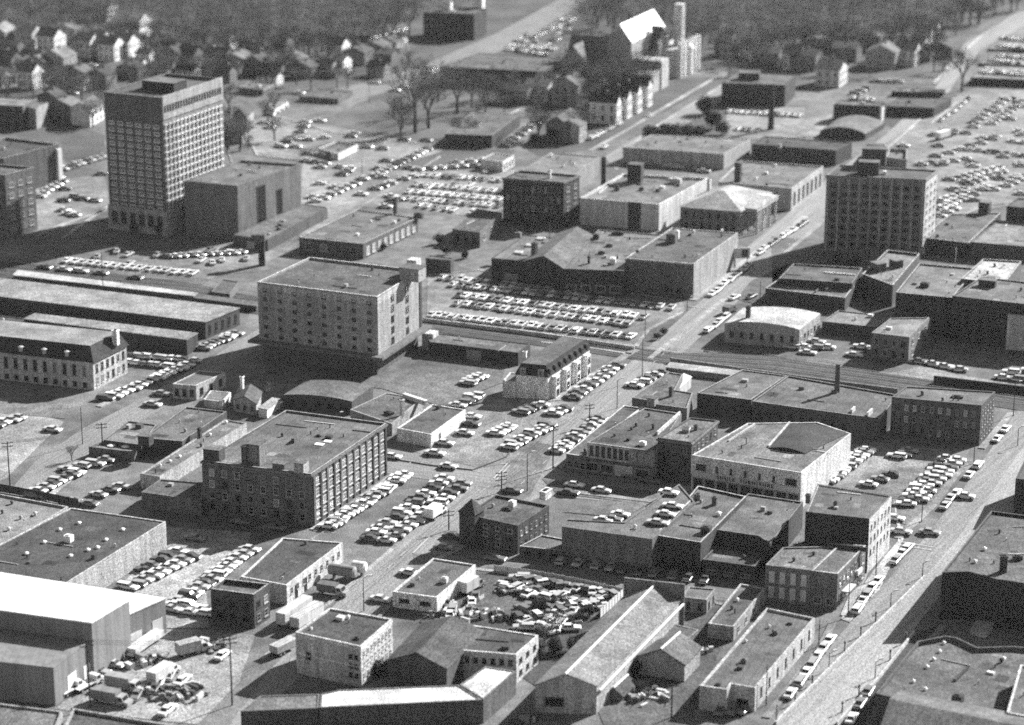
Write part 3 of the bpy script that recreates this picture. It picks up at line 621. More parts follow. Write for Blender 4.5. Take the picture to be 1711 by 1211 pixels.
B('service_building', 'dark roof with a slim white chimney behind the brick mill', [(585, 684), (655, 708, 728), (706, 665), (645, 656)], .25, .1, par=.2, cat='building', feat=[('chimney', 672, 694, .9, .9, 4.5, .6), ('unit', 650, 692, 2.4, 1.6, .8, .05), ('wall', 694, 670, 9, 1.2, 1.2, .6)])
B('white_sided_garage', 'garage with a glaring white side wall next to the corner car lot', [(663, 715), (720, 725.5, 748), (778, 684), (722, 675)], .65, .085, par=.3, cat='garage', doors=[('door', 1, .25, 1.4, 2.2, .1)])
# ---- left station buildings
s1 = B('station_house', 'stone station house with a dark mansard roof, arched windows and white chimney', [(-70, 580), (155, 605, 652), (211, 577), (-20, 553)], .42, .045, top='mansard', rise=4.2, cat='station', wtop=.20, over=.6,
  win=[(0, 1, 13, dict(st='mixd', w=.42, h=.7, z0=.35, z1=.95)), (0, 1, 13, dict(st='n', w=.42, h=.6, z0=.02, z1=.3)), (1, 2, 6, dict(st='mixd', w=.4, h=.6))])
feature(s1, 'chimney', 194, 574, 1.5, 1.5, 4, .7, s1['h'] + 2.0)
for xx, yv in ((35, 586), (74, 590), (112, 594)): feature(s1, 'vent', xx, yv, 1.1, 1.1, 1.2, .4, s1['h'] + 1.5)
B('freight_shed', 'very long pale roofed freight shed with a brick gable end', [(-70, 486), (343, 537.5, 567), (400, 514), (-50, 458)], .07, .26, par=0, cat='shed', win=[(1, 1, 5, dict(st='n', w=.3))])
B('platform_shed', 'long narrow platform shed in front of the freight shed', [(40, 532), (312, 567, 594), (330, 556), (58, 523)], .05, .24, par=0, cat='shed')
B('platform_canopy', 'thin long platform canopy beside the lot under the hotel tower', [(22, 459), (323, 494, 506), (330, 489), (30, 451)], .1, .34, par=0, cat='canopy')
B('platform_canopy', 'dark far half of the platform canopy running to the big pale block', [(324, 497), (428, 511, 521), (432, 504), (332, 491)], .06, .12, par=0, cat='canopy')
B('platform_store', 'low dark store between station house and platform shed at the frame edge', [(-70, 545), (40, 556, 575), (70, 535), (-60, 520)], .05, .08, par=.2, cat='building')
B('depot_house', 'small roofed depot hut with a rounded hood by the overpass', [(352, 487), (384, 491, 503), (400, 470), (372, 466)], .12, .12, par=.2, cat='building')
# ---- upper left tower group
g1 = B('hotel_tower', 'tall hotel tower with a sunlit grid of sunshades on its side', [(173.5, 153), (269.5, 163, 394), (369.5, 130), (277, 122)], .12, .09, par=1.2, cat='hotel tower', wtop=.22,
  win=[(0, 13, 6, dict(st='w', w=.6, h=.5, z0=.165, z1=.83)), (1, 13, 15, dict(st='cell', w=.5, h=.62, z0=.165, z1=.83, u0=.01, u1=.99))], feat=[('box', 275, 149, 13, 8, 3.2, .05)])
q = g1['Q']; d = (q[2] - q[1]).normalized(); sn = Vector((d.y, -d.x, 0)); L_ = (q[2] - q[1]).length; hh = g1['h']; ang = math.atan2(d.y, d.x)
mb = MB(); mb.obox((q[1] + q[2]) / 2 + sn * .12, d, L_, .3, hh * .165, hh * .835); mb.build('side_panel', mat('wall', .2), g1['root'])
mb = MB(); mb.obox((q[1] + q[2]) / 2 + sn * .25, d, L_ + .1, .6, hh * .84, hh + .3); mb.build('crown_band', mat('wall', .3), g1['root'])
for i in range(22):
    p = q[1] + d * L_ * (.03 + .044 * i) + sn * .57; o = link('crown_arch', win_mesh(.9, 2.4, 'slot'), g1['root'], (p.x, p.y, hh * .915)); o.rotation_euler.z = ang
mb = MB(); O = inset(q, -.5); mb.prism(O, -.3, 8.5); mb.build('podium', mat('wall', .3), g1['root'])
for i in range(6):
    p = q[0].lerp(q[1], .1 + .16 * i) ; fn = Vector((g1['e'].y, -g1['e'].x, 0)) * .56; o = link('podium_window', win_mesh(2.6, 4.5, 'p'), g1['root'], (p.x + fn.x, p.y + fn.y, 4.6)); o.rotation_euler.z = math.atan2(g1['e'].y, g1['e'].x)
g2 = B('theatre_block', 'windowless theatre block with two dark slots in its grey side, beside the tower', [(307, 301.5), (396, 310, 402), (501.5, 274), (402, 267)], .15, .13, par=.8, cat='theatre', wtop=.15,
  win=[(1, 1, 1, dict(st='slot', u0=.29, u1=.44, z0=.15, z1=.92, w=.95, h=.95)), (1, 1, 1, dict(st='slot', u0=.6, u1=.7, z0=.2, z1=.72, w=.95, h=.95))])
B('theatre_foyer', 'low flat foyer roof at the foot of the windowless theatre block', [(390, 392), (447, 400, 420), (547, 346), (505, 340)], .08, .13, par=.2, cat='building', doors=[('door', 0, .5, 3, 2.6, .3)])
B('department_block', 'tall office block cut by the left edge with a lit windowed side', [(-70, 283), (8, 292, 398), (57, 279), (-30, 271)], .14, .1, par=.8, cat='building', wtop=.30, win=[(1, 5, 3, dict(st='b', w=.5, h=.5)), (0, 5, 5, dict(st='mixd'))])
B('department_block', 'lower block behind the left edge office with a lit parapet end', [(-70, 256), (6, 264, 330), (98, 240), (10, 229)], .1, .07, par=.9, cat='building', wtop=.30, doors=[('pier', 1, .97, 2, 13, .6, 1.2)])  # pale end slab: sunlight on the parapet end put into its tone
B('apartment_block', 'grey apartment block with a light roof rim among the left side houses', [(-60, 172), (38, 177, 216), (62, 164), (-30, 160)], .09, .2, par=.4, cat='building', wtop=.22, win=[(0, 3, 6, dict(st='n'))])
B('apartment_block', 'square flat block with a pale lit side at the left, above the car lot', [(34, 176), (60, 181, 216), (80, 171), (58, 168)], .25, .14, par=.4, cat='building', wtop=.22)
B('tall_house_block', 'twin white walled house block immediately left of the hotel tower', [(118, 180), (150, 184, 212), (172, 172), (140, 166)], .6, .12, top='gable', rise=2.5, cat='house', win=[(1, 2, 3, dict(st='n', w=.3))])
# ---- upper centre
B('garage_hall', 'low brick hall with an arched roof front and lit window bays on its side', [(500, 396), (606.7, 407, 433), (698.4, 363), (598, 349.5)], .1, .14, par=.35, cat='hall', wtop=.34,
  win=[(1, 1, 9, dict(st='l', w=.55, h=.75, z0=.08, z1=.85)), (0, 1, 4, dict(st='mixd', w=.5, h=.6))], feat=[('chimney', 660.5, 357, 1.2, 1.2, 5.6, .07), ('vent', 620, 371, .7, .7, .4, .8), ('vent', 635, 362, .7, .7, .4, .8), ('unit', 700, 364, 3, 2, 1.8, .08)])
B('brick_chapel', 'small dark building with a lit side between the lots and the gabled store', [(756, 382), (802, 388, 414), (839, 355), (795, 348)], .12, .09, par=.2, cat='building', win=[(1, 1, 3, dict(st='d', w=.3)), (0, 1, 3, dict(st='n'))])
B('small_garage', 'small dark garage behind the big pale block near the car rows', [(711, 431), (753, 435, 457), (758, 431), (716, 426)], .07, .1, par=.2, cat='garage')
B('brick_school', 'dark four storey brick school building with pale trim above the gabled store', [(840.5, 296.5), (942, 304, 380), (968.5, 292), (868, 284)], .05, .11, par=.7, cat='school', wtop=.22,
  win=[(0, 4, 9, dict(st='mixd', w=.4, h=.6)), (1, 4, 2, dict(st='d', w=.4, h=.5))], cornice=.14, feat=[('chimney', 918, 297, 1, 1, 2.8, .6)])
B('low_store', 'lower pale roofed store right behind the dark brick school', [(862, 290), (955, 296), (1001, 262, 300), (921, 254)], .2, .16, h=7, par=.3, cat='store', feat=[('vent', 921, 262, .9, .9, .9, .8)])
B('boiler_house', 'small boiler house with a tall round brick chimney', [(968, 330), (1012, 334, 352), (1026, 322), (985, 318)], .08, .1, par=.3, cat='boiler house', feat=[('stack', 1008, 331, 1.9, 1.9, 15, .045)])
w1 = B('white_clad_hall', 'white clad hall with bright roof rim and one dark recess in the front', [(969, 330), (1101.5, 341, 386), (1183, 297), (1041, 290)], .5, .15, par=.9, cat='hall', wtop=.56,
  feat=[('box', 1062, 303, 5, 4, 6.5, .06), ('unit', 1129, 306, 4, 2.5, 1.8, .4), ('unit', 1031, 318, 1.6, 1.2, 1.6, .05), ('unit', 1072, 318, 1.6, 1.2, 1, .05), ('wall', 1010, 316, .4, 14, .4, .5)])
q = w1['Q']; e = w1['e']; fn = Vector((e.y, -e.x, 0)); mb = MB(); mb.obox(q[0].lerp(q[1], .69) + fn * .05, e, 4.4, .3, .0, w1['h'] + .03); mb.build('recess_shade_panel', mat('wall', .07), w1['root'])  # flat dark slab: shade of the recess put into its colour
B('long_store', 'long low store with a dark front and lit right end beside the tree lined street', [(1041, 245.5), (1209.6, 257, 283), (1253.6, 233), (1090, 224)], .3, .15, par=.2, cat='store')
B('dark_showroom', 'broad dark showroom right of the long store, below the small church lot', [(1256, 240), (1397, 251, 277), (1424, 238), (1277, 227)], .06, .07, par=.3, cat='store', feat=[('unit', 1302, 247, 1.5, 1.5, 1.5, .3)])
B('colonnaded_hall', 'flat roofed public hall with tall windows between white piers on its side', [(1200, 303), (1323, 314.5, 352), (1376, 277), (1237, 268)], .35, .15, par=.5, cat='hall', wtop=.34,
  win=[(1, 1, 7, dict(st='n', w=.45, h=.75, z0=.1, z1=.9))], feat=[('box', 1233, 303, 2.2, 2.2, 7, .07), ('vent', 1295, 278, .8, .8, .7, .8), ('vent', 1263, 300, .8, .8, .7, .8), ('unit', 1280, 291, 1.4, 1.0, .9, .7)])
d7 = B('hip_roofed_library', 'hip roofed library with a columned portico on its sunny end', [(1137, 345), (1237, 353, 395), (1288, 322), (1190, 314)], .17, .3, top='hip', rise=4.2, cat='library', over=.7, win=[(0, 2, 7, dict(st='n', w=.35)), (1, 1, 3, dict(st='n', w=.3))],
  feat=[('chimney', 1184, 323, 1.2, 1.2, 5.0, .5)])
q = d7['Q']; d = (q[2] - q[1]).normalized(); sn = Vector((d.y, -d.x, 0)); L_ = (q[2] - q[1]).length; P0 = q[1] + d * L_ * .2; P1 = q[1] + d * L_ * .8
for i in range(4):
    p = P0.lerp(P1, i / 3) + sn * 4; mb = MB(); mb.tube((p.x, p.y, 0), (p.x, p.y, d7['h'] - .8), .45, .38, 10); mb.build('column', mat('wall', .6), d7['root'])
mb = MB(); c_ = (P0 + P1) / 2 + sn * 2.2; mb.obox(c_, d, L_ * .7, 4.6, d7['h'] - .8, d7['h'] + .4); pr_ = mb.build('portico_roof', mat('wall', .4), d7['root'])
mb = MB(); f0, f1 = c_ + sn * 2.5 - d * L_ * .37, c_ + sn * 2.5 + d * L_ * .37; b0, b1 = f0 - sn * 4.9, f1 - sn * 4.9; z_ = d7['h'] + .4; ap = (f0 + f1) / 2; bp = (b0 + b1) / 2
mb.poly([(f0.x, f0.y, z_), (f1.x, f1.y, z_), (ap.x, ap.y, z_ + 2.4)]); mb.poly([(f0.x, f0.y, z_), (ap.x, ap.y, z_ + 2.4), (bp.x, bp.y, z_ + 2.4), (b0.x, b0.y, z_)]); mb.poly([(f1.x, f1.y, z_), (b1.x, b1.y, z_), (bp.x, bp.y, z_ + 2.4), (ap.x, ap.y, z_ + 2.4)]); mb.poly([(b0.x, b0.y, z_), (bp.x, bp.y, z_ + 2.4), (b1.x, b1.y, z_)]); mb.build('pediment', mat('wall', .5), pr_)
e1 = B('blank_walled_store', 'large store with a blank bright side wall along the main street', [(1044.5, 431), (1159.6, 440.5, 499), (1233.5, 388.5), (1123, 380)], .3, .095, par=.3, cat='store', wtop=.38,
  feat=[('unit', 1122, 405, 3, 2.6, 3.0, .1), ('unit', 1131, 398, 1.4, 1.6, 2.6, .6), ('vent', 1166, 428, .6, .6, .6, .5), ('vent', 1159, 388, .7, .7, .5, .8), ('vent', 1206, 386, .7, .7, .5, .8), ('unit', 1065, 421, 1.2, .8, .5, .06)], win=[(0, 1, 2, dict(st='slot', u0=.52, u1=.88, z0=.08, z1=.3, w=.35, h=.9))])
q = e1['Q']; e = e1['e']; fn = Vector((e.y, -e.x, 0)); mb = MB(); mb.obox((q[0] + q[1]) / 2 + fn * -.03, e, (q[1] - q[0]).length - .05, .1, -.2, e1['h'] - .5); mb.build('dark_front', mat('wall', .1), e1['root'])  # front slab darker than the other walls
f = B('skylit_store', 'flat store with three bright square skylights left of the big gable', [(821, 431), (880, 436, 474), (930, 397), (877, 392)], .05, .15, par=.2, cat='store', seam=1,
  feat=[('sky', 867, 423, 2.4, 2.4, .8, .85), ('sky', 886, 411, 2.4, 2.4, .8, .85), ('sky', 904, 400, 2.4, 2.4, .8, .85), ('unit', 866, 397, 2, 1.6, 1.8, .15), ('vent', 918, 399, .35, .35, 4.5, .1)], doors=[('door', 0, .55, 4.5, 3, .2)])
B('gabled_store', 'brick store with a big stepped gable front and pale sloping roof', [(877, 436), (940, 448, 487), (996, 396), (932, 390)], .05, .12, top='gable', rise=2.8, cat='store', seam=1, over=.2, feat=[('chimney', 893, 428, 1.6, 1.6, 4.5, .09)])
B('flat_roofed_store', 'patchy flat roofed store between big gable and blank walled store', [(940, 448.5), (1043, 452, 496), (1108, 392), (1000, 383)], .045, .14, par=.3, cat='store', seam=1, wtop=.19,
  feat=[('unit', 1032, 392, 4, 1.6, 1.0, .05), ('unit', 1018, 412, 2.2, 1.2, .8, .06), ('unit', 1005, 424, 2.2, 1.2, .8, .06), ('unit', 1024, 440, 1.8, 2.6, 1.8, .6), ('chimney', 984, 440, .8, .8, 2.4, .08), ('unit', 996, 399, 2, 1.6, 1.6, .07)], win=[(0, 1, 4, dict(st='shop', z0=.02, z1=.55, w=.7))])
# ---- office tower right
o1 = B('office_tower', 'eight storey office building with pale vertical piers over a dark front', [(1381, 292), (1547, 299.5, 428), (1567, 284), (1402, 275)], .16, .09, par=.5, cat='office building', wtop=.2, cornice=.2,
  win=[(0, 8, 9, dict(st='n', w=.5, h=.5)), (1, 8, 3, dict(st='d', w=.5, h=.5))], feat=[('box', 1452, 290, 6.5, 4, 4.2, .06), ('box', 1460, 276, 8, 5, 6, .09)])
q = o1['Q']; e = o1['e']; fn = Vector((e.y, -e.x, 0)); d = (q[2] - q[1]).normalized(); sn = Vector((d.y, -d.x, 0))
for i in range(10):
    p = q[0].lerp(q[1], .02 + .96 * i / 9) + fn * .12; mb = MB(); mb.obox(p, e, .6, .5, -.2, o1['h'] - .8); mb.build('pier', mat('wall', .26), o1['root'])
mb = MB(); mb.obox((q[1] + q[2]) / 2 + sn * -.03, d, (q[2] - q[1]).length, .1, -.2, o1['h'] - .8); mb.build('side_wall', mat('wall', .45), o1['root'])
B('flat_roofed_block', 'dark sloping roof block with a lift house right of the office tower', [(1540, 396), (1619, 405.5, 432), (1673, 355), (1588, 357)], .06, .11, par=.4, cat='building', seam=1, wtop=.34, feat=[('box', 1645, 356, 3.6, 3.4, 4, .07)])
B('flat_roofed_block', 'small pale roof next to the dark block with the lift house', [(1622, 404), (1720, 412, 440), (1760, 374), (1668, 368)], .1, .2, par=.3, cat='building')
B('brick_corner_block', 'dark brick block rising at the right edge beyond the pale roof', [(1682, 344), (1790, 354, 402), (1800, 338), (1700, 330)], .06, .1, par=.4, cat='building', feat=[])
B('narrow_brick_hall', 'low hall with boxy dark roof huts behind the office tower', [(1433, 268), (1476, 273, 290), (1492, 252), (1455, 240)], .07, .12, par=.4, cat='building', feat=[('box', 1462, 262, 6, 4, 5, .06)])
B('narrow_brick_hall', 'walled roof enclosure behind the office tower next to the lot', [(1480, 262), (1515, 266, 288), (1516, 249), (1486, 247)], .25, .15, par=1.2, cat='building')
B('flat_roofed_block', 'long dark store behind the two small halls at the sloping street', [(1393, 174), (1470, 176.5, 205), (1480, 171), (1404, 167)], .06, .12, par=.3, cat='store', doors=[('pier', 1, .5, 3, 6, .6, .2)])  # pale slab paints the sunlit right edge of the dark store
B('long_shed', 'dark store beyond the sloping street with a mid grey roof', [(1481, 177), (1560, 180, 196), (1590, 164), (1500, 163)], .05, .08, par=.2, cat='store')
B('long_shed', 'narrow dark shed close to the bare roadside tree', [(1490, 152), (1574, 154, 163), (1580, 149), (1498, 147)], .05, .12, par=.2, cat='store')
B('arched_hall', 'hall with an arched dark front near the sloping street', [(1370, 219), (1446, 224, 234), (1478, 205), (1400, 198)], .06, .15, top='barrel', rise=2.2, cat='hall')
B('brick_church_hall', 'dark bulky hall with twin roofs beside the slender chimney', [(1206, 138), (1312, 142, 178), (1330, 124), (1232, 119)], .05, .11, par=.4, cat='hall', feat=[('box', 1252, 132, 9, 5, 3, .06)])
# slender factory chimney standing alone
p = G(1288, 216); rt = root('factory_chimney', p, 'slender dark chimney shaft rising over the small car park', 'chimney')
mb = MB(); mb.tube((0, 0, -.2), (0, 0, Z(1288, 216, 142)), 1.3, .85, 12); mb.build('shaft', mat('wall', .05), rt)
mb = MB(); mb.tube((0, 0, Z(1288, 216, 142)), (0, 0, Z(1288, 216, 140)), 1.0, 1.0, 12); mb.build('rim', mat('wall', .1), rt)
# ---- far top
B('school_building', 'large dark school building with white roof turrets at the far top', [(707, 20), (792, 23, 67), (813, 14), (730, 10)], .05, .1, par=.6, cat='school', win=[(0, 3, 10, dict(st='n'))], feat=[('box', 748, 16, 4, 4, 4, .6), ('box', 800, 13, 5, 5, 6, .7)])
B('long_hall', 'long grey hall beyond the park of bare trees', [(735, 111), (906, 119, 149), (948, 98), (800, 88)], .07, .1, par=.2, cat='hall', win=[(0, 2, 16, dict(st='n', w=.4, h=.4))])
B('school_annex', 'low dark annex at the park edge with a white kerb line', [(744, 223), (822, 226, 247), (869, 191), (790, 186)], .05, .11, par=.15, cat='building', wtop=.22)
B('filling_station', 'small filling station with a white right wall in the middle lot', [(532, 247), (565, 257, 268), (598, 241), (563, 235)], .6, .14, par=.4, cat='filling station', wtop=.45, doors=[('door', 0, .5, 3, 2.4, .05)])
B('filling_station', 'white arcade fronted kiosk near the hotel tower car lot', [(447, 176), (459, 184, 192), (482, 170), (470, 164)], .6, .2, par=.3, cat='kiosk', win=[(1, 1, 3, dict(st='n', w=.5, z0=.0, z1=.8))])
B('small_bank', 'small box with a white window wall beside the brick school', [(804, 265), (840, 270, 288), (859, 259), (825, 255)], .55, .12, par=.3, cat='building', win=[(1, 1, 4, dict(st='n', w=.4))])
B('corner_house', 'mid grey store below the row of steep gables', [(912, 205), (950, 210, 240), (972, 195), (935, 190)], .12, .1, top='gable', rise=3, cat='house', win=[(1, 2, 3, dict(st='n'))])
B('low_flat_house', 'pale flat roofed pair of houses by the church corner', [(909, 122), (935, 128, 138), (966, 108), (940, 100)], .4, .3, par=.2, cat='house')
# parking decks top right
for i, (y0, y1, yb, xa) in enumerate(((129, 112, 145, 1622), (105, 96, 113, 1634), (81, 71, 88, 1650))):
    B('parking_terrace', ['lowest', 'middle', 'topmost'][i] + ' long parking terrace with a dark front and parked cars on top, upper right', [(xa, y0), (1830, y0 + 9, yb + 9), (1840, y1 + 6), (xa + 25, y1 - 3)], .04, .2, par=.1, cat='parking deck', group='parking terraces', h=Z(xa, yb - 3, y0))

B('low_terrace', 'low dark terrace of shops beside the avenue, left of the park', [(500, 160), (565, 165, 174), (590, 152), (530, 148)], .12, .1, par=.3, cat='building', win=[(0, 1, 7, dict(st='mixd'))])
B('low_terrace', 'mid grey flat block right of the hotel tower crown', [(398, 145), (440, 149, 160), (458, 140), (418, 136)], .2, .14, par=.3, cat='building', win=[(0, 1, 5, dict(st='n')), (1, 1, 3, dict(st='n'))])
B('low_terrace', 'dark flat block under the pale roofed houses, before the wood', [(520, 118), (560, 121, 132), (580, 112), (542, 108)], .1, .1, par=.3, cat='building')
B('tall_grey_house', 'grey gable fronted hall between hotel tower and arcade kiosk', [(388, 192), (412, 195, 214), (424, 182), (402, 179)], .25, .07, top='gable', rise=3, cat='house', win=[(0, 2, 3, dict(st='n'))])
B('tall_grey_house', 'dark roofed house at the right foot of the hotel tower', [(385, 222), (405, 225, 240), (418, 213), (398, 210)], .3, .06, top='gable', rise=2.5, cat='house', win=[(1, 2, 2, dict(st='n'))])
B('low_terrace', 'flat block between the parks and the row of school cars', [(626, 78), (668, 81, 92), (690, 72), (650, 69)], .12, .13, par=.3, cat='building')
B('low_terrace', 'pale flat annex right of the long grey hall before the church', [(905, 128), (940, 131, 142), (962, 118), (930, 114)], .4, .25, par=.3, cat='building')
# =============================================================== CHURCH
def church():
    c = G(1086, 122); rt = root('church', c, 'great church with a glaring white nave roof slope and slim pierced tower', 'church')
    def P(x, y): p = G(x, y) - c; return Vector((p.x, p.y, 0))
    W = mat('wall', .3)
    def gable(a, b, Wd, h, rise, wm, rm, nm):
        """a, b: ends of the ridge on plan"""
        u = (b - a).normalized(); v = Vector((-u.y, u.x, 0)) * Wd / 2; mb = MB(); up = lambda p, z: (p.x, p.y, z)
        A = [a - v, b - v, b + v, a + v]
        mb.poly([up(A[0], -.2), up(A[1], -.2), up(A[1], h), up(A[0], h)]); mb.poly([up(A[2], -.2), up(A[3], -.2), up(A[3], h), up(A[2], h)])
        mb.poly([up(A[1], -.2), up(A[2], -.2), up(A[2], h), up(b, h + rise), up(A[1], h)]); mb.poly([up(A[3], -.2), up(A[0], -.2), up(A[0], h), up(a, h + rise), up(A[3], h)])
        o = mb.build(nm, wm, rt); mb = MB(); e = u * .4; k = .3; vo = v * 1.04
        for t in (0, -.35):
            q = [[up(a - vo - e, h - .3 + t), up(b - vo + e, h - .3 + t), up(b + e, h + rise + k + t), up(a - e, h + rise + k + t)],
                 [up(b + vo + e, h - .3 + t), up(a + vo - e, h - .3 + t), up(a - e, h + rise + k + t), up(b + e, h + rise + k + t)]]
            for f in q: mb.poly(f if t == 0 else f[::-1])
        mb.build('roof', rm, o); return A
    n0, n1 = P(1035, 142), P(1090, 114); ax = (n1 - n0).normalized(); ay = Vector((ax.y, -ax.x, 0))   # ay points to the sunny side
    gable(n0, n1, 11, 20, 7, W, mat('metal', .85), 'nave')
    m = P(1105, 125); t0 = m - ay * 20
    T = gable(t0, m, 15, 12.5, 9.5, W, mat('roof', .06), 'transept')
    k0 = P(1046, 135); gable(k0 - ay * 26, k0, 13, 11, 8, mat('wall', .34), mat('roof', .12), 'north_wing')
    gable(P(958, 140), P(980, 128), 12, 10, 7, mat('wall', .3), mat('roof', .14), 'chapel')
    mb = MB(); mb.obox(P(1040, 150), ay, 30, 12, -.2, 9); mb.build('vestry', mat('wall', .4), rt)
    mb = MB(); mb.obox(P(1072, 143), ay, 22, 9, -.2, 12.5); mb.build('porch', mat('wall', .4), rt)
    mb = MB(); q = P(1128, 120); mb.obox(q, ay, 12, 26, -.2, 12.5); mb.build('aisle', mat('wall', .4), rt)
    ang = math.atan2(ax.y, ax.x)
    for i in range(6):
        p = q + ay * 6.5 + ax * (-12.4 + 5 * i); mb = MB(); mb.obox(p, ax, 1.5, 1.8, -.2, 15.5); mb.build('buttress', mat('wall', .6), rt)
        if i < 5: o = link('lancet_window', win_mesh(1.8, 8, 'n'), rt, tuple(q + ay * 6.03 + ax * (-9.9 + 5 * i) + Vector((0, 0, 6.5)))); o.rotation_euler.z = ang
    for s in (-1, 1): mb = MB(); mb.obox(m + ay * .6 + ax * 5 * s, ax, 1.5, 1.8, -.2, 17); mb.build('buttress', mat('wall', .6), rt)
    mb = MB(); mb.obox(m + ay * .1, ax, 8.4, .4, -.2, 14); mb.build('facade', mat('wall', .5), rt)
    o = link('lancet_window', win_mesh(2.6, 8, 'n'), rt, tuple(m + ay * .32 + Vector((0, 0, 8)))); o.rotation_euler.z = ang
    tp = P(1133.5, 121); h = Z(1133.5, 121, 6); h0 = Z(1133.5, 121, 74)
    mb = MB(); mb.obox(tp, ax, 6.4, 6.4, 0, h0); t = mb.build('tower', mat('wall', .45), rt)
    mb = MB()
    for sx in (-1, -.33, .33, 1):
        for sy in (-1, -.33, .33, 1):
            if abs(sx) == 1 or abs(sy) == 1: mb.obox(tp + ax * sx * 1.6 + ay * sy * 1.6, ax, .6, .6, h0, h)
    zz = h0
    while zz < h: mb.obox(tp, ax, 3.9, 3.9, zz, zz + .4); zz += 2.6
    mb.build('open_spire', mat('wall', .5), t)
    mb = MB(); d0 = tp + ay * 4.5 - ax * .5
    for i in range(5):
        a0, a1 = math.pi / 2 * i / 5, math.pi / 2 * (i + 1) / 5
        mb.tube((d0.x, d0.y, h0 - 1.5 + 2.6 * math.sin(a0)), (d0.x, d0.y, h0 - 1.5 + 2.6 * math.sin(a1)), 2.8 * math.cos(a0), max(.05, 2.8 * math.cos(a1)), 16)
    mb.tube((d0.x, d0.y, -.2), (d0.x, d0.y, h0 - 1.5), 2.2, 2.2, 12)
    mb.build('dome', mat('metal', .85), t)
church()

# =============================================================== HOUSES
HN = [0]
def house(x, y, w, d, h, rz, wall, roof, label, top='gable', rise=2.6, rd='y', win=True):
    """small house; x,y photo position of the nearest foot corner"""
    c = G(x, y); u = Vector((math.cos(math.radians(rz)), math.sin(math.radians(rz)), 0)); v = Vector((-u.y, u.x, 0))
    FR = c; FL = c - u * w; BR = c + v * d; BL = FL + v * d
    def back(p):
        # photo position of the eave corner so that bld() finds it again
        q = Vector((p.x, p.y, h)); zz = q.z - HC; D = q.y * CP - zz * SP; U = q.y * SP + zz * CP
        return (CX + F * q.x / D, CY - F * U / D)
    pts = [back(FL), back(FR), back(BR), back(BL)]
    wn = [(0, 2, 3, dict(st='mixd', w=.3, h=.5)), (1, 2, 3, dict(st='d', w=.28, h=.5))] if win else ()
    r = bld('house', label, pts, wall, roof, h=h, top=top, rise=rise, cat='house', group='houses of the far quarter', win=wn, ridge=rd, over=.4, wk='wall')
    m = r['c'] * 0; mb = MB(); mb.obox(Vector((m.x + .8, m.y + .6, 0)), u, .8, .8, h, h + rise + 1.1); mb.build('chimney', mat('wall', .15), r['root'])
    return r
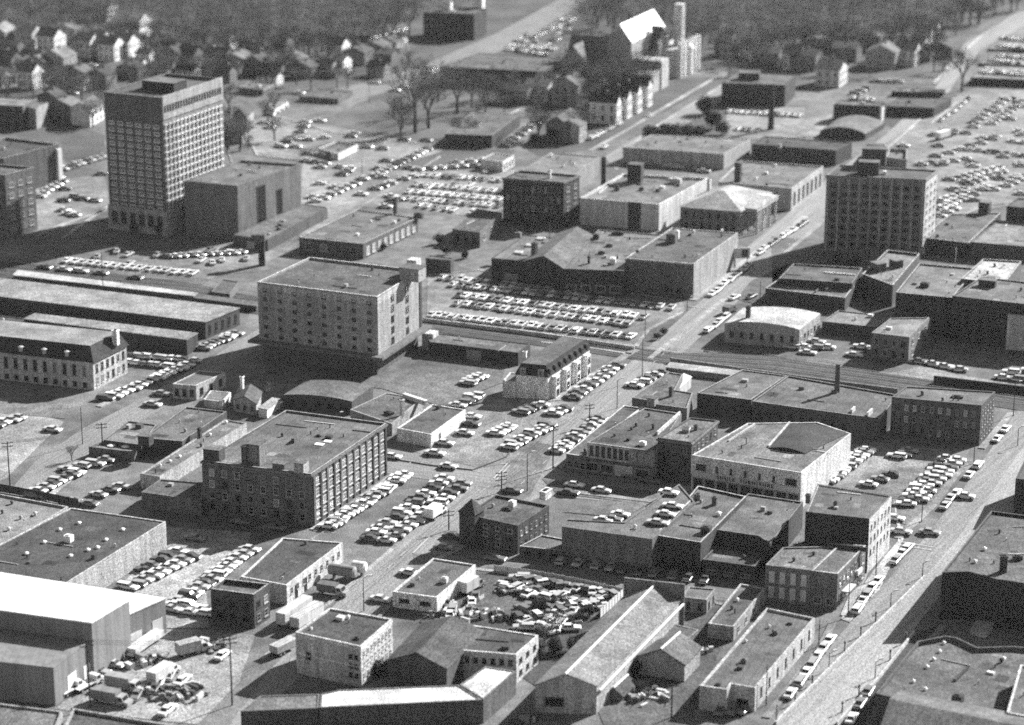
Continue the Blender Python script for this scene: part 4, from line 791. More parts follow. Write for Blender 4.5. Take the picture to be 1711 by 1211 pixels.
# x, y, w, d, h, rot, wall, roof, label
Hs = [
 (10, 82, 13, 11, 8, 24, .3, .28, 'pale domed looking house cut by the left edge, topmost there'),
 (55, 83, 10, 11, 8, 24, .45, .2, 'pale house with a lit gable just right of the domed house at the left edge'),
 (92, 87, 10, 10, 7.5, 24, .7, .12, 'bright white house, third from the left in the top left cluster'),
 (126, 74, 12, 9, 7, 24, .2, .16, 'low grey house above the bright cluster, under the dark wood'),
 (152, 97, 9, 9, 8, 24, .65, .2, 'narrow white gabled house in the middle of the top left cluster'),
 (172, 95, 8, 9, 8.5, 24, .68, .18, 'tall thin white gable directly behind the hotel tower cluster'),
 (192, 103, 9, 10, 8, 24, .7, .15, 'broad white gable below the tall thin one, near the parked cars'),
 (216, 98, 10, 10, 8, 24, .7, .17, 'white house at the right end of the bright row behind the tower'),
 (234, 66, 15, 12, 9, 24, .68, .3, 'large house with a big pale roof standing alone against the wood'),
 (180, 36, 11, 10, 7, 24, .5, .2, 'farthest pale roofed house up in the wood, top left'),
 (300, 118, 10, 10, 7.5, 24, .1, .06, 'dark house right of the open yard behind the tower'),
 (325, 118, 9, 10, 7.5, 24, .12, .07, 'second dark house behind the tower, next to a small bright gable'),
 (352, 108, 9, 9, 7, 24, .5, .14, 'small house with a bright gable end among dark houses'),
 (376, 122, 11, 11, 7.5, 24, .1, .05, 'dark steep roofed house over the tower crown'),
 (408, 124, 12, 11, 7, 24, .3, .17, 'pale roofed house right above the tower crown'),
 (438, 128, 9, 10, 7, 24, .18, .08, 'dark gable house right of the pale roofed one, near the wood'),
 (468, 128, 13, 10, 6, 24, .16, .07, 'long low dark house before the wood, left of the two storey white house'),
 (500, 122, 12, 10, 6, 24, .14, .12, 'mid grey bungalow beside the two storey white house'),
 (520, 132, 10, 8, 5, 24, .12, .09, 'low dark bungalow under the mid grey bungalow'),
 (572, 104, 9, 9, 8, 24, .7, .12, 'two storey house with a lit white end near the park'),
 (574, 124, 8, 9, 6, 24, .7, .14, 'small white ended house just in front of the two storey one'),
 (610, 110, 12, 10, 6, 24, .15, .09, 'dark hip roofed house left of the school lot', ),
 (640, 100, 11, 10, 6, 24, .18, .1, 'dark house between two lots beneath the school'),
 (662, 92, 10, 9, 6, 24, .3, .14, 'greyish house close under the row of school cars'),
 (20, 130, 12, 11, 8, 24, .12, .08, 'dark house at the left edge above the apartment block'),
 (56, 150, 8, 9, 8, 24, .65, .13, 'slim white gabled house behind the apartment block'),
 (108, 126, 13, 11, 8, 24, .3, .2, 'grey gable fronted house with a wide pale roof, left middle'),
 (75, 128, 10, 10, 7, 24, .22, .14, 'grey house left of the wide pale gable'),
 (178, 150, 9, 9, 6.5, 24, .15, .06, 'dark hip roofed house right behind the hotel tower crown'),
 (140, 146, 10, 9, 6.5, 24, .2, .12, 'grey house left of the dark hip roofed house'),
 (230, 133, 11, 8, 5, 24, .14, .06, 'dark low house behind the crown of the tower'),
 (120, 205, 12, 9, 7, 24, .16, .16, 'grey cottage left of the twin white walled block'),
 (95, 190, 9, 8, 7, 24, .14, .07, 'dark cottage between the pale sided block and twin white block'),
 (915, 172, 11, 10, 7, 24, .55, .14, 'white ended house at the left end of the gable row below the church'),
 (880, 176, 13, 9, 6, 24, .14, .12, 'low dark house left of the gable row'),
 (925, 160, 9, 9, 7, 24, .6, .12, 'bright ended house tucked behind the left end of the gable row'),
 (966, 178, 12, 13, 9, 24, .28, .12, 'big grey gable house under the bare wood by the church'),
 (1000, 172, 9, 11, 9, 24, .4, .1, 'house with a steep gable left of the four white fronted ones'),
 (1030, 209, 12, 6, 9.5, 24, .62, .05, 'nearest of the four steep roofed white fronted houses by the avenue'),
 (1048, 199, 12, 6, 9.5, 24, .62, .05, 'second nearest steep roofed white fronted house by the avenue'),
 (1065, 190, 12, 6, 9.5, 24, .62, .05, 'third steep roofed white fronted house along the avenue'),
 (1082, 180, 12, 6, 9.5, 24, .62, .05, 'farthest of the four steep roofed white fronted houses'),
 (1000, 205, 10, 9, 6, 24, .2, .1, 'grey house left of the four steep roofed ones, behind parked cars'),
 (968, 240, 9, 8, 7, 24, .35, .12, 'small house with a lit striped end near the avenue'),
 (1335, 118, 8, 12, 7.5, 24, .5, .06, 'dark roofed house with a small bright gable right of the church hall'),
 (1362, 120, 12, 13, 7, 24, .16, .05, 'dark broad roofed house between two bright gables'),
 (1402, 147, 11, 14, 8, 24, .55, .08, 'house with a tall bright gable front near the small car lot'),
 (1300, 112, 12, 10, 6, 24, .14, .13, 'grey roofed bungalow behind the church hall'),
 (1262, 98, 8, 8, 6, 24, .5, .25, 'pale little house right of the church near the avenue end'),
 (1276, 104, 7, 8, 5, 24, .6, .2, 'bright little outhouse near the avenue end'),
 (1430, 104, 12, 11, 6, 24, .14, .1, 'dark bungalow in the middle of the upper right houses'),
 (1495, 116, 14, 13, 7.5, 24, .3, .14, 'grey hip gabled house with a pale front, upper right'),
 (1528, 112, 10, 12, 7.5, 24, .55, .06, 'dark roofed house with a lit right wall, upper right'),
 (1553, 82, 7, 7, 7.5, 24, .75, .2, 'narrow bright house by the bare trees, upper right'),
 (1566, 72, 5, 6, 9, 24, .75, .3, 'slim bright turret house beside the curving road'),
 (1555, 104, 9, 8, 5, 24, .25, .08, 'low dark house near the curving road'),
 (1590, 98, 11, 9, 5, 24, .14, .07, 'lowest dark bungalow next to the curving road'),
 (1470, 84, 12, 9, 6, 24, .16, .12, 'grey bungalow at the edge of the upper right wood'),
 (1382, 92, 12, 9, 6, 24, .14, .1, 'dark bungalow by the wood above the bright gables'),
]
for hrec in Hs:
    x, y, w, d, h, rz, wl, rf, lb = hrec
    house(x, y, w, d, h, -22, wl, rf, lb, rise=3.2 if h > 7 else 2.2, rd=random.choice('yyx') if wl < .4 else 'x')

# =============================================================== POLES AND LAMPS
def pole(name, label, cat, x, yb, yt, arms=0, r=.16, lamp=0, group=None, tone=.05, armdir=(.95, .3)):
    c = G(x, yb); h = Z(x, yb, yt); rt = root(name, c, label, cat, group)
    mb = MB(); mb.tube((0, 0, -.3), (0, 0, h), r, r * .65, 7); mb.build('post', mat('wood', tone), rt)
    a = Vector((armdir[0], armdir[1], 0)).normalized()
    for i in range(arms):
        z = h - .5 - i * .9; mb = MB(); mb.obox((0, 0), a, 2.8, .16, z - .08, z + .08)
        for s in (-1.25, -.8, .8, 1.25): mb.tube((a.x * s, a.y * s, z + .08), (a.x * s, a.y * s, z + .3), .07, .05, 5)
        mb.build('crossarm', mat('wood', tone), rt)
    if lamp:
        mb = MB(); mb.tube((0, 0, h - .1), (a.x * lamp, a.y * lamp, h + .5), .07, .05, 5); mb.build('arm', mat('flat', .2), rt)
        mb = MB(); mb.obox((a.x * lamp, a.y * lamp), a, .9, .35, h + .38, h + .6); mb.build('lamp_head', mat('flat', .5), rt)
    return rt
for x, yb, yt, k, lb in [
  (838, 822, 787, 3, 'tall pole with three crossarms by the street crossing'),
  (924, 783, 710, 2, 'tall pole with crossarms at the corner shop kerb'),
  (985, 711, 674, 2, 'pole with crossarms behind the parked cars by the corner shop'),
  (172, 757, 706, 2, 'leaning wooden pole beside the low canopy at the left street'),
  (17, 815, 737, 2, 'wooden pole left of the cars at the left street'),
  (388, 1178, 1064, 2, 'tall pole with crossarms standing in the open truck yard street'),
  (151, 1182, 1069, 2, 'tall pole with crossarms before the metal warehouse side'),
  (750, 886, 852, 2, 'pole beside the white truck of the double car row'),
  (1122, 1199, 1143, 1, 'pole at the bottom edge left of the long flat roofed shop'),
  (1333, 950, 905, 1, 'pole behind the corner shop with cluttered side')]:
    pole('utility_pole', lb, 'utility pole', x, yb, yt, k, r=.19, group='wooden poles along the streets')
for x, yb, yt, lb in [
  (881, 821, 758, 'bare mast at the crossing below the mansard house'), (895, 690, 655, 'mast by the small car cluster below the mansard house'),
  (1031, 682, 635, 'mast across the street from the corner shop'), (1073, 634, 565, 'tall mast on the main street pavement'),
  (1078, 565, 518, 'mast at the right end of the long car lot'), (1148, 520, 498, 'short mast at the top corner of the long car lot'),
  (138, 742, 680, 'mast on the left street beside the open lot'), (173, 495, 421, 'mast between the platform canopy and freight shed'),
  (146, 1132, 1099, 'dark stub mast against the warehouse end wall'), (192, 1102, 1067, 'second dark mast against the warehouse end wall'),
  (608, 1021, 966, 'mast left of the painted garage'), (617, 173, 140, 'lamp mast in the avenue above the park'), (605, 299, 266, 'mast among the cars below the filling station'),
  (1152, 234, 210, 'mast on the roof edge of the long store by the dark trees'), (1627, 774, 732, 'lamp mast on the pavement by the warehouse'),
  (1540, 872, 838, 'mast at the end of the slanting car row'), (1693, 695, 640, 'mast near the tracks at the right street'),
  (1463, 969, 904, 'mast at the tall brick block corner'), (1417, 1031, 970, 'mast in front of the corner shop'),
  (1368, 1080, 1035, 'mast at the far end of the long flat roofed shop'), (1280, 1178, 1110, 'mast on the shop pavement lower right'),
  (1190, 660, 640, 'short mast near the loading platform'), (1297, 1209, 1178, 'mast at the near end of the ramp kerb'), (1596, 478, 442, 'mast above the pale roofed store'),
  (562, 735, 692, 'pale mast behind the brick mill roof'), (1270, 500, 470, 'mast by the bright rimmed store')]:
    pole('mast', lb, 'mast', x, yb, yt, 0, r=.13, lamp=random.choice((0, 1.6)), group='street masts')
for i, (x, yb, yt) in enumerate([(1541, 965, 941), (1488, 1016, 990), (1385, 1120, 1091), (1462, 1133, 1105), (1700, 745, 715)]):
    pole('street_lamp', ['top', 'second', 'fourth', 'right hand side', 'farthest'][i] + ' street lamp on the ramp parapet beside the wide street', 'street lamp', x, yb, yt, 0, r=.12, lamp=1.2, group='street lamps of the ramp')
for i, (x, y) in enumerate([(1463, 1039), (1438, 1064), (1411, 1089), (1357, 1146), (1328, 1176), (1435, 1162), (1487, 1103), (1513, 1074), (1407, 1190)]):
    c = G(x, y); rt = root('bollard_lamp', c, ['first', 'second', 'third', 'fourth', 'fifth', 'third', 'second', 'first', 'fourth'][i] + ' short dark post from the top on the ' + ('left' if i < 5 else 'right') + ' kerb of the ramp', 'post', 'short kerb posts of the ramp')
    mb = MB(); mb.tube((0, 0, .1), (0, 0, 1.9), .16, .13, 8); mb.build('shaft', mat('flat', .04), rt)
    mb = MB(); mb.tube((0, 0, 1.9), (0, 0, 2.4), .26, .2, 8); mb.build('cap', mat('flat', .1), rt)
def wires(a, b, n, label):
    (x1, yb1, yt1), (x2, yb2, yt2) = a, b; A_, B_ = G(x1, yb1), G(x2, yb2); A_.z = Z(x1, yb1, yt1) - .3; B_.z = Z(x2, yb2, yt2) - .3
    rt = root('power_line', (A_.x, A_.y, 0), label, 'power line', 'power lines'); d = (B_ - A_); u = Vector((-d.y, d.x, 0)).normalized()
    for k in range(n):
        o_ = u * (k - (n - 1) / 2) * .9; mb = MB(); K = 10; P = []
        for i in range(K + 1): t = i / K; p = A_.lerp(B_, t) + o_; p.z -= 4 * t * (1 - t) * d.length * .025; P.append((p.x - A_.x, p.y - A_.y, p.z))
        for i in range(K): mb.tube(P[i], P[i + 1], .035, .035, 4)
        mb.build('wire', mat('flat', .03), rt)
PT = dict(a=(838, 822, 787), b=(924, 783, 710), c=(985, 711, 674), d=(1031, 682, 635), e=(1073, 634, 565), f=(172, 757, 706), g=(17, 815, 737), h=(388, 1178, 1064), i=(608, 1021, 966), j=(750, 886, 852), k=(151, 1182, 1069))
for s, n, lb in (('ab', 3, 'wires from the crossing pole to the corner shop pole'), ('bc', 3, 'wires along the parked cars by the corner shop'), ('ce', 2, 'wires running up the main street past the mansard house'), ('gf', 3, 'wires across the left street'), ('hi', 3, 'wires over the truck yard street'), ('ij', 2, 'wires from painted garage to the double car row'), ('ja', 3, 'wires beside the turreted brick house'), ('kh', 3, 'wires over the truck yard at the bottom left')):
    wires(PT[s[0]], PT[s[1]], n, lb)
# billboard on posts by the blank walled store
c = G(1238, 448); rt = root('billboard', c, 'white billboard on posts beside the blank bright side wall', 'billboard')
a = Vector((.96, .1, 0)).normalized()
for s in (-2, 2): mb = MB(); mb.tube((a.x * s, a.y * s, -.2), (a.x * s, a.y * s, 6.4), .15, .12, 6); mb.build('post', mat('flat', .06), rt)
mb = MB(); mb.obox((0, -.3), a, 5.6, .3, 3.4, 7); mb.build('panel', mat('flat', .65), rt)
mb = MB(); mb.obox((1.1, -.5), a, 1.9, .15, 4.0, 6.3); mb.build('poster', mat('flat', .08), rt)
# ramp parapets (low walls along both sides of the wide street)
def parapet(pts, label, h=.95, w=.4, tone=.45, nm='parapet_wall', cat='wall'):
    P = [G(x, y) for x, y in pts]; c = P[0].copy(); rt = root(nm, c, label, cat)
    for i in range(len(P) - 1):
        a, b = P[i] - c, P[i + 1] - c; d = b - a; mb = MB(); mb.obox((a + b) / 2, d.normalized(), d.length, w, -.1, h); pan = mb.build('panel', mat('wall', tone), rt)
    return rt
parapet([(1296, 1211), (1400, 1106), (1470, 1040), (1545, 966)], 'pale left parapet of the wide ramp with short posts', h=.8)
parapet([(1398, 1213), (1465, 1140), (1527, 1060)], 'pale right parapet of the wide ramp beside the deep gap', h=.9)
# fences
def fence(pts, label, h=1.8, tone=.4, step=2.5):
    P = [G(x, y) for x, y in pts]; c = P[0].copy(); rt = root('fence', c, label, 'fence')
    for i in range(len(P) - 1):
        a, b = P[i] - c, P[i + 1] - c; d = b - a; n = max(1, int(d.length / step)); u = d.normalized()
        mb = MB(); mb.obox((a + b) / 2, u, d.length, .06, .15, h); mb.build('panel', mat('wood', tone), rt)
        for k in range(n + 1): p = a + d * k / n; mb = MB(); mb.obox(p, u, .16, .16, -.1, h + .15); mb.build('post', mat('wood', tone * .6), rt)
fence([(826, 955), (890, 963), (975, 979), (1046, 995)], 'pale board fence along the shaded street side of the junkyard', h=1.6, tone=.45)
fence([(1046, 995), (1003, 1033)], 'white paling fence closing the right end of the junkyard', h=2.2, tone=.6, step=1.5)
fence([(746, 1040), (810, 998)], 'pale plank fence beside the scrap cars near the painted garage', h=1.0, tone=.5)
fence([(0, 822), (65, 834), (131, 848)], 'shaded parapet face behind the pale gravel roof', h=2.2, tone=.05)  # dark sheet: shade on the parapet face put into its tone

# =============================================================== TREES
def limb(mb, p, d, L, r, lvl, tw, rnd):
    e = p + d * L; mb.tube(p, e, r, r * .62, 5 if lvl > 2 else 3, 0)
    if lvl == 0: return
    n = rnd.choice((3, 4)) if lvl > 1 else 4
    for i in range(n):
        ax = Vector((rnd.uniform(-1, 1), rnd.uniform(-1, 1), rnd.uniform(-.25, .7))).normalized()
        nd = (d * .75 + ax * .75).normalized(); nd.z = max(nd.z, -.05)
        s = p + d * L * rnd.uniform(.5, 1.0)
        limb(mb, s, nd, L * rnd.uniform(.6, .82), r * .55, lvl - 1, tw, rnd)
BT = []
def bare_tree_meshes():
    for k in range(4):
        rnd = random.Random(40 + k); tr = MB(); tr.tube((0, 0, -.3), (0, 0, 4.2), .42, .3, 8)
        cr = MB(); n = 5
        for i in range(n):
            a = 2 * math.pi * i / n + rnd.uniform(-.4, .4)
            limb(cr, Vector((0, 0, rnd.uniform(3.2, 4.2))), Vector((math.cos(a) * .45, math.sin(a) * .45, 1)).normalized(), rnd.uniform(3.4, 4.6), .2, 4, 0, rnd)
        BT.append((tr.mesh('trunk', [mat('twig', .06)]), cr.mesh('crown', [mat('twig', .13)])))
bare_tree_meshes()
def bare_tree(x, y, hpx, label, k=0, group='bare trees', wide=1.0, name='bare_tree'):
    c = G(x, y); h = Z(x, y, y - hpx); s = h / 14.0
    rt = root(name, c, label, 'tree', group, rz=random.uniform(0, 6)); rt.scale = (s * wide, s * wide, s)
    link('trunk', BT[k][0], rt); link('crown', BT[k][1], rt)
LB = []
def bush_meshes():
    for k in range(3):
        rnd = random.Random(90 + k); mb = MB()
        blobs = [(Vector((rnd.uniform(-1, 1), rnd.uniform(-1, 1), rnd.uniform(.9, 2.4))), rnd.uniform(.7, 1.25)) for _ in range(9)]
        for i in range(2600):
            b, r = rnd.choice(blobs); d = Vector((rnd.gauss(0, 1), rnd.gauss(0, 1), rnd.gauss(0, 1))).normalized()
            p = b + d * r * rnd.uniform(.55, 1.05); s = rnd.uniform(.06, .14)
            u = Vector((rnd.gauss(0, 1), rnd.gauss(0, 1), rnd.gauss(0, 1))).normalized() * s; w = d.cross(u).normalized() * s
            mb.poly([p - u, p + w, p + u, p - w], 0 if rnd.random() < .7 else 1)
        t = MB(); t.tube((0, 0, -.2), (0, 0, 1.6), .16, .08, 6)
        for i in range(5):
            a = i * 1.3; t.tube((0, 0, .7), (math.cos(a) * .8, math.sin(a) * .8, 1.9), .07, .03, 4)
        LB.append((t.mesh('trunk', [mat('twig', .05)]), mb.mesh('crown', [mat('twig', .035), mat('twig', .08)])))
bush_meshes()
def leafy(x, y, hm, label, k=0, name='evergreen_tree', cat='tree', group='evergreen trees', wide=1.0):
    c = G(x, y); s = hm / 3.4; rt = root(name, c, label, cat, group, rz=random.uniform(0, 6)); rt.scale = (s * wide, s * wide, s)
    link('trunk', LB[k][0], rt); link('crown', LB[k][1], rt)
for i, (x, y, hp, lb) in enumerate([
  (694, 222, 142, 'tallest bare tree rising at the left end of the park'), (716, 214, 95, 'bare tree right beside the tallest one in the park'),
  (764, 190, 92, 'wide bare tree in the middle of the park'), (732, 170, 62, 'smaller bare tree behind the wide one in the park'),
  (788, 180, 62, 'bare tree right of the wide park tree'), (808, 168, 60, 'bare tree before the long grey hall'), (830, 178, 60, 'bare tree at the right end of the park'),
  (672, 215, 60, 'small bare tree at the left rim of the park'), (860, 160, 50, 'bare tree by the end of the long grey hall'),
  (1607, 152, 82, 'leaning bare tree at the fork of the curving road'), (1560, 100, 60, 'bare tree behind the slim bright houses'), (1536, 90, 55, 'bare tree left of the slim bright houses'),
  (455, 668, 34, 'bare yard tree in the shadow behind the gabled cottage'), (420, 655, 34, 'small bare tree before the dark office block front'), (120, 770, 30, 'scrawny bare tree by the low canopy'),
  (440, 900, 26, 'bare shrub tree beside the long garage'), (945, 1015, 30, 'bare thorny tree inside the junkyard'), (910, 1080, 48, 'bare tree between the workshop end wall and the long shed'),
  (930, 1062, 44, 'scraggy bare tree beside the long shed'), (505, 230, 28, 'young bare tree in the lot right of the tower'), (402, 240, 36, 'bare tree at the right foot of the tower'), (415, 250, 30, 'second bare tree at the right foot of the tower')]):
    bare_tree(x, y, hp, lb, i % 4, wide=.8 if i == 0 else 1.0)
for i, (x, y, hm, lb) in enumerate([
  (1093, 240, 9, 'large dark evergreen at the left corner of the avenue block'), (1118, 244, 10, 'largest dark evergreen beside the long store roof'), (1140, 236, 8, 'dark evergreen right of the largest one'),
  (1165, 232, 6, 'small dark evergreen by the mast'), (1190, 215, 8, 'evergreen left of the small church car park'), (1180, 190, 9, 'evergreen by the avenue below the church'),
  (1205, 225, 6, 'low evergreen at the corner of the small car park'), (925, 236, 6, 'dark evergreen in front of the corner house'), (950, 228, 6, 'dark evergreen right of the corner house'),
  (895, 240, 5, 'evergreen at the slanting row of cars'), (255, 385, 5, 'dark evergreen at the foot of the hotel tower'), (225, 388, 4, 'low evergreen left under the hotel tower'), (205, 380, 4, 'small evergreen at the tower corner'),
  (268, 392, 4, 'low evergreen right under the hotel tower'), (1400, 440, 4, 'shaded evergreen before the office tower'), (1425, 446, 4, 'second shaded evergreen before the office tower'),
  (660, 1140, 5.5, 'big dark evergreen in the corner of the gabled workshop'), (633, 1130, 4, 'dark evergreen left of the gabled workshop'), (1110, 560, 2.5, 'round bush on the pavement right of the long car lot'),
  (1098, 567, 2.2, 'smaller round bush by the lot exit'), (640, 418, 3, 'bush at the small lot beside the brick hall'), (735, 408, 4, 'dark evergreen beside the small chapel'), (745, 425, 3.5, 'low evergreen in front of the chapel'), (775, 432, 3, 'row bush under the chapel'), (960, 1090, 3.5, 'overgrown bush beside the long shed'), (903, 1022, 3.4, 'largest round bush in the middle of the junkyard'), (940, 1010, 2.2, 'bush among the wrecks right of the largest round bush'), (968, 1040, 2.6, 'bush near the white paling fence of the junkyard'), (895, 1105, 4.5, 'big bush against the workshop end wall'), (925, 1092, 4, 'bush between workshop end wall and long shed'), (1060, 1130, 3.5, 'bush left of the small gabled shed'), (985, 1030, 3, 'low bush by the right junkyard file')]):
    leafy(x, y, hm, lb, i % 3)
thick = [(962, 150, 62), (976, 166, 70), (992, 158, 64), (1008, 170, 72), (1022, 150, 74), (1036, 164, 78), (1050, 156, 66), (1064, 150, 74), (1078, 160, 60), (1090, 148, 58), (1012, 140, 56), (1044, 138, 60), (948, 160, 48), (1000, 186, 56), (1026, 190, 52), (985, 190, 46)]
for i, (x, y, hp) in enumerate(thick):
    fr = sum(1 for t in thick if t[0] < x)
    bare_tree(x, y, hp, 'tall bare tree before the church, ' + ['first', 'second', 'third', 'fourth', 'fifth', 'sixth', 'seventh', 'eighth', 'ninth', 'tenth', 'eleventh', 'twelfth', 'thirteenth', 'fourteenth', 'fifteenth', 'sixteenth'][fr] + ' counting from left', i % 4, group='tall bare trees before the church')
rnd_h = random.Random(77)   # garden trees of the far quarters
for i in range(84):
    if i < 54: x = rnd_h.uniform(-5, 690); y = rnd_h.uniform(82, 150) + (60 if x < 160 else 0) * rnd_h.random(); wh = 'left'
    else: x = rnd_h.uniform(1205, 1610); y = rnd_h.uniform(82, 130); wh = 'right'
    bare_tree(x, y, rnd_h.uniform(24, 46), 'small bare garden tree among the houses at the top ' + wh, i % 4, group='bare garden trees among the houses at the top ' + wh)
for i in range(150):        # individual trees standing out along the lower edge of the woods
    t = i / 150; edge = [(-10, 62), (60, 72), (150, 60), (260, 82), (460, 100), (600, 84), (690, 55), (700, 40), (960, 60), (1150, 92), (1240, 96), (1440, 100), (1580, 70), (1640, 40), (1711, 22)]
    x = -10 + 1720 * t; k = max(j for j in range(len(edge)) if edge[j][0] <= x)
    k2 = min(k + 1, len(edge) - 1); f = (x - edge[k][0]) / max(1, edge[k2][0] - edge[k][0]); y = edge[k][1] + f * (edge[k2][1] - edge[k][1]) + rnd_h.uniform(-26, 8)
    if 690 < x < 980: continue
    bare_tree(x + rnd_h.uniform(-6, 6), y, rnd_h.uniform(34, 56), 'bare tree standing out along the lower edge of the ' + ('left' if x < 800 else 'right') + ' wood', i % 4, group='bare trees along the ' + ('left' if x < 800 else 'right') + ' wood edge', wide=1.2)
for i in range(46):         # street and yard trees of the middle distance
    x, y = [(rnd_h.uniform(240, 560), rnd_h.uniform(118, 150)), (rnd_h.uniform(640, 880), rnd_h.uniform(150, 232)), (rnd_h.uniform(375, 470), rnd_h.uniform(165, 260)), (rnd_h.uniform(880, 1040), rnd_h.uniform(140, 235)), (rnd_h.uniform(60, 175), rnd_h.uniform(150, 225))][i % 5]
    w = ['behind the hotel tower towards the wood', 'scattered over the park lawn', 'at the right side of the hotel tower', 'between the steep roofed houses and the church', 'left of the hotel tower'][i % 5]
    bare_tree(x, y, rnd_h.uniform(34, 62), 'leafless street tree ' + w, i % 4, group='leafless trees ' + w, wide=1.15)
USED = set()
for i in range(60):
    if i < 48: x = rnd_h.uniform(0, 680); y = rnd_h.uniform(80, 146) + (50 * rnd_h.random() if x < 160 else 0)
    else: x = rnd_h.uniform(1215, 1590); y = rnd_h.uniform(74, 110)
    if min(abs(x - hh[0]) + 2 * abs(y - hh[1]) for hh in Hs) < 19: continue
    tn = rnd_h.choice((.12, .16, .25, .5, .6)); wh = 'left' if i < 48 else 'right'
    near = min(Hs, key=lambda hh: (hh[0] - x) ** 2 + (hh[1] - y) ** 2 * 4); pass
    side = ('just left of' if x < near[0] else 'just right of') if abs(x - near[0]) > 14 else ('right behind' if y < near[1] else 'right in front of')
    lb_ = ('pale' if tn > .4 else 'dark' if tn < .15 else 'grey') + ' outbuilding ' + side + ' the ' + ' '.join(near[8].replace(',', '').split()[:9])
    if lb_ in USED or 'outbuilding' in near[8]: continue
    USED.add(lb_)
    house(x, y, rnd_h.uniform(6, 10), rnd_h.uniform(6, 9), rnd_h.uniform(3.5, 6), -22, tn, rnd_h.choice((.06, .1, .15)), lb_, rise=2, rd='x')
# the woods at the top: one mass of bare trees
def woods(name, poly, n, label, seed, hm=(9, 15)):
    rnd = random.Random(seed); P = [G(x, y) for x, y in poly]; xs = [p.x for p in P]; ys = [p.y for p in P]; mb = MB(); cnt = 0
    def inside(x, y):
        r = False; j = len(P) - 1
        for i in range(len(P)):
            if (P[i].y > y) != (P[j].y > y) and x < (P[j].x - P[i].x) * (y - P[i].y) / (P[j].y - P[i].y) + P[i].x: r = not r
            j = i
        return r
    V, Fc, M = mb.v, mb.f, mb.m
    while cnt < n:
        x, y = rnd.uniform(min(xs), max(xs)), rnd.uniform(min(ys), max(ys))
        if not inside(x, y): continue
        cnt += 1; h = rnd.uniform(*hm); r = h * rnd.uniform(.3, .5); mi = rnd.choice((0, 0, 1, 1, 2))
        k = len(V); V += [(x - .09, y, 0), (x + .09, y, 0), (x, y, h * .7)]; Fc.append((k, k + 1, k + 2)); M.append(0)
        for j in range(38):
            a = rnd.uniform(0, 6.283); q = rnd.random() ** .5 * r; zz = h * rnd.uniform(.35, 1.0); q *= math.sin(math.pi * min(1, (zz / h - .2) / .95)) ** .5
            px, py = x + q * math.cos(a), y + q * math.sin(a); l = rnd.uniform(.5, 1.3); t = rnd.uniform(.12, .3)
            dx, dy, dz = rnd.uniform(-1, 1) * l, rnd.uniform(-1, 1) * l, rnd.uniform(-.2, .8) * l
            k = len(V); V += [(px, py, zz), (px + t * 2, py, zz + t), (px + dx, py + dy, zz + dz)]; Fc.append((k, k + 1, k + 2)); M.append(mi)
    o = mb.build(name, [mat('twig', .13), mat('twig', .26), mat('twig', .06)]); tag(o, label, 'wood', kind='stuff')
woods('woodland', [(-60, 25), (60, 60), (150, 45), (260, 75), (460, 92), (600, 72), (700, 35), (790, 5), (880, -30), (-60, -30)], 2300, 'bare wood filling the top left of the photo above the houses', 1)
woods('woodland', [(960, 55), (1035, 30), (1150, 70), (1240, 85), (1440, 92), (1580, 55), (1640, 20), (1760, -10), (1760, -40), (960, -40)], 2700, 'bare wood filling the top right above church and houses', 2)
woods('woodland', [(955, 120), (1085, 130), (1100, 160), (1070, 172), (1000, 178), (930, 160), (945, 130)], 330, 'thicket of tall bare trees in front of the church', 3, hm=(10, 16))
woods('woodland', [(690, 118), (900, 150), (880, 165), (740, 165), (680, 140)], 70, 'thin bare saplings along the front of the long grey hall', 5, hm=(6, 10))
# =============================================================== CARS
def hull(prof, hw, mb, mi=0, tuck=.12):
    """extrude a side profile (x,z) across the car, with rounded shoulders"""
    n = len(prof); zt = max(p[1] for p in prof)
    L_ = []
    for w, s in ((-hw + tuck, 1), (-hw, 0), (hw, 0), (hw - tuck, 1)):
        L_.append([(x, w, (z if s == 0 or z < zt * .6 else z)) for x, z in prof])
    # outer sides lowered a little at the top edge
    A = [[(x, -hw, z - (.1 if z > .7 else 0)) for x, z in prof], [(x, -hw + .16, z) for x, z in prof], [(x, hw - .16, z) for x, z in prof], [(x, hw, z - (.1 if z > .7 else 0)) for x, z in prof]]
    k = len(mb.v)
    for r in A: mb.v += r
    for r in range(3):
        for i in range(n):
            j = (i + 1) % n; mb.f.append((k + r * n + i, k + (r + 1) * n + i, k + (r + 1) * n + j, k + r * n + j)); mb.m.append(mi)
    mb.f.append(tuple(k + i for i in range(n))); mb.m.append(mi)
    mb.f.append(tuple(k + 3 * n + i for i in range(n - 1, -1, -1))); mb.m.append(mi)
def cabin(mb, x0, x1, t0, t1, z0, z1, hb, ht, gi, ri):
    b = [(x0, -hb, z0), (x1, -hb, z0), (x1, hb, z0), (x0, hb, z0)]; t = [(t0, -ht, z1), (t1, -ht, z1), (t1, ht, z1), (t0, ht, z1)]
    for i in range(4): j = (i + 1) % 4; mb.poly([b[i], b[j], t[j], t[i]], gi)
    if ri is not None:
        s = .06; tt = [(t0 - s, -ht - s, z1), (t1 + s, -ht - s, z1), (t1 + s, ht + s, z1), (t0 - s, ht + s, z1)]
        mb.poly(tt, ri); mb.poly([(a, c, z1 - .05) for a, c, _ in tt][::-1], ri)
        for i in range(4): j = (i + 1) % 4; mb.poly([(tt[i][0], tt[i][1], z1 - .05), (tt[j][0], tt[j][1], z1 - .05), tt[j], tt[i]], ri)
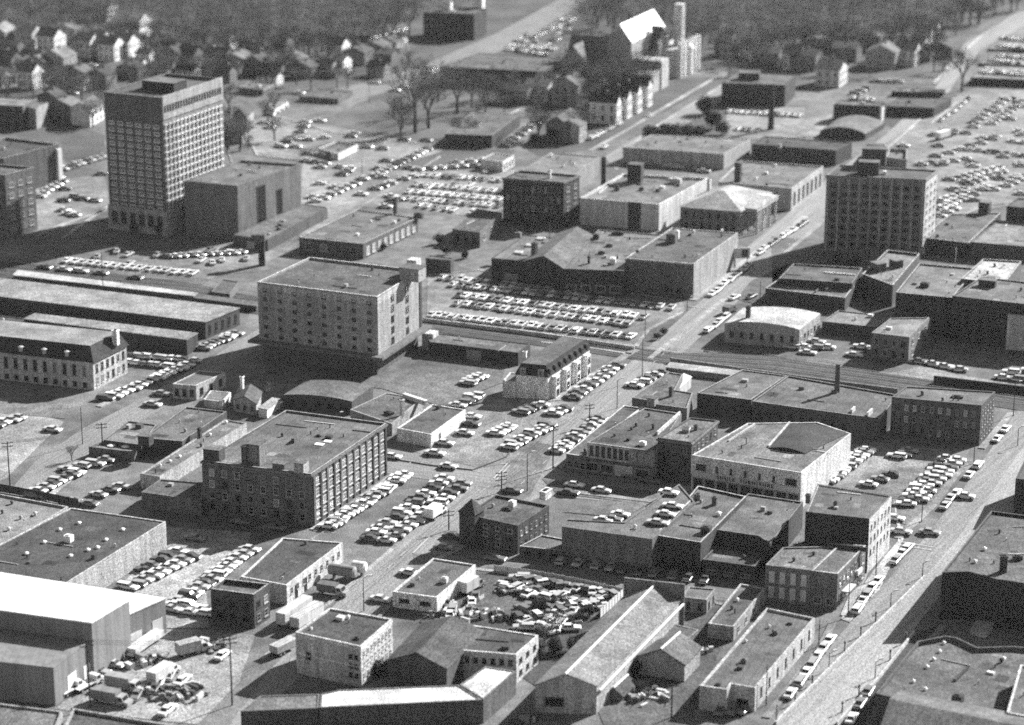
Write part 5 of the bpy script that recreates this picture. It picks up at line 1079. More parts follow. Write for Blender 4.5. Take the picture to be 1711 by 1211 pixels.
TYPES = {
 'sedan': ([(-2.6, .38), (-2.62, .7), (-2.5, .88), (-1.35, .95), (1.0, .95), (2.45, .86), (2.62, .68), (2.6, .38)], (-1.55, 1.05, -.95, .4, .93, 1.4, .8, .62), 2.62, .97),
 'coupe': ([(-2.5, .36), (-2.55, .68), (-2.4, .86), (-1.1, .92), (.8, .93), (2.35, .84), (2.52, .66), (2.5, .36)], (-1.75, .9, -.75, .15, .9, 1.32, .78, .58), 2.5, .94),
 'wagon': ([(-2.6, .38), (-2.62, .72), (-2.55, .95), (-1.3, .97), (1.0, .96), (2.45, .87), (2.62, .7), (2.6, .38)], (-2.5, 1.0, -2.25, .4, .95, 1.45, .82, .68), 2.62, .97)}
PAINT = [.6, .4, .5, .27, .15, .07, .03, .7]
PNAME = ['white', 'light grey', 'pale', 'mid grey', 'grey', 'dark grey', 'black', 'gleaming white']
CARM = {}
def car_parts(ty):
    if ty in CARM: return CARM[ty]
    prof, cb, xl, hw = TYPES[ty]
    paint, glass, tyre, chrome = mat('paint', .5), mat('glass', .02), mat('flat', .02), mat('chrome', .7)
    b = MB(); hull(prof, hw, b); x0, x1, t0, t1, z0, z1, hb, ht = cb
    s = .06; tt = [(t0 - s, -ht - s), (t1 + s, -ht - s), (t1 + s, ht + s), (t0 - s, ht + s)]; b.prism(tt, z1 - .05, z1 + .02)
    for sx, (bx, tx) in (((-1), (x0, t0)), ((1), (x1, t1))):
        for sy in (-1, 1): b.tube((bx, hb * sy, z0), (tx, ht * sy, z1), .05, .05, 4)
    for sy in (-1, 1): b.tube((( t0 + t1) / 2, hb * sy, z0), ((t0 + t1) / 2, ht * sy, z1), .05, .05, 4)
    g = MB(); cabin(g, x0, x1, t0, t1, z0, z1 - .03, hb - .03, ht - .02, 0, None)
    w = MB(); w.tube((0, -.11, 0), (0, .11, 0), .34, .34, 12, 0); w.tube((0, -.125, 0), (0, .125, 0), .18, .18, 8, 1)
    bm = MB(); bm.box(-.09, .09, -hw + .04, hw - .04, -.1, .12, 0)
    body = b.mesh('car_body', [paint]); gl = g.mesh('car_glass', [glass]); wh = w.mesh('car_wheel', [tyre, chrome]); bu = bm.mesh('car_bumper', [chrome])
    # single-mesh version for small ones
    m = MB(); m.v = list(b.v); m.f = list(b.f); m.m = list(b.m)
    k = len(m.v); m.v += g.v; m.f += [tuple(k + i for i in f) for f in g.f]; m.m += [1] * len(g.f)
    for wx in (-1.6, 1.55):
        for wy in (-hw + .1, hw - .1): m.tube((wx, wy - .11, .34), (wx, wy + .11, .34), .34, .34, 8, 2)
    for sx in (-xl, xl): m.box(sx - .1, sx + .1, -hw + .04, hw - .04, .4, .6, 3)
    one = m.mesh('car', [paint, glass, tyre, chrome])
    CARM[ty] = (body, gl, wh, bu, one, xl, hw, m); return CARM[ty]
def set_mat(o, i, m): o.material_slots[i].link = 'OBJECT'; o.material_slots[i].material = m
CARS = []   # collected first: (pos, heading, tone idx, type, label, size)
def put(x, y, hd, tone, ty, label, z=0.0, jit=0, group=None, world=None):
    if z == 0 and (world is None or world.z == 0): z = .14
    if world is not None and world.z == 0: world.z = .14
    p = world if world is not None else G(x, y, z)
    CARS.append(dict(p=p, hd=hd, tone=tone, ty=ty, label=label, group=group))
ORD = ['first', 'second', 'third', 'fourth', 'fifth', 'sixth', 'seventh', 'eighth', 'ninth', 'tenth', 'eleventh', 'twelfth', 'thirteenth', 'fourteenth', 'fifteenth',
       'sixteenth', 'seventeenth', 'eighteenth', 'nineteenth', 'twentieth', 'twenty first', 'twenty second', 'twenty third', 'twenty fourth', 'twenty fifth', 'twenty sixth',
       'twenty seventh', 'twenty eighth', 'twenty ninth', 'thirtieth', 'thirty first', 'thirty second', 'thirty third', 'thirty fourth']
rc = random.Random(11)
D1 = math.atan2(.93, .367); D2 = D1 - math.pi / 2
def tone_():
    return rc.choices(range(8), (22, 14, 16, 12, 10, 9, 6, 11))[0]
def row(desc, a, b, n, hd=None, z=0, miss=0, frm='left', tones=None, jit=.38):
    """n cars between photo points a and b; hd: 'd' = pointing along street depth, 'a' = across, number = world angle, None = square to the row"""
    A, Bp = G(a[0], a[1], z), G(b[0], b[1], z); d = Bp - A; ang = math.atan2(d.y, d.x)
    h = {'d': D1, 'a': D2, 'l': ang, None: ang + math.pi / 2}.get(hd, hd)
    for i in range(n):
        if rc.random() < miss + .03: continue
        t = i / (n - 1) if n > 1 else 0; p = A.lerp(Bp, t) + Vector((rc.uniform(-jit, jit), rc.uniform(-jit, jit), 0)); p.z = z
        tn = rc.choice(tones) if tones else tone_(); ty = rc.choices(('sedan', 'coupe', 'wagon'), (6, 2, 1.6))[0]
        lb = '%s %s, %s from %s, %s' % (PNAME[tn], ty, ORD[i].replace(' ', '-'), frm, desc[4:])
        put(0, 0, h + rc.uniform(-.07, .07) + (math.pi if rc.random() < .3 else 0), tn, ty, lb, group='cars in ' + desc, world=p)
def one(x, y, hd, tn, desc, ty='sedan', z=0):
    h = {'d': D1, 'a': D2}.get(hd, hd)
    put(x, y, h, tn, ty, '%s %s %s' % (PNAME[tn], ty, desc), z=z, group='single cars')
BR = (0, 7, 1, 2, 0, 2, 3, 0, 1, 7, 4, 5)
row('the angled line along the brick mill side', (547, 884), (676, 797), 19, hd=D2 + .12, tones=BR, frm='near end')
row('the left file of the double row below the mill', (617, 903), (742, 803), 13, hd=D2 + .12, tones=BR + (4,), frm='near end')
row('the right file of the double row below the mill', (648, 906), (772, 812), 13, hd=D2 + .12, tones=BR + (4,), frm='near end')
row('the rear line of the long lot below gabled store', (740, 466), (975, 494), 17, hd='d', miss=.15, tones=BR + (5,))
row('the second line of the long lot below gabled store', (757, 478), (1120, 516), 27, hd='d', miss=.03, tones=BR + (4, 5))
row('the upper middle line of the long car lot', (767, 495), (1075, 532), 23, hd='d', tones=BR + (3,))
row('the lower middle line of the long car lot', (766, 509), (1050, 543), 22, hd='d', tones=BR + (3,))
row('the dense line beside the railway retaining wall', (722, 528), (1056, 565), 27, hd='d', tones=BR + (4, 5))
row('the top line of the lot left of the brick school', (704, 294), (836, 303), 11, hd='d', tones=BR)
row('the second line of the lot left of the brick school', (696, 310), (836, 322), 12, hd='d', tones=BR)
row('the third line of the lot left of the brick school', (684, 322), (834, 335), 12, hd='d', tones=BR)
row('the fourth line of the lot left of the brick school', (672, 333), (832, 346), 13, hd='d', tones=BR, miss=.1)
row('the lowest line of the lot left of the brick school', (700, 345), (790, 357), 7, hd='d', tones=BR, miss=.1)
row('the slanting line in the middle of the upper lot', (636, 290), (713, 251), 11, hd='a', tones=BR, frm='near end')
row('the line left of the garage hall roof', (540, 332), (592, 309), 6, hd='a', tones=BR + (5,), frm='near end')
row('the slanting line above the garage hall', (604, 326), (676, 300), 7, hd='a', tones=BR + (5,), frm='near end')
row('the line right below the filling station', (512, 270), (584, 283), 6, hd='a', tones=BR + (5, 4))
row('the line beyond the filling station', (590, 244), (640, 250), 3, hd='a', tones=BR + (4,))
row('the line before the filling station kerb', (470, 246), (500, 222), 4, hd='a', miss=.2)
row('the slanting line beside the low park annex', (842, 245), (893, 208), 7, hd='a', tones=BR + (5,), frm='near end')
row('the row near the low park annex kerb', (740, 275), (830, 268), 5, hd='a', miss=.2)
row('the line on the lawn edge above the brick school', (700, 285), (790, 278), 6, hd='a', miss=.15)
row('the line at the left edge office block', (66, 330), (102, 305), 6, hd='a', tones=BR, frm='near end')
row('the row between office block and tower', (108, 284), (172, 263), 8, hd=D2 - .4, tones=BR + (5,))
row('the crossing left of the hotel tower', (62, 350), (170, 318), 6, hd='a', miss=.3)
row('the lot in the hotel tower shadow', (112, 438), (322, 459), 16, hd='d', tones=(0, 7, 2, 1))
row('the second line of the shaded hotel lot', (278, 431), (402, 424), 10, hd='a', tones=(0, 7, 2, 1, 4))
row('the street above the platform canopy', (76, 449), (290, 474), 8, hd='l', miss=.15, tones=(0, 2, 4, 5))
row('the kerb line by the freight shed end', (338, 584), (392, 560), 8, hd=D2 + .1, tones=BR + (4,), frm='near end')
row('the small lot behind the station house', (216, 597), (322, 605), 10, hd='a', tones=BR)
row('the second line of the station lot', (216, 608), (300, 618), 8, hd='a', tones=BR)
row('the kerb line from the station house up the street', (178, 669), (312, 613), 14, hd=D2 + .1, tones=BR + (4,), frm='near end')
row('the kerb line beside the mansard house', (957, 666), (1030, 613), 9, hd='a', tones=BR + (4,), frm='near end')
row('the kerb line across from the mansard house', (1062, 647), (1103, 624), 5, hd='a', tones=BR + (4,), frm='near end')
row('the kerb line beside the corner shop roof', (930, 757), (1000, 702), 10, hd='a', tones=BR + (4, 5), frm='near end')
row('the kerb line across from the corner shop', (848, 750), (916, 714), 9, hd='a', tones=BR + (4, 5), frm='near end')
row('the cluster just below the mansard house', (868, 692), (902, 679), 4, hd='a', tones=BR, frm='left')
row('the pair right of the cluster below the mansard house', (923, 694), (942, 686), 3, hd='a', tones=(5, 0, 2), frm='left')
row('the middle of the corner lot', (826, 727), (850, 715), 4, hd='a', tones=BR, frm='near end')
row('the back row of the corner lot', (765, 680), (795, 664), 5, hd='a', tones=BR + (5,), frm='near end')
row('the cluster in the yard left of the mansard house', (780, 643), (800, 631), 4, hd='a', tones=BR + (5,), frm='near end')
for x, y, t, d in [(788, 698, 0, 'parked right of the white sided garage, farthest of its file'), (786, 711, 5, 'second down the file beside the white sided garage'), (776, 726, 2, 'third down the file beside the white sided garage'),
                   (742, 743, 2, 'parked at the near corner of the white sided garage'), (727, 760, 0, 'on the street corner before the white sided garage'), (749, 782, 2, 'driving across the street in front of the corner lot'), (655, 765, 0, 'just behind the mill corner'),
                   (950, 826, 5, 'nearest on the open corner lot before the shaded street'), (960, 813, 0, 'behind the other on the open corner lot'), (1005, 822, 2, 'at the shadow edge on the open corner lot'), (1055, 798, 4, 'dim in the shade before the shop row'), (1088, 806, 4, 'standing in shade before the brick shop'),
                   (855, 822, 4, 'next to the crossing pole'), (1008, 872, 2, 'left of three behind the parking deck'), (1024, 870, 4, 'middle of three behind the parking deck'), (1036, 862, 0, 'rearmost of three behind the parking deck'),
                   (742, 917, 4, 'in front of the turreted brick house'), (757, 899, 5, 'in the shade left of the turreted house'), (636, 1004, 2, 'alone on the street left of the painted garage'), (686, 960, 0, 'far side of the painted garage, near the street'), (828, 936, 4, 'dim in the shaded street below the turreted house'),
                   (402, 875, 4, 'pale shape in the shaded mill yard'), (459, 884, 4, 'in the shade right at the mill front'), (325, 902, 4, 'alone in the shaded mill yard left side'),
                   (1505, 891, 1, 'waiting at the wide street corner beside the tall brick block'), (1553, 892, 3, 'crossing the wide street beyond the tall brick block'), (1493, 868, 0, 'behind the tall brick block corner'),
                   (1613, 832, 0, 'driving alone in the wide street'), (88, 720, 2, 'alone on the open lot at the far left'), (255, 678, 1, 'driving on the left street near the cottage'), (270, 660, 3, 'driving behind the pale one on the left street')]:
    one(x, y, 'a', t, d)
row('the open lot at the far left edge', (-8, 714), (30, 700), 4, hd='a', tones=BR)
row('the kerb lot beside the left street', (64, 822), (128, 792), 7, hd='a', tones=BR + (4,), frm='near end')
row('the shaded lot beyond the left street kerb', (115, 788), (180, 772), 4, hd='a', tones=(3, 4, 1))
row('the fence side behind the vented dark roof', (58, 832), (150, 845), 4, hd='l', tones=(3, 4, 1))
row('the shaded yard left of the mill annex', (165, 830), (205, 815), 3, hd='a', tones=(3, 4, 1))
row('the furniture store side lot', (1380, 808), (1447, 755), 13, hd=D2 + .1, tones=BR + (4,), frm='near end')
row('the slanting lot left file by the wide street', (1512, 846), (1580, 770), 13, hd=D2 + .1, tones=BR + (4,), frm='near end')
row('the slanting lot right file by the wide street', (1534, 838), (1597, 772), 11, hd=D2 + .1, tones=BR + (4,), frm='near end')
row('the middle of the lot behind the furniture store', (1452, 812), (1490, 795), 3, hd='a', tones=(3, 0, 5), frm='near end')
row('the top of the lot behind the furniture store', (1500, 766), (1518, 757), 3, hd='a', tones=BR, frm='near end')
ST = math.atan2(.86, .5)
def srow(desc, pts, frm, tones=None, z=0):
    P = [G(x, y, z) for x, y in pts]; ang = math.atan2((P[-1] - P[0]).y, (P[-1] - P[0]).x)
    for i, p in enumerate(P):
        tn = rc.choice(tones or BR); ty = rc.choices(('sedan', 'coupe', 'wagon'), (6, 2, 1.6))[0]
        put(0, 0, ang + rc.uniform(-.03, .03), tn, ty, '%s %s, %s from %s, %s' % (PNAME[tn], ty, ORD[i].replace(' ', '-'), frm, desc[4:]), group='cars in ' + desc, world=p)
srow('the kerb file beside the long flat roofed shop', [(1320, 1163), (1337, 1143), (1348, 1127), (1359, 1111), (1366, 1099), (1376, 1086), (1386, 1073)], 'near end', BR)
srow('the kerb file before the cluttered corner shop', [(1433, 1021), (1442, 1006), (1450, 995), (1457, 985), (1467, 974)], 'near end', BR)
srow('the kerb file below the tall brick block', [(1497, 939), (1508, 927), (1517, 918)], 'near end', BR)
srow('the travelling file in the wide street', [(1579, 848), (1588, 835), (1597, 827)], 'near end', BR)
srow('the file by the slanting lot', [(1619, 797), (1634, 780)], 'near end', (4, 0))
srow('the upper wide street', [(1666, 736), (1680, 720)], 'near end', (0, 7))
srow('the low street under the ramp', [(1423, 1205), (1437, 1180), (1450, 1160)], 'near end', (0, 4, 7))
row('the bay before the long flat roofed shop', (1202, 1190), (1245, 1188), 3, hd='d', tones=(0, 4, 7))
row('the main street kerb beside the blank walled store', (1190, 494), (1250, 446), 9, hd='l', tones=BR + (4,), frm='near end')
row('the main street kerb beside the barrel roofed garage', (1186, 554), (1212, 533), 4, hd='l', tones=BR + (4,), frm='near end')
row('the main street kerb before the columned library', (1268, 424), (1345, 374), 9, hd='l', tones=(0, 5, 4, 2), frm='near end')
one(1227, 499, D1 - .2, 0, 'driving past the blank walled store'); one(1256, 497, D1 - .2, 5, 'second driving past the blank walled store')
row('the cluster before the barrel roofed garage', (1325, 583), (1382, 583), 4, hd='a', tones=BR)
row('the front pair before the barrel roofed garage', (1348, 592), (1365, 574), 2, hd='a', tones=BR)
one(1322, 574, 'a', 4, 'in shade at the front of the barrel roofed garage'); row('the yard before the two storey block', (1427, 596), (1440, 582), 2, hd='a', tones=(0, 2))
row('the railside yard right of the two storey block', (1537, 606), (1600, 620), 4, hd='a', tones=(0, 2, 7, 4))
row('the pale bank at the right edge', (1678, 634), (1720, 638), 3, hd='a', tones=BR); row('the pale bank upper line at the right edge', (1690, 624), (1722, 622), 2, hd='a', tones=BR)
# roof deck cars
for i, (x, y) in enumerate([(1099, 876), (1112, 862), (1124, 848), (1117, 826)]):
    put(x, y, D2, (1, 2, 0, 7)[i], 'sedan', ['nearest', 'second', 'third', 'farthest'][i] + ' pale car parked on the roof deck above the grey wall', z=V3['hw'] + .01, group='cars on the roof deck')
row('the shaded street under the parking deck', (940, 940), (1024, 950), 4, hd='d', tones=(3, 4, 1)); row('the dark kerb before the flat roofed shops', (1040, 954), (1180, 972), 6, hd='d', tones=(4, 5))
# lower left lots
row('the left file of the lot by the white warehouse', (212, 985), (318, 934), 9, hd='a', tones=BR + (3, 4, 5), frm='near end')
row('the outer file of the lot by the white warehouse', (240, 955), (300, 925), 5, hd='a', tones=(3, 4, 5, 0), frm='near end')
row('the right file of the lot by the white warehouse', (284, 1022), (415, 922), 15, hd='a', tones=BR + (3, 4), frm='near end')
row('the end cluster left of the small brick office', (300, 1012), (342, 1022), 3, hd='a', tones=BR); row('the front pair left of the small brick office', (316, 1027), (340, 1028), 2, hd='a', tones=BR)
one(372, 1098, D1, 7, 'alone in the truck yard street near the tall pole'); one(305, 1140, D1, 0, 'at the lower truck yard among the scrap'); one(280, 1190, D1, 7, 'nearest in the truck yard at the bottom edge')
one(165, 1125, 'a', 3, 'against the warehouse end wall'); one(190, 1113, 'a', 1, 'second against the warehouse end wall'); one(226, 1092, D1, 0, 'parked by the long grey trailers')
# junkyard
for i in range(56):
    t = rc.random(); u = rc.random()
    if i < 15: x = 868 + i * 11; y = 968 + i * 1.9 + rc.uniform(-1, 2); de = ORD[i] + ' wreck from the left along the junkyard board fence'
    elif i < 20: x = 985 + (i - 15) * 6 + rc.uniform(-6, 6); y = 1018 - (i - 15) * 5; de = ORD[i - 15] + ' wreck from the near end of the junkyard right side file'
    elif i < 34: x = 862 + (i - 20) * 10 + rc.uniform(-8, 8); y = 985 + (i - 20) * 2.2 + rc.uniform(-6, 6); de = ORD[i - 20] + ' wreck from the left in the loose middle line of the junkyard'
    else: x = 872 + (i - 34) * 4.4 + rc.uniform(-8, 8); y = 1052 - (i % 4) * 11 + rc.uniform(-6, 4) - max(0, i - 50) * 1.5; de = ORD[i - 34] + ' wreck from the left among weeds at the junkyard front'
    tn = rc.choice((0, 2, 3, 4, 5, 7, 0, 4, 1, 2)); put(x, y, rc.uniform(0, 3.1), tn, rc.choice(('sedan', 'coupe', 'wagon')), PNAME[tn] + ' ' + de, group='junkyard wrecks')
row('the scrap strip beside the painted garage', (735, 1045), (795, 1000), 6, hd=D1 + .4, tones=(3, 4, 0, 5), frm='near end', jit=1)
row('the truck yard heap beside the bottom pole', (235, 1165), (285, 1135), 4, hd=D1 + .3, tones=(3, 4, 0, 5), frm='near end', jit=1)
# upper right and far lots
row('the small church lot rear line', (1218, 188), (1335, 195), 13, hd='d', tones=BR); row('the small church lot front line', (1232, 217), (1265, 220), 4, hd='d', tones=BR)
row('the avenue kerb by the steep roofed houses', (990, 232), (1035, 209), 7, hd='l', tones=BR + (4,), frm='near end'); row('the avenue right lane', (1010, 247), (1085, 195), 5, hd='l', miss=.3, frm='near end')
row('the strip lot between long store and clad hall', (1105, 277), (1175, 288), 6, hd='a', miss=.3, tones=BR)
row('the far row before the big school', (614, 66), (672, 49), 9, hd='a', tones=BR); 
row('the lowest line of the avenue end lot', (850, 84), (915, 93), 12, hd='d', tones=BR); row('the second line of the avenue end lot', (852, 78), (925, 84), 11, hd='d', tones=BR, miss=.2)
row('the slanting line of the avenue end lot', (888, 64), (954, 33), 13, hd='a', tones=BR, frm='near end'); row('the inner slanting line of the avenue end lot', (905, 78), (928, 66), 5, hd='a', tones=BR)
row('the small lot by the bright gable house', (1425, 165), (1456, 168), 4, hd='d', tones=BR); row('the upper line by the bright gable house', (1430, 158), (1445, 149), 3, hd='a', tones=BR); row('the lane below the upper right houses', (1462, 137), (1500, 138), 5, hd='a', tones=BR)
for i, (y0, yy_) in enumerate(((121, 119), (118, 115), (101, 99), (93, 92), (77, 76), (64, 62))):
    zd = (Z(1622, 142, 129), Z(1622, 142, 129), Z(1634, 110, 105), Z(1634, 110, 105), Z(1650, 85, 81), 0)[i]
    row('line %s of the upper right parking terraces' % ['one', 'two', 'three', 'four', 'five', 'six'][i], (1640 + i * 7, y0), (1712, y0 + 5), 11 - i, hd='d', z=zd, tones=BR)
row('the slanting kerb line by the curving road', (1574, 202), (1620, 166), 6, hd='l', tones=BR, frm='near end'); row('the first slanting line of the right upper lot', (1626, 206), (1680, 168), 7, hd='a', tones=BR, frm='near end')
row('the second slanting line of the right upper lot', (1656, 208), (1708, 170), 9, hd='a', tones=BR, frm='near end'); row('the third slanting line of the right upper lot', (1600, 300), (1668, 282), 7, hd='a', tones=BR)
row('the left scattered line of the right upper lot', (1565, 262), (1640, 240), 5, hd='a', miss=.1, tones=BR + (5,)); row('the middle line of the right upper lot', (1622, 252), (1712, 262), 7, hd='a', tones=BR + (5, 4)); row('the upper right line of the right upper lot', (1640, 232), (1712, 240), 5, hd='a', tones=BR + (5,), miss=.1)
row('the bright clump right of the office tower', (1570, 350), (1612, 332), 6, hd='a', tones=(0, 7, 2)); row('the bright clump upper line right of the office tower', (1572, 338), (1608, 324), 5, hd='a', tones=(0, 7, 2)); row('the bright clump lower line right of the office tower', (1570, 362), (1594, 350), 3, hd='a', tones=(0, 7, 2))
row('the clump by the lift house', (1592, 318), (1660, 318), 5, hd='a', tones=BR + (5,), miss=.1); row('the lower slanting line of the right upper lot', (1618, 308), (1672, 288), 6, hd='a', tones=BR); row('the right edge line of the upper lot', (1680, 312), (1712, 296), 4, hd='a', tones=BR); row('the yard behind the office tower', (1540, 276), (1592, 270), 4, hd='a', tones=BR, miss=.1)
for x, y, t in [(449, 193, 4), (507, 212, 0), (510, 205, 2), (535, 203, 0), (485, 232, 2), (507, 231, 0), (470, 246, 0), (494, 246, 2), (515, 258, 4), (586, 229, 4), (675, 235, 5), (712, 236, 5), (660, 152, 0), (672, 147, 0), (717, 116, 0), (626, 139, 2), (715, 122, 0), (500, 157, 2), (140, 114, 0), (196, 118, 7), (214, 112, 2), (226, 108, 7), (272, 105, 0), (154, 110, 2), (122, 157, 2), (138, 152, 0), (825, 172, 2), (97, 298, 0)]:
    nr = 'lot' if x < 600 else 'avenue'; put(x, y, D2, t, 'sedan', '%s sedan standing alone on the far %s at photo column %d' % (PNAME[t], nr, x), group='single cars')

rq = random.Random(21)
def scatter(poly, n, hd):
    P = [G(x, y) for x, y in poly]; xs = [p.x for p in P]; ys = [p.y for p in P]; k = 0; t_ = 0
    while k < n and t_ < n * 60:
        t_ += 1; x, y = rq.uniform(min(xs), max(xs)), rq.uniform(min(ys), max(ys)); r = False; j = len(P) - 1
        for i in range(len(P)):
            if (P[i].y > y) != (P[j].y > y) and x < (P[j].x - P[i].x) * (y - P[i].y) / (P[j].y - P[i].y) + P[i].x: r = not r
            j = i
        if not r or any((c['p'].x - x) ** 2 + (c['p'].y - y) ** 2 < 12 for c in CARS): continue
        k += 1; put(0, 0, hd + rq.choice((0, 0, math.pi, .5)) + rq.uniform(-.1, .1), rq.choice(BR), 'sedan', 'sedan among the far lots', group='far cars', world=Vector((x, y, 0)))
scatter([(430, 195), (600, 225), (560, 262), (440, 230)], 6, D2); scatter([(510, 285), (640, 262), (720, 252), (700, 300), (600, 320), (520, 345)], 12, D2); scatter([(600, 300), (690, 290), (690, 350), (610, 345)], 6, D2)
scatter([(700, 290), (838, 286), (836, 350), (700, 355)], 6, D1); scatter([(1500, 240), (1711, 160), (1711, 330), (1590, 350), (1570, 290)], 30, D2); scatter([(850, 70), (950, 30), (960, 50), (900, 92)], 12, D1); scatter([(60, 300), (170, 290), (180, 340), (70, 385)], 7, D2); scatter([(110, 420), (400, 415), (420, 440), (330, 455), (110, 440)], 10, D1)
CARS.sort(key=lambda c: c['p'].y)
seen = {}
far = MB(); PI_ = [mat('paint', t) for t in PAINT]; fm = PI_ + [mat('glass', .02), mat('flat', .02), mat('chrome', .7)]
for i, c in enumerate(CARS):
    body, gl, wh, bu, onem, xl, hw, mm = car_parts(c['ty']); pm = PI_[c['tone']]
    if i < 300:
        lb = c['label'].replace(' at photo column %d' % 0, '')
        if i < 110:
            rt = root('parked_car', c['p'], lb, 'car', c['group'], rz=c['hd']); rt.scale = (rc.uniform(.88, 1.04), rc.uniform(.95, 1.02), rc.uniform(.94, 1.08))
            o = link('body', body, rt); set_mat(o, 0, pm); link('window_glass', gl, rt)
            for wx in (-1.6, 1.55):
                for wy in (-hw + .08, hw - .08): link('wheel', wh, rt, (wx, wy, .34))
            for sx in (-xl - .02, xl + .02): link('bumper', bu, rt, (sx, 0, .5))
        else:
            o = link('parked_car', onem, None, c['p']); o.rotation_euler.z = c['hd']; o.scale = (rc.uniform(.88, 1.04), 1, rc.uniform(.94, 1.08)); set_mat(o, 0, pm); tag(o, lb, 'car', c['group'])
    else:
        k = len(far.v); ca, sa = math.cos(c['hd']), math.sin(c['hd']); p = c['p']
        far.v += [(p.x + x * ca - y * sa, p.y + x * sa + y * ca, p.z + z) for x, y, z in mm.v]
        far.f += [tuple(k + q for q in f) for f in mm.f]; far.m += [c['tone'] if m_ == 0 else 7 + m_ for m_ in mm.m]
print('CARS', len(CARS))
if far.v: tag(far.build('distant_cars', fm), 'tiny parked cars filling the farther lots and streets', 'cars', kind='stuff')

# ---- trucks, vans, trailers
def truck(x, y, hd, L_, label, tone=.7, cabt=.6, h=3.2, w=2.4, name='box_truck', cat='truck', cab=True, flat=False):
    rt = root(name, G(x, y), label, cat, rz=hd)
    mb = MB(); mb.box(-L_ / 2, L_ / 2, -w / 2, w / 2, .95, 1.15 if flat else h, 0); mb.build('cargo_bed' if flat else 'cargo_box', mat('metal', tone), rt)
    mb = MB(); mb.box(-L_ / 2 + .2, L_ / 2 + (2.2 if cab else -.2), -w / 2 + .4, w / 2 - .4, .6, .93, 0); mb.build('chassis', mat('flat', .04), rt)
    if cab:
        x0 = L_ / 2 + .15; mb = MB(); prof = [(x0, .5), (x0 + 2.5, .5), (x0 + 2.55, 1.25), (x0 + 1.55, 1.4), (x0 + 1.2, 2.25), (x0, 2.3)]
        k = len(mb.v)
        for s in (-w / 2 + .1, w / 2 - .1): mb.v += [(px, s, pz) for px, pz in prof]
        n = len(prof)
        for i in range(n): j = (i + 1) % n; mb.f.append((k + i, k + j, k + n + j, k + n + i)); mb.m.append(0)
        mb.f.append(tuple(range(k + n - 1, k - 1, -1))); mb.m.append(0); mb.f.append(tuple(range(k + n, k + 2 * n))); mb.m.append(0)
        cb_ = mb.build('cab', mat('paint', cabt), rt)
        mb = MB(); mb.poly([(x0 + 1.56, -w / 2 + .25, 1.45), (x0 + 1.56, w / 2 - .25, 1.45), (x0 + 1.25, w / 2 - .3, 2.18), (x0 + 1.25, -w / 2 + .3, 2.18)])
        for s in (-1, 1): yy_ = s * (w / 2 - .085); mb.poly([(x0 + .25, yy_, 1.4), (x0 + 1.35, yy_, 1.4), (x0 + 1.1, yy_, 2.1), (x0 + .25, yy_, 2.1)])
        mb.build('windscreen', mat('glass', .02), cb_)
    xs = [-L_ / 2 + 1.0] + ([L_ / 2 + 1.6] if cab else [-L_ / 2 + 2.1])
    for wx in xs:
        for wy in (-w / 2 + .15, w / 2 - .15): mb = MB(); mb.tube((0, -.14, 0), (0, .14, 0), .48, .48, 12, 0); mb.tube((0, -.15, 0), (0, .15, 0), .22, .22, 8, 1); mb.build('wheel', [mat('flat', .02), mat('flat', .4)], rt, (wx, wy, .48))
    return rt
truck(724, 866, D1 - .1, 4.6, 'white box van at the near right of the double car row', .75, .7)
truck(233, 1072, D1 - .05, 11, 'long pale trailer nearest the warehouse side', 0.42, h=3.4, cab=False, name='trailer', cat='trailer')
truck(243, 1083, D1 - .05, 11, 'long flatbed trailer with white load beside the pale trailer', 0.52, h=2.2, cab=False, name='trailer', cat='trailer')
truck(315, 1094, D1 - .6, 5, 'upright pale box truck alone in the middle of the truck yard', .4, .5, h=3.2)
truck(200, 1150, D2, 5.6, 'dark sided box truck with a pale roof in the lower yard', .3, .4, h=3.0); truck(178, 1174, D2, 5.6, 'nearest dark sided box truck beside the tall pole', .2, .3, h=3.0)
truck(268, 1138, D1 - .1, 6.2, 'white covered truck right of the dark sided trucks', 0.56, .6, h=3.2); truck(112, 1160, D1 - .2, 4, 'bright flat truck at the warehouse corner', .7, .7, h=1.6, flat=True)
truck(140, 1152, D1 - .2, 5, 'pale flat truck beside the bright one at the warehouse corner', .6, .6, h=1.6, flat=True)
truck(492, 1035, D1 - .1, 11, 'long white roofed trailer parked left of the stucco block', 0.49, h=3.6, cab=False, name='trailer', cat='trailer')
truck(513, 1041, D1 - .1, 10, 'second white roofed trailer touching the stucco block', 0.49, h=3.2, cab=False, name='trailer', cat='trailer')
truck(474, 1090, D1 - .3, 6, 'pale roofed trailer in front of the stucco block front corner', 0.42, h=2.5, cab=False, name='trailer', cat='trailer')
truck(783, 990, D1 - .2, 5, 'white box truck between painted garage and junkyard', 0.52, .2, h=3.4)
truck(1575, 232, D1 - .35, 8, 'white semi trailer with a dark cab on the upper right street', .75, .04, h=3.4, name='semi_truck')
truck(1216, 524, D1 - .2, 3.2, 'dark van on the main street beside the barrel roofed garage', .12, .1, h=2.5)
truck(548, 992, D2, 4.4, 'dark canvas truck parked by the garage window wall', .12, .3, h=2.6)
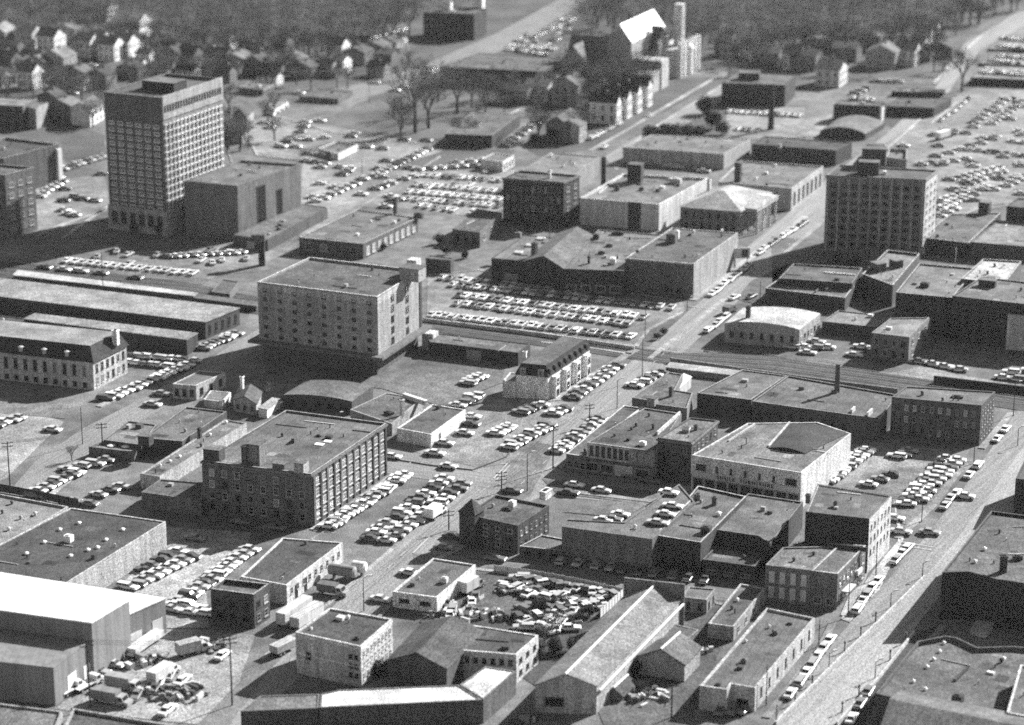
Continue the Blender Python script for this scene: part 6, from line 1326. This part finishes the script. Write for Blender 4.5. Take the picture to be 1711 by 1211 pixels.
# tanks by the garage
for x, y, L_, lb, tn in ((572, 968, 6, 'big horizontal tank lying behind the canvas truck', .25), (600, 962, 3, 'short bright ended tank next to the big tank', .7)):
    rt = root('storage_tank', G(x, y), lb, 'tank', rz=D2); mb = MB(); mb.tube((-L_ / 2, 0, 2.2), (L_ / 2, 0, 2.2), 1.3, 1.3, 18); mb.tube((L_ / 2, 0, 2.2), (L_ / 2 + .35, 0, 2.2), 1.3, .7, 18); mb.tube((-L_ / 2 - .35, 0, 2.2), (-L_ / 2, 0, 2.2), .7, 1.3, 18); mb.build('shell', mat('metal', tn), rt)
    for s in (-1, 1): mb = MB(); mb.box(s * L_ * .3 - .15, s * L_ * .3 + .15, -1, 1, 0, 1.3); mb.build('saddle', mat('wall', .2), rt)
# scrap heaps: engines, crates, barrels
for i, (x, y, n, lb) in enumerate([(852, 985, 26, 'scrap heap in the far left corner of the junkyard'), (765, 1030, 34, 'scrap heap beside the painted garage'), (920, 1040, 20, 'scrap heap at the weedy front of the junkyard'), (830, 1030, 16, 'bent frame pile lying alone in the empty junkyard corner'),
                                  (350, 1083, 24, 'scrap pile behind the upright box truck'), (240, 1110, 22, 'crate pile beside the flatbed trailer'), (300, 1160, 40, 'scrap pile at the lower truck yard'), (1085, 1168, 24, 'boards and scrap before the gabled shed yard'), (1060, 1150, 12, 'small board pile left of the gabled shed yard'), (745, 1010, 8, 'crate pile at the painted garage wall'),
                                  (880, 1205, 14, 'scrap on the street edge at the bottom of the photo'), (1180, 1090, 8, 'dark heap behind the gabled shed')]):
    rr = random.Random(i); rt = root('scrap_heap', G(x, y), lb, 'scrap heap'); mb = MB()
    for k in range(n):
        a = rr.uniform(0, 6.3); r = rr.random() ** .6 * (1.0 + n * .1); c0 = Vector((r * math.cos(a) * 1.4, r * math.sin(a), 0)); u = Vector((math.cos(a * 3), math.sin(a * 3), 0)); w, d, hh = rr.uniform(.4, 2.6), rr.uniform(.3, 1.1), rr.uniform(.3, 1.5)
        mb.obox(c0, u, w, d, -.05, hh, rr.choice((0, 1, 1, 2)))
        if k % 4 == 0: q = c0 + u * rr.uniform(.5, 2); mb.tube((c0.x, c0.y, .1), (q.x, q.y, rr.uniform(.6, 2.2)), .12, .1, 5, rr.choice((0, 2)))
    mb.build('scrap', [mat('flat', .5), mat('flat', .08), mat('flat', .22)], rt); rt['category'] = 'scrap heap'
# =============================================================== GROUND (photo outlines laid on the terrain)
mb = MB(); mb.poly([(-1500, -300, 0), (1500, -300, 0), (1500, 6000, 0), (-1500, 6000, 0)]); o = mb.build('ground', mat('ground', .135)); o['kind'] = 'structure'
RA = D1
lv = iter(range(1, 200))
def A(name, pts, tone, kind='ground', **kw): return area(name, pts, tone, kind, lvl=next(lv), **kw)
A('grass_field', [(-80, -60), (1790, -60), (1790, 10), (1711, 18), (1640, 40), (1600, 85), (1575, 130), (1440, 138), (1345, 150), (1200, 175), (1215, 120), (1160, 110), (1080, 135), (1000, 160), (900, 165), (740, 140), (640, 135), (600, 145), (440, 160), (380, 130), (280, 130), (60, 200), (-80, 215)], .075, 'grass')
A('road', [(-80, 135), (120, 125), (240, 108), (330, 96), (420, 92), (424, 96), (330, 102), (240, 117), (120, 138), (-80, 150)], .17, 'road', ang=-.2)
A('grass_lawn', [(560, 190), (700, 128), (880, 152), (868, 185), (790, 186), (742, 225), (720, 236), (600, 228), (560, 215)], .09, 'grass')
A('grass_lawn', [(640, 262), (735, 250), (860, 250), (850, 272), (720, 292), (690, 296), (655, 290)], .075, 'grass')
A('grass_lawn', [(905, 95), (1010, 90), (1105, 130), (1230, 128), (1150, 165), (1040, 222), (985, 250), (900, 262), (880, 250), (905, 200)], .07, 'grass')
A('grass_lawn', [(1205, 148), (1215, 180), (1210, 225), (1085, 248), (1060, 226), (1140, 186)], .07, 'grass')
A('grass_lawn', [(-80, 205), (100, 200), (175, 225), (175, 262), (110, 272), (100, 235), (-80, 250)], .08, 'grass')
A('grass_lawn', [(1470, 205), (1480, 172), (1590, 160), (1640, 150), (1550, 215), (1500, 218)], .06, 'grass')
A('avenue', [(560, 150), (700, 112), (830, 55), (960, -15), (1010, -15), (870, 68), (760, 122), (620, 160), (540, 180)], .17, 'road', ang=.9)
A('road', [(1010, 262), (1085, 215), (1150, 175), (1215, 135), (1250, 118), (1275, 130), (1220, 160), (1150, 205), (1060, 258), (1030, 285)], .2, 'road', ang=D1)
A('road', [(1280, 465), (1380, 345), (1400, 320), (1520, 215), (1590, 145), (1640, 80), (1711, 45), (1790, 20), (1790, 5), (1700, 20), (1610, 75), (1560, 150), (1480, 225), (1380, 300), (1330, 345), (1180, 470)], .22, 'road', ang=D1)
A('main_street', [(800, 850), (870, 770), (960, 680), (1060, 600), (1150, 520), (1290, 405), (1345, 360), (1400, 340), (1300, 440), (1215, 520), (1120, 610), (1060, 665), (950, 765), (905, 830), (830, 858)], .2, 'road', ang=D1)
A('side_street', [(380, 1215), (450, 1120), (560, 1010), (640, 930), (700, 870), (800, 800), (900, 830), (780, 905), (720, 935), (650, 1010), (560, 1085), (470, 1160), (440, 1215)], .2, 'road', ang=D1)
A('side_street', [(-10, 850), (60, 770), (140, 715), (250, 660), (340, 605), (440, 545), (440, 575), (345, 640), (260, 690), (170, 745), (90, 800), (40, 850)], .18, 'road', ang=D1)
A('cross_street', [(640, 745), (720, 750), (870, 785), (960, 790), (1160, 812), (1340, 850), (1330, 870), (1160, 850), (930, 830), (800, 815), (640, 790)], .18, 'road', ang=D2)
A('cross_street', [(690, 925), (800, 930), (940, 950), (1160, 975), (1330, 1005), (1290, 1040), (1130, 1010), (1050, 990), (800, 950), (690, 955)], .13, 'road', ang=D2)
A('wide_street', [(1300, 1215), (1400, 1110), (1475, 1040), (1545, 965), (1600, 900), (1680, 790), (1740, 700), (1790, 640), (1800, 800), (1680, 880), (1640, 915), (1575, 990), (1400, 1215)], .25, 'road', ang=ST)
A('service_street', [(1285, 1215), (1330, 1150), (1400, 1065), (1470, 985), (1540, 905), (1600, 830), (1680, 715), (1711, 670), (1760, 640), (1740, 700), (1680, 790), (1600, 900), (1545, 965), (1475, 1040), (1400, 1110), (1300, 1215)], .19, 'road', ang=ST)
A('parking_lot', [(715, 462), (800, 452), (1140, 505), (1145, 520), (1080, 550), (1060, 580), (905, 566), (712, 540)], .2)
A('parking_lot', [(450, 190), (600, 220), (720, 240), (740, 252), (640, 285), (860, 285), (840, 350), (790, 362), (700, 350), (600, 345), (500, 400), (505, 270), (430, 255), (400, 200)], .21)
A('parking_lot', [(100, 300), (175, 290), (182, 340), (120, 375), (55, 395), (60, 300)], .2)
A('parking_lot', [(95, 430), (300, 415), (440, 412), (470, 400), (500, 408), (430, 450), (330, 470), (180, 460), (90, 448)], .17)
A('parking_lot', [(1480, 240), (1580, 170), (1640, 140), (1790, 150), (1790, 330), (1680, 345), (1590, 360), (1565, 380), (1566, 290), (1500, 262)], .21)
A('parking_lot', [(1215, 180), (1345, 180), (1345, 200), (1390, 190), (1380, 225), (1250, 232), (1215, 225)], .2)
A('parking_lot', [(-30, 815), (-30, 690), (60, 690), (108, 705), (70, 740), (10, 800)], .26)
A('parking_lot', [(1385, 812), (1425, 745), (1620, 752), (1600, 800), (1525, 880), (1490, 870), (1490, 828)], .17)
A('parking_lot', [(850, 790), (870, 760), (900, 740), (930, 745), (885, 830), (830, 850)], .15)
A('parking_lot', [(650, 745), (780, 690), (870, 655), (980, 680), (850, 775), (800, 782)], .18)
A('parking_lot', [(270, 880), (420, 890), (410, 925), (345, 990), (350, 1050), (272, 1050), (180, 1000), (250, 930)], .28)
A('truck_yard', [(272, 1052), (352, 1052), (426, 1062), (400, 1140), (330, 1211), (90, 1185)], .25)
A('yard', [(660, 630), (720, 585), (850, 610), (842, 640), (700, 660)], .15)
A('yard', [(800, 950), (850, 945), (1050, 995), (1000, 1040), (900, 1120), (740, 1060), (700, 1040)], .09)
A('weedy_strip', [(900, 1150), (870, 1130), (900, 1060), (1000, 1030), (1050, 995), (1075, 1000), (905, 1140)], .05, 'grass')
A('yard', [(1000, 1190), (1150, 1000), (1240, 1005), (1180, 1140), (1150, 1215), (1010, 1215)], .09)
A('yard', [(1270, 580), (1440, 590), (1450, 630), (1330, 615), (1250, 600)], .14)
A('yard', [(1290, 395), (1450, 410), (1440, 445), (1320, 440), (1255, 470), (1230, 500), (1270, 510), (1290, 480)], .11)  # darker tone paints the office tower's cast shadow onto the yard
A('railway_bed', [(-80, 430), (100, 445), (330, 475), (440, 500), (712, 533), (905, 556), (1060, 580), (1130, 590), (1260, 590), (1450, 620), (1640, 650), (1790, 668), (1790, 700), (1640, 676), (1500, 655), (1300, 627), (1110, 608), (880, 575), (712, 553), (430, 525), (-80, 455)], .055)
A('pale_bank', [(1480, 625), (1540, 612), (1620, 630), (1711, 645), (1790, 652), (1790, 664), (1640, 646), (1560, 636)], .25)
A('asphalt_shade_patch', [(460, 600), (650, 640), (700, 600), (845, 615), (838, 640), (740, 680), (640, 650), (560, 640), (430, 640)], .11)  # darker sheet: painted shade in front of the big pale block
A('asphalt_shade_patch', [(905, 800), (1000, 812), (1100, 822), (1095, 845), (930, 825)], .1)  # shadow pool of the shop row painted as a darker sheet
A('asphalt_shade_patch', [(-10, 655), (130, 668), (110, 700), (-10, 690)], .13)
A('asphalt_shade_patch', [(940, 856), (1045, 866), (1120, 818), (1010, 845)], .13)
A('asphalt_shade_patch', [(700, 1040), (740, 1000), (800, 960), (840, 975), (800, 1060)], .08)
A('pavement', [(1453, 962), (1500, 905), (1500, 890), (1492, 830), (1505, 880), (1510, 900), (1470, 985), (1420, 1040), (1405, 1035)], .42)
# painted lines
def lines(name, segs, tone=.4, w=.14):
    mb = MB()
    for (x1, y1), (x2, y2), dash in segs:
        a, b = G(x1, y1), G(x2, y2); d = b - a; L_ = d.length; u = d.normalized(); n_ = Vector((-u.y, u.x, 0)) * w / 2; s = 0
        while s < L_:
            t = min(L_, s + (dash or L_)); p, q = a + u * s, a + u * t; mb.poly([(v.x, v.y, .185) for v in (p - n_, q - n_, q + n_, p + n_)]); s = t + (dash * 1.6 if dash else 1)
    o = mb.build(name, mat('flat', tone)); o['kind'] = 'structure'
lines('lane_markings', [((1340, 1215), (1560, 985), 3), ((1560, 985), (1700, 800), 3), ((870, 810), (1000, 690), 3), ((1000, 690), (1160, 545), 3), ((1160, 545), (1370, 365), 3), ((480, 1110), (690, 910), 3),
  ((60, 810), (300, 655), 3), ((700, 770), (860, 800), 3)])
lines('lane_markings', [((825, 800), (848, 775), 0), ((829, 803), (852, 778), 0), ((1500, 905), (1560, 915), 0), ((1496, 910), (1556, 920), 0), ((905, 790), (950, 765), 0), ((690, 925), (720, 895), 0), ((1150, 512), (1210, 520), 0)], .4, .3)
def stalls(a, b, n, L_, hd, side=1):
    A_, B_ = G(*a), G(*b); segs = []; mb = MB(); u = Vector((math.cos(hd), math.sin(hd), 0)); v = Vector((-u.y, u.x, 0)) * .06
    for i in range(n + 1):
        p = A_.lerp(B_, i / n); q = p + u * L_; p = p - u * L_; mb.poly([(t.x, t.y, .19) for t in (p - v, q - v, q + v, p + v)])
    o = mb.build('stall_lines', mat('flat', .36)); o['kind'] = 'structure'
stalls((752, 487), (1125, 524), 28, .1, D1); stalls((760, 501), (1070, 538), 24, 4.5, D1); stalls((541, 889), (682, 792), 20, 2.6, D2 + .12); stalls((628, 908), (762, 806), 14, 5.4, D2 + .12)
stalls((1376, 812), (1450, 752), 14, 2.6, D2 + .1); stalls((1518, 845), (1590, 768), 13, 5.2, D2 + .1); stalls((690, 316), (836, 329), 13, 4.5, D1); stalls((680, 339), (832, 352), 13, 4.5, D1)
# rails
rl = MB()
for off in (0, 4.2, 8.4, 12.6):
    Pn = [G(x, y) for x, y in [(-80, 446), (330, 482), (712, 541), (905, 566), (1110, 600), (1300, 612), (1640, 660), (1790, 682)]]
    for i in range(len(Pn) - 1):
        d = (Pn[i + 1] - Pn[i]).normalized(); n_ = Vector((-d.y, d.x, 0))
        for g_ in (0, 1.45):
            a = Pn[i] + n_ * (off + g_ - 3); b = Pn[i + 1] + n_ * (off + g_ - 3); w = n_ * .1
            rl.poly([(a.x - w.x, a.y - w.y, .34), (b.x - w.x, b.y - w.y, .34), (b.x + w.x, b.y + w.y, .34), (a.x + w.x, a.y + w.y, .34)])
o = rl.build('rails', mat('flat', .2)); o['kind'] = 'structure'
# kerbed pavements
strip('pavement', [(868, 672), (930, 668), (1000, 622), (1062, 585)], 2.5, .26)
strip('pavement', [(932, 782), (1040, 700), (1072, 662), (1110, 622)], 2.2, .22)
strip('pavement', [(1157, 502), (1220, 455), (1290, 405), (1345, 362)], 2.5, .3)
strip('pavement', [(1460, 300), (1385, 362), (1310, 425)], 1.5, .28)
strip('pavement', [(1085, 600), (1150, 548), (1210, 500)], 1.6, .36)
strip('pavement', [(938, 820), (1090, 838), (1150, 826)], 2.2, .2)
strip('pavement', [(1040, 255), (1090, 215), (1150, 178), (1215, 138)], 1.2, .32)
strip('pavement', [(985, 252), (1040, 222), (1110, 180), (1195, 130)], 1.6, .32)
strip('pavement', [(523, 886), (600, 836), (655, 796)], 1.8, .28)
strip('pavement', [(818, 207), (868, 183)], .8, .5)
strip('pavement', [(390, 425), (440, 405), (500, 378)], 2, .35)
strip('pavement', [(60, 395), (105, 375), (180, 350)], 2, .3)
strip('pavement', [(425, 385), (380, 250), (430, 235)], .4, .3)
strip('pavement', [(165, 680), (250, 640), (330, 602)], 2.0, .28)
strip('pavement', [(1560, 140), (1600, 95), (1640, 60)], 1.2, .4)
strip('pavement', [(1555, 207), (1600, 170)], 1.0, .4)
strip('pavement', [(1465, 905), (1412, 1030)], 2.0, .34)
strip('pavement', [(1600, 790), (1560, 845), (1500, 900)], 1.8, .26)
strip('pavement', [(1640, 750), (1690, 690)], 1.8, .26)
strip('pavement', [(1280, 1200), (1370, 1085), (1392, 1040)], 1.6, .2)
strip('pavement', [(1577, 1045), (1530, 1105), (1500, 1150)], 1.6, .2)
strip('pavement', [(640, 765), (720, 778), (790, 786), (845, 765), (862, 745)], .35, .08, h=.3)
strip('pavement', [(520, 902), (580, 865), (690, 770)], .3, .24)
for pts, w_, tn in (([(452, 192), (560, 222), (720, 243)], 1.2, .34), ([(404, 205), (430, 260), (505, 268)], 1.2, .3), ([(500, 400), (600, 348), (735, 262)], .8, .3), ([(655, 292), (730, 296), (862, 286)], 1.0, .34), ([(842, 352), (862, 330), (960, 268)], 1.4, .36),
  ([(716, 460), (800, 452), (1140, 503)], .8, .34), ([(1140, 522), (1082, 552), (1062, 580)], 1.2, .36), ([(650, 1002), (720, 940), (790, 905)], 1.4, .3), ([(440, 1100), (560, 1000), (655, 918)], 1.0, .3), ([(700, 960), (800, 952), (940, 972)], 1.4, .26), ([(1040, 990), (1160, 1000), (1290, 1030)], 1.2, .22),
  ([(60, 848), (130, 790), (240, 720)], 1.4, .3), ([(1215, 232), (1250, 234), (1388, 226)], 1.0, .34), ([(1566, 380), (1640, 345), (1711, 335)], 1.2, .32), ([(1400, 318), (1520, 216), (1590, 146)], .7, .42), ([(104, 398), (182, 344)], 1.2, .34), ([(905, 572), (985, 582), (1055, 592)], 1.2, .3), ([(560, 1095), (640, 1025), (656, 1005)], .8, .26)):
    strip('pavement', pts, w_, tn)
# railway retaining wall and overpass
def lowwall(pts, h, w, tone, label):
    P = [G(x, y) for x, y in pts]; c = P[0].copy(); rt = root('retaining_wall', c, label, 'wall')
    for i in range(len(P) - 1):
        a, b = P[i] - c, P[i + 1] - c; d = b - a; mb = MB(); mb.obox((a + b) / 2, d.normalized(), d.length, w, -.2, h); mb.build('panel', mat('wall', tone), rt)
lowwall([(708, 537), (905, 562), (1060, 585)], 1.2, .5, .4, 'pale coping wall between the dense car line and the tracks')
lowwall([(1120, 606), (1260, 626), (1420, 648), (1500, 658)], 1.6, .5, .2, 'low wall dividing the tracks from the long factory')
lowwall([(1560, 640), (1711, 658), (1790, 668)], 2.2, .6, .05, 'dark retaining wall under the pale bank at the right edge')
# low lane beside the ramp: shade of the gap put into its dark tone
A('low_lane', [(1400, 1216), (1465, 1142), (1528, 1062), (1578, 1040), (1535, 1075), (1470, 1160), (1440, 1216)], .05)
rt = root('sign_pylon', G(438, 443), 'dark pillar with a wider head standing between lot and theatre foyer', 'pylon'); hp = Z(438, 443, 391)
mb = MB(); mb.box(-1, 1, -1, 1, -.2, hp - 2.4); mb.build('pillar', mat('wall', .05), rt); mb = MB(); mb.box(-3.2, 1.2, -1.2, 1.2, hp - 2.4, hp); mb.build('head', mat('wall', .1), rt)
# big lower right blocks
bb1 = B('brick_block', 'big dark walled block with round chimney shadow, right of the wide street', [(1574, 956, 1036), (1619, 954.5), (1665, 967), (1800, 987), (1810, 873), (1656, 853)], .045, .105, par=.6, cat='building', wtop=.1,
  feat=[('chimney', 1676, 955, 1.3, 1.3, 3.8, .05), ('vent', 1645, 919, .7, .7, .5, .8), ('vent', 1629, 940, .7, .7, .5, .8), ('vent', 1670, 891, .5, .5, .8, .1), ('unit', 1700, 935, 2, 1.2, 1, .06)], win=[(2, 3, 3, dict(st='n'))])
B('bright_shed', 'pale little shed glimpsed in the deep shade below the big dark walled block', [(1622, 1050), (1648, 1056, 1066), (1660, 1040), (1634, 1036)], .5, .3, par=0, cat='shed')
B('wavy_parapet_store', 'broad grey roof with a dark wavy rear parapet and a file of small vents', [(1463, 1158), (1760, 1230), (1800, 1090), (1693, 1079), (1633, 1081), (1597, 1064), (1578, 1062), (1533, 1071)], .1, .11, h=6.0, par=.9, cat='store', wtop=.1,
  feat=[('vent', a, b, .6, .6, .4, .8) for a, b in ((1577, 1076), (1570, 1090), (1560, 1103), (1549, 1116), (1526, 1140), (1546, 1153), (1677, 1102))] + [('unit', 1600, 1176, 2.0, 1.6, 2.0, .06), ('wall', 1606, 1128, .6, 7, .5, .05)])
B('barrel_roofed_store', 'arched grey roof cut off by the bottom right corner', [(1470, 1226), (1790, 1300), (1800, 1214), (1506, 1156)], .25, .12, h=8.0, top='gable', ridge='x', rise=2.6, cat='store', seam=1)
B('white_walled_annex', 'bright slanting wall of an annex at the right edge above the arched roof', [(1682, 1190), (1760, 1205), (1770, 1120), (1705, 1110)], .5, .12, h=9.0, par=.4, cat='building')
B('brick_corner_block', 'dark block at the right edge above the big dark walled roof', [(1697, 799), (1800, 812, 872), (1820, 770), (1715, 762)], .05, .1, par=.5, cat='building')

# =============================================================== LIGHT, SKY, AIR, CAMERA
sun_el, saz = math.radians(30), Vector((.743, .669, 0)).normalized()
sd = Vector((saz.x * math.cos(sun_el), saz.y * math.cos(sun_el), math.sin(sun_el)))
ld = bpy.data.lights.new('sun', 'SUN'); ld.energy = 5.0; ld.angle = math.radians(.5); ld.color = (1, 1, 1)
lo = bpy.data.objects.new('sun', ld); COL.objects.link(lo); lo.rotation_euler = sd.to_track_quat('Z', 'Y').to_euler(); lo.location = (300, 300, 400)
W = bpy.data.worlds.new('World'); S.world = W; W.use_nodes = True; nt = W.node_tree; nt.nodes.clear()
sk = nt.nodes.new('ShaderNodeTexSky'); sk.sky_type = 'NISHITA'; sk.sun_disc = False; sk.sun_elevation = sun_el; sk.sun_rotation = math.atan2(saz.x, saz.y)
bw = nt.nodes.new('ShaderNodeRGBToBW'); bg = nt.nodes.new('ShaderNodeBackground'); ou = nt.nodes.new('ShaderNodeOutputWorld')
nt.links.new(sk.outputs[0], bw.inputs[0]); nt.links.new(bw.outputs[0], bg.inputs['Color']); nt.links.new(bg.outputs[0], ou.inputs[0]); bg.inputs['Strength'].default_value = .05
if HAZE:
    mb = MB(); mb.box(-900, 900, -60, 2300, -1.2, 216); hz = mb.build('haze', None and [] or []); hz['kind'] = 'stuff'
    hm_ = bpy.data.materials.new('haze'); hm_.use_nodes = True; n2 = hm_.node_tree; n2.nodes.clear()
    pv = n2.nodes.new('ShaderNodeVolumePrincipled'); mo = n2.nodes.new('ShaderNodeOutputMaterial'); n2.links.new(pv.outputs[0], mo.inputs['Volume'])
    pv.inputs['Color'].default_value = (.9, .9, .9, 1); pv.inputs['Density'].default_value = HAZE; pv.inputs['Anisotropy'].default_value = .2
    hz.data.materials.append(hm_)
cam = bpy.data.cameras.new('camera'); co = bpy.data.objects.new('camera', cam); COL.objects.link(co)
co.location = (0, 0, HC); co.rotation_euler = (math.pi / 2 - PITCH, 0, 0)
cam.sensor_width = 36; cam.lens = 36 * F / 1711; cam.clip_start = 1; cam.clip_end = 8000
cam.dof.use_dof = True; cam.dof.focus_distance = 600; cam.dof.aperture_fstop = .045
S.camera = co
S.view_settings.view_transform = 'Standard'; S.view_settings.look = 'None'; S.view_settings.exposure = 1.4; S.view_settings.gamma = 1
S.cycles.max_bounces = 5; S.cycles.diffuse_bounces = 2; S.cycles.glossy_bounces = 2; S.cycles.volume_bounces = 0; S.cycles.transmission_bounces = 1
S.cycles.use_denoising = False
S.cycles.filter_width = 1.7; S.cycles.use_adaptive_sampling = True; S.cycles.adaptive_threshold = 1.0; S.cycles.adaptive_min_samples = 48
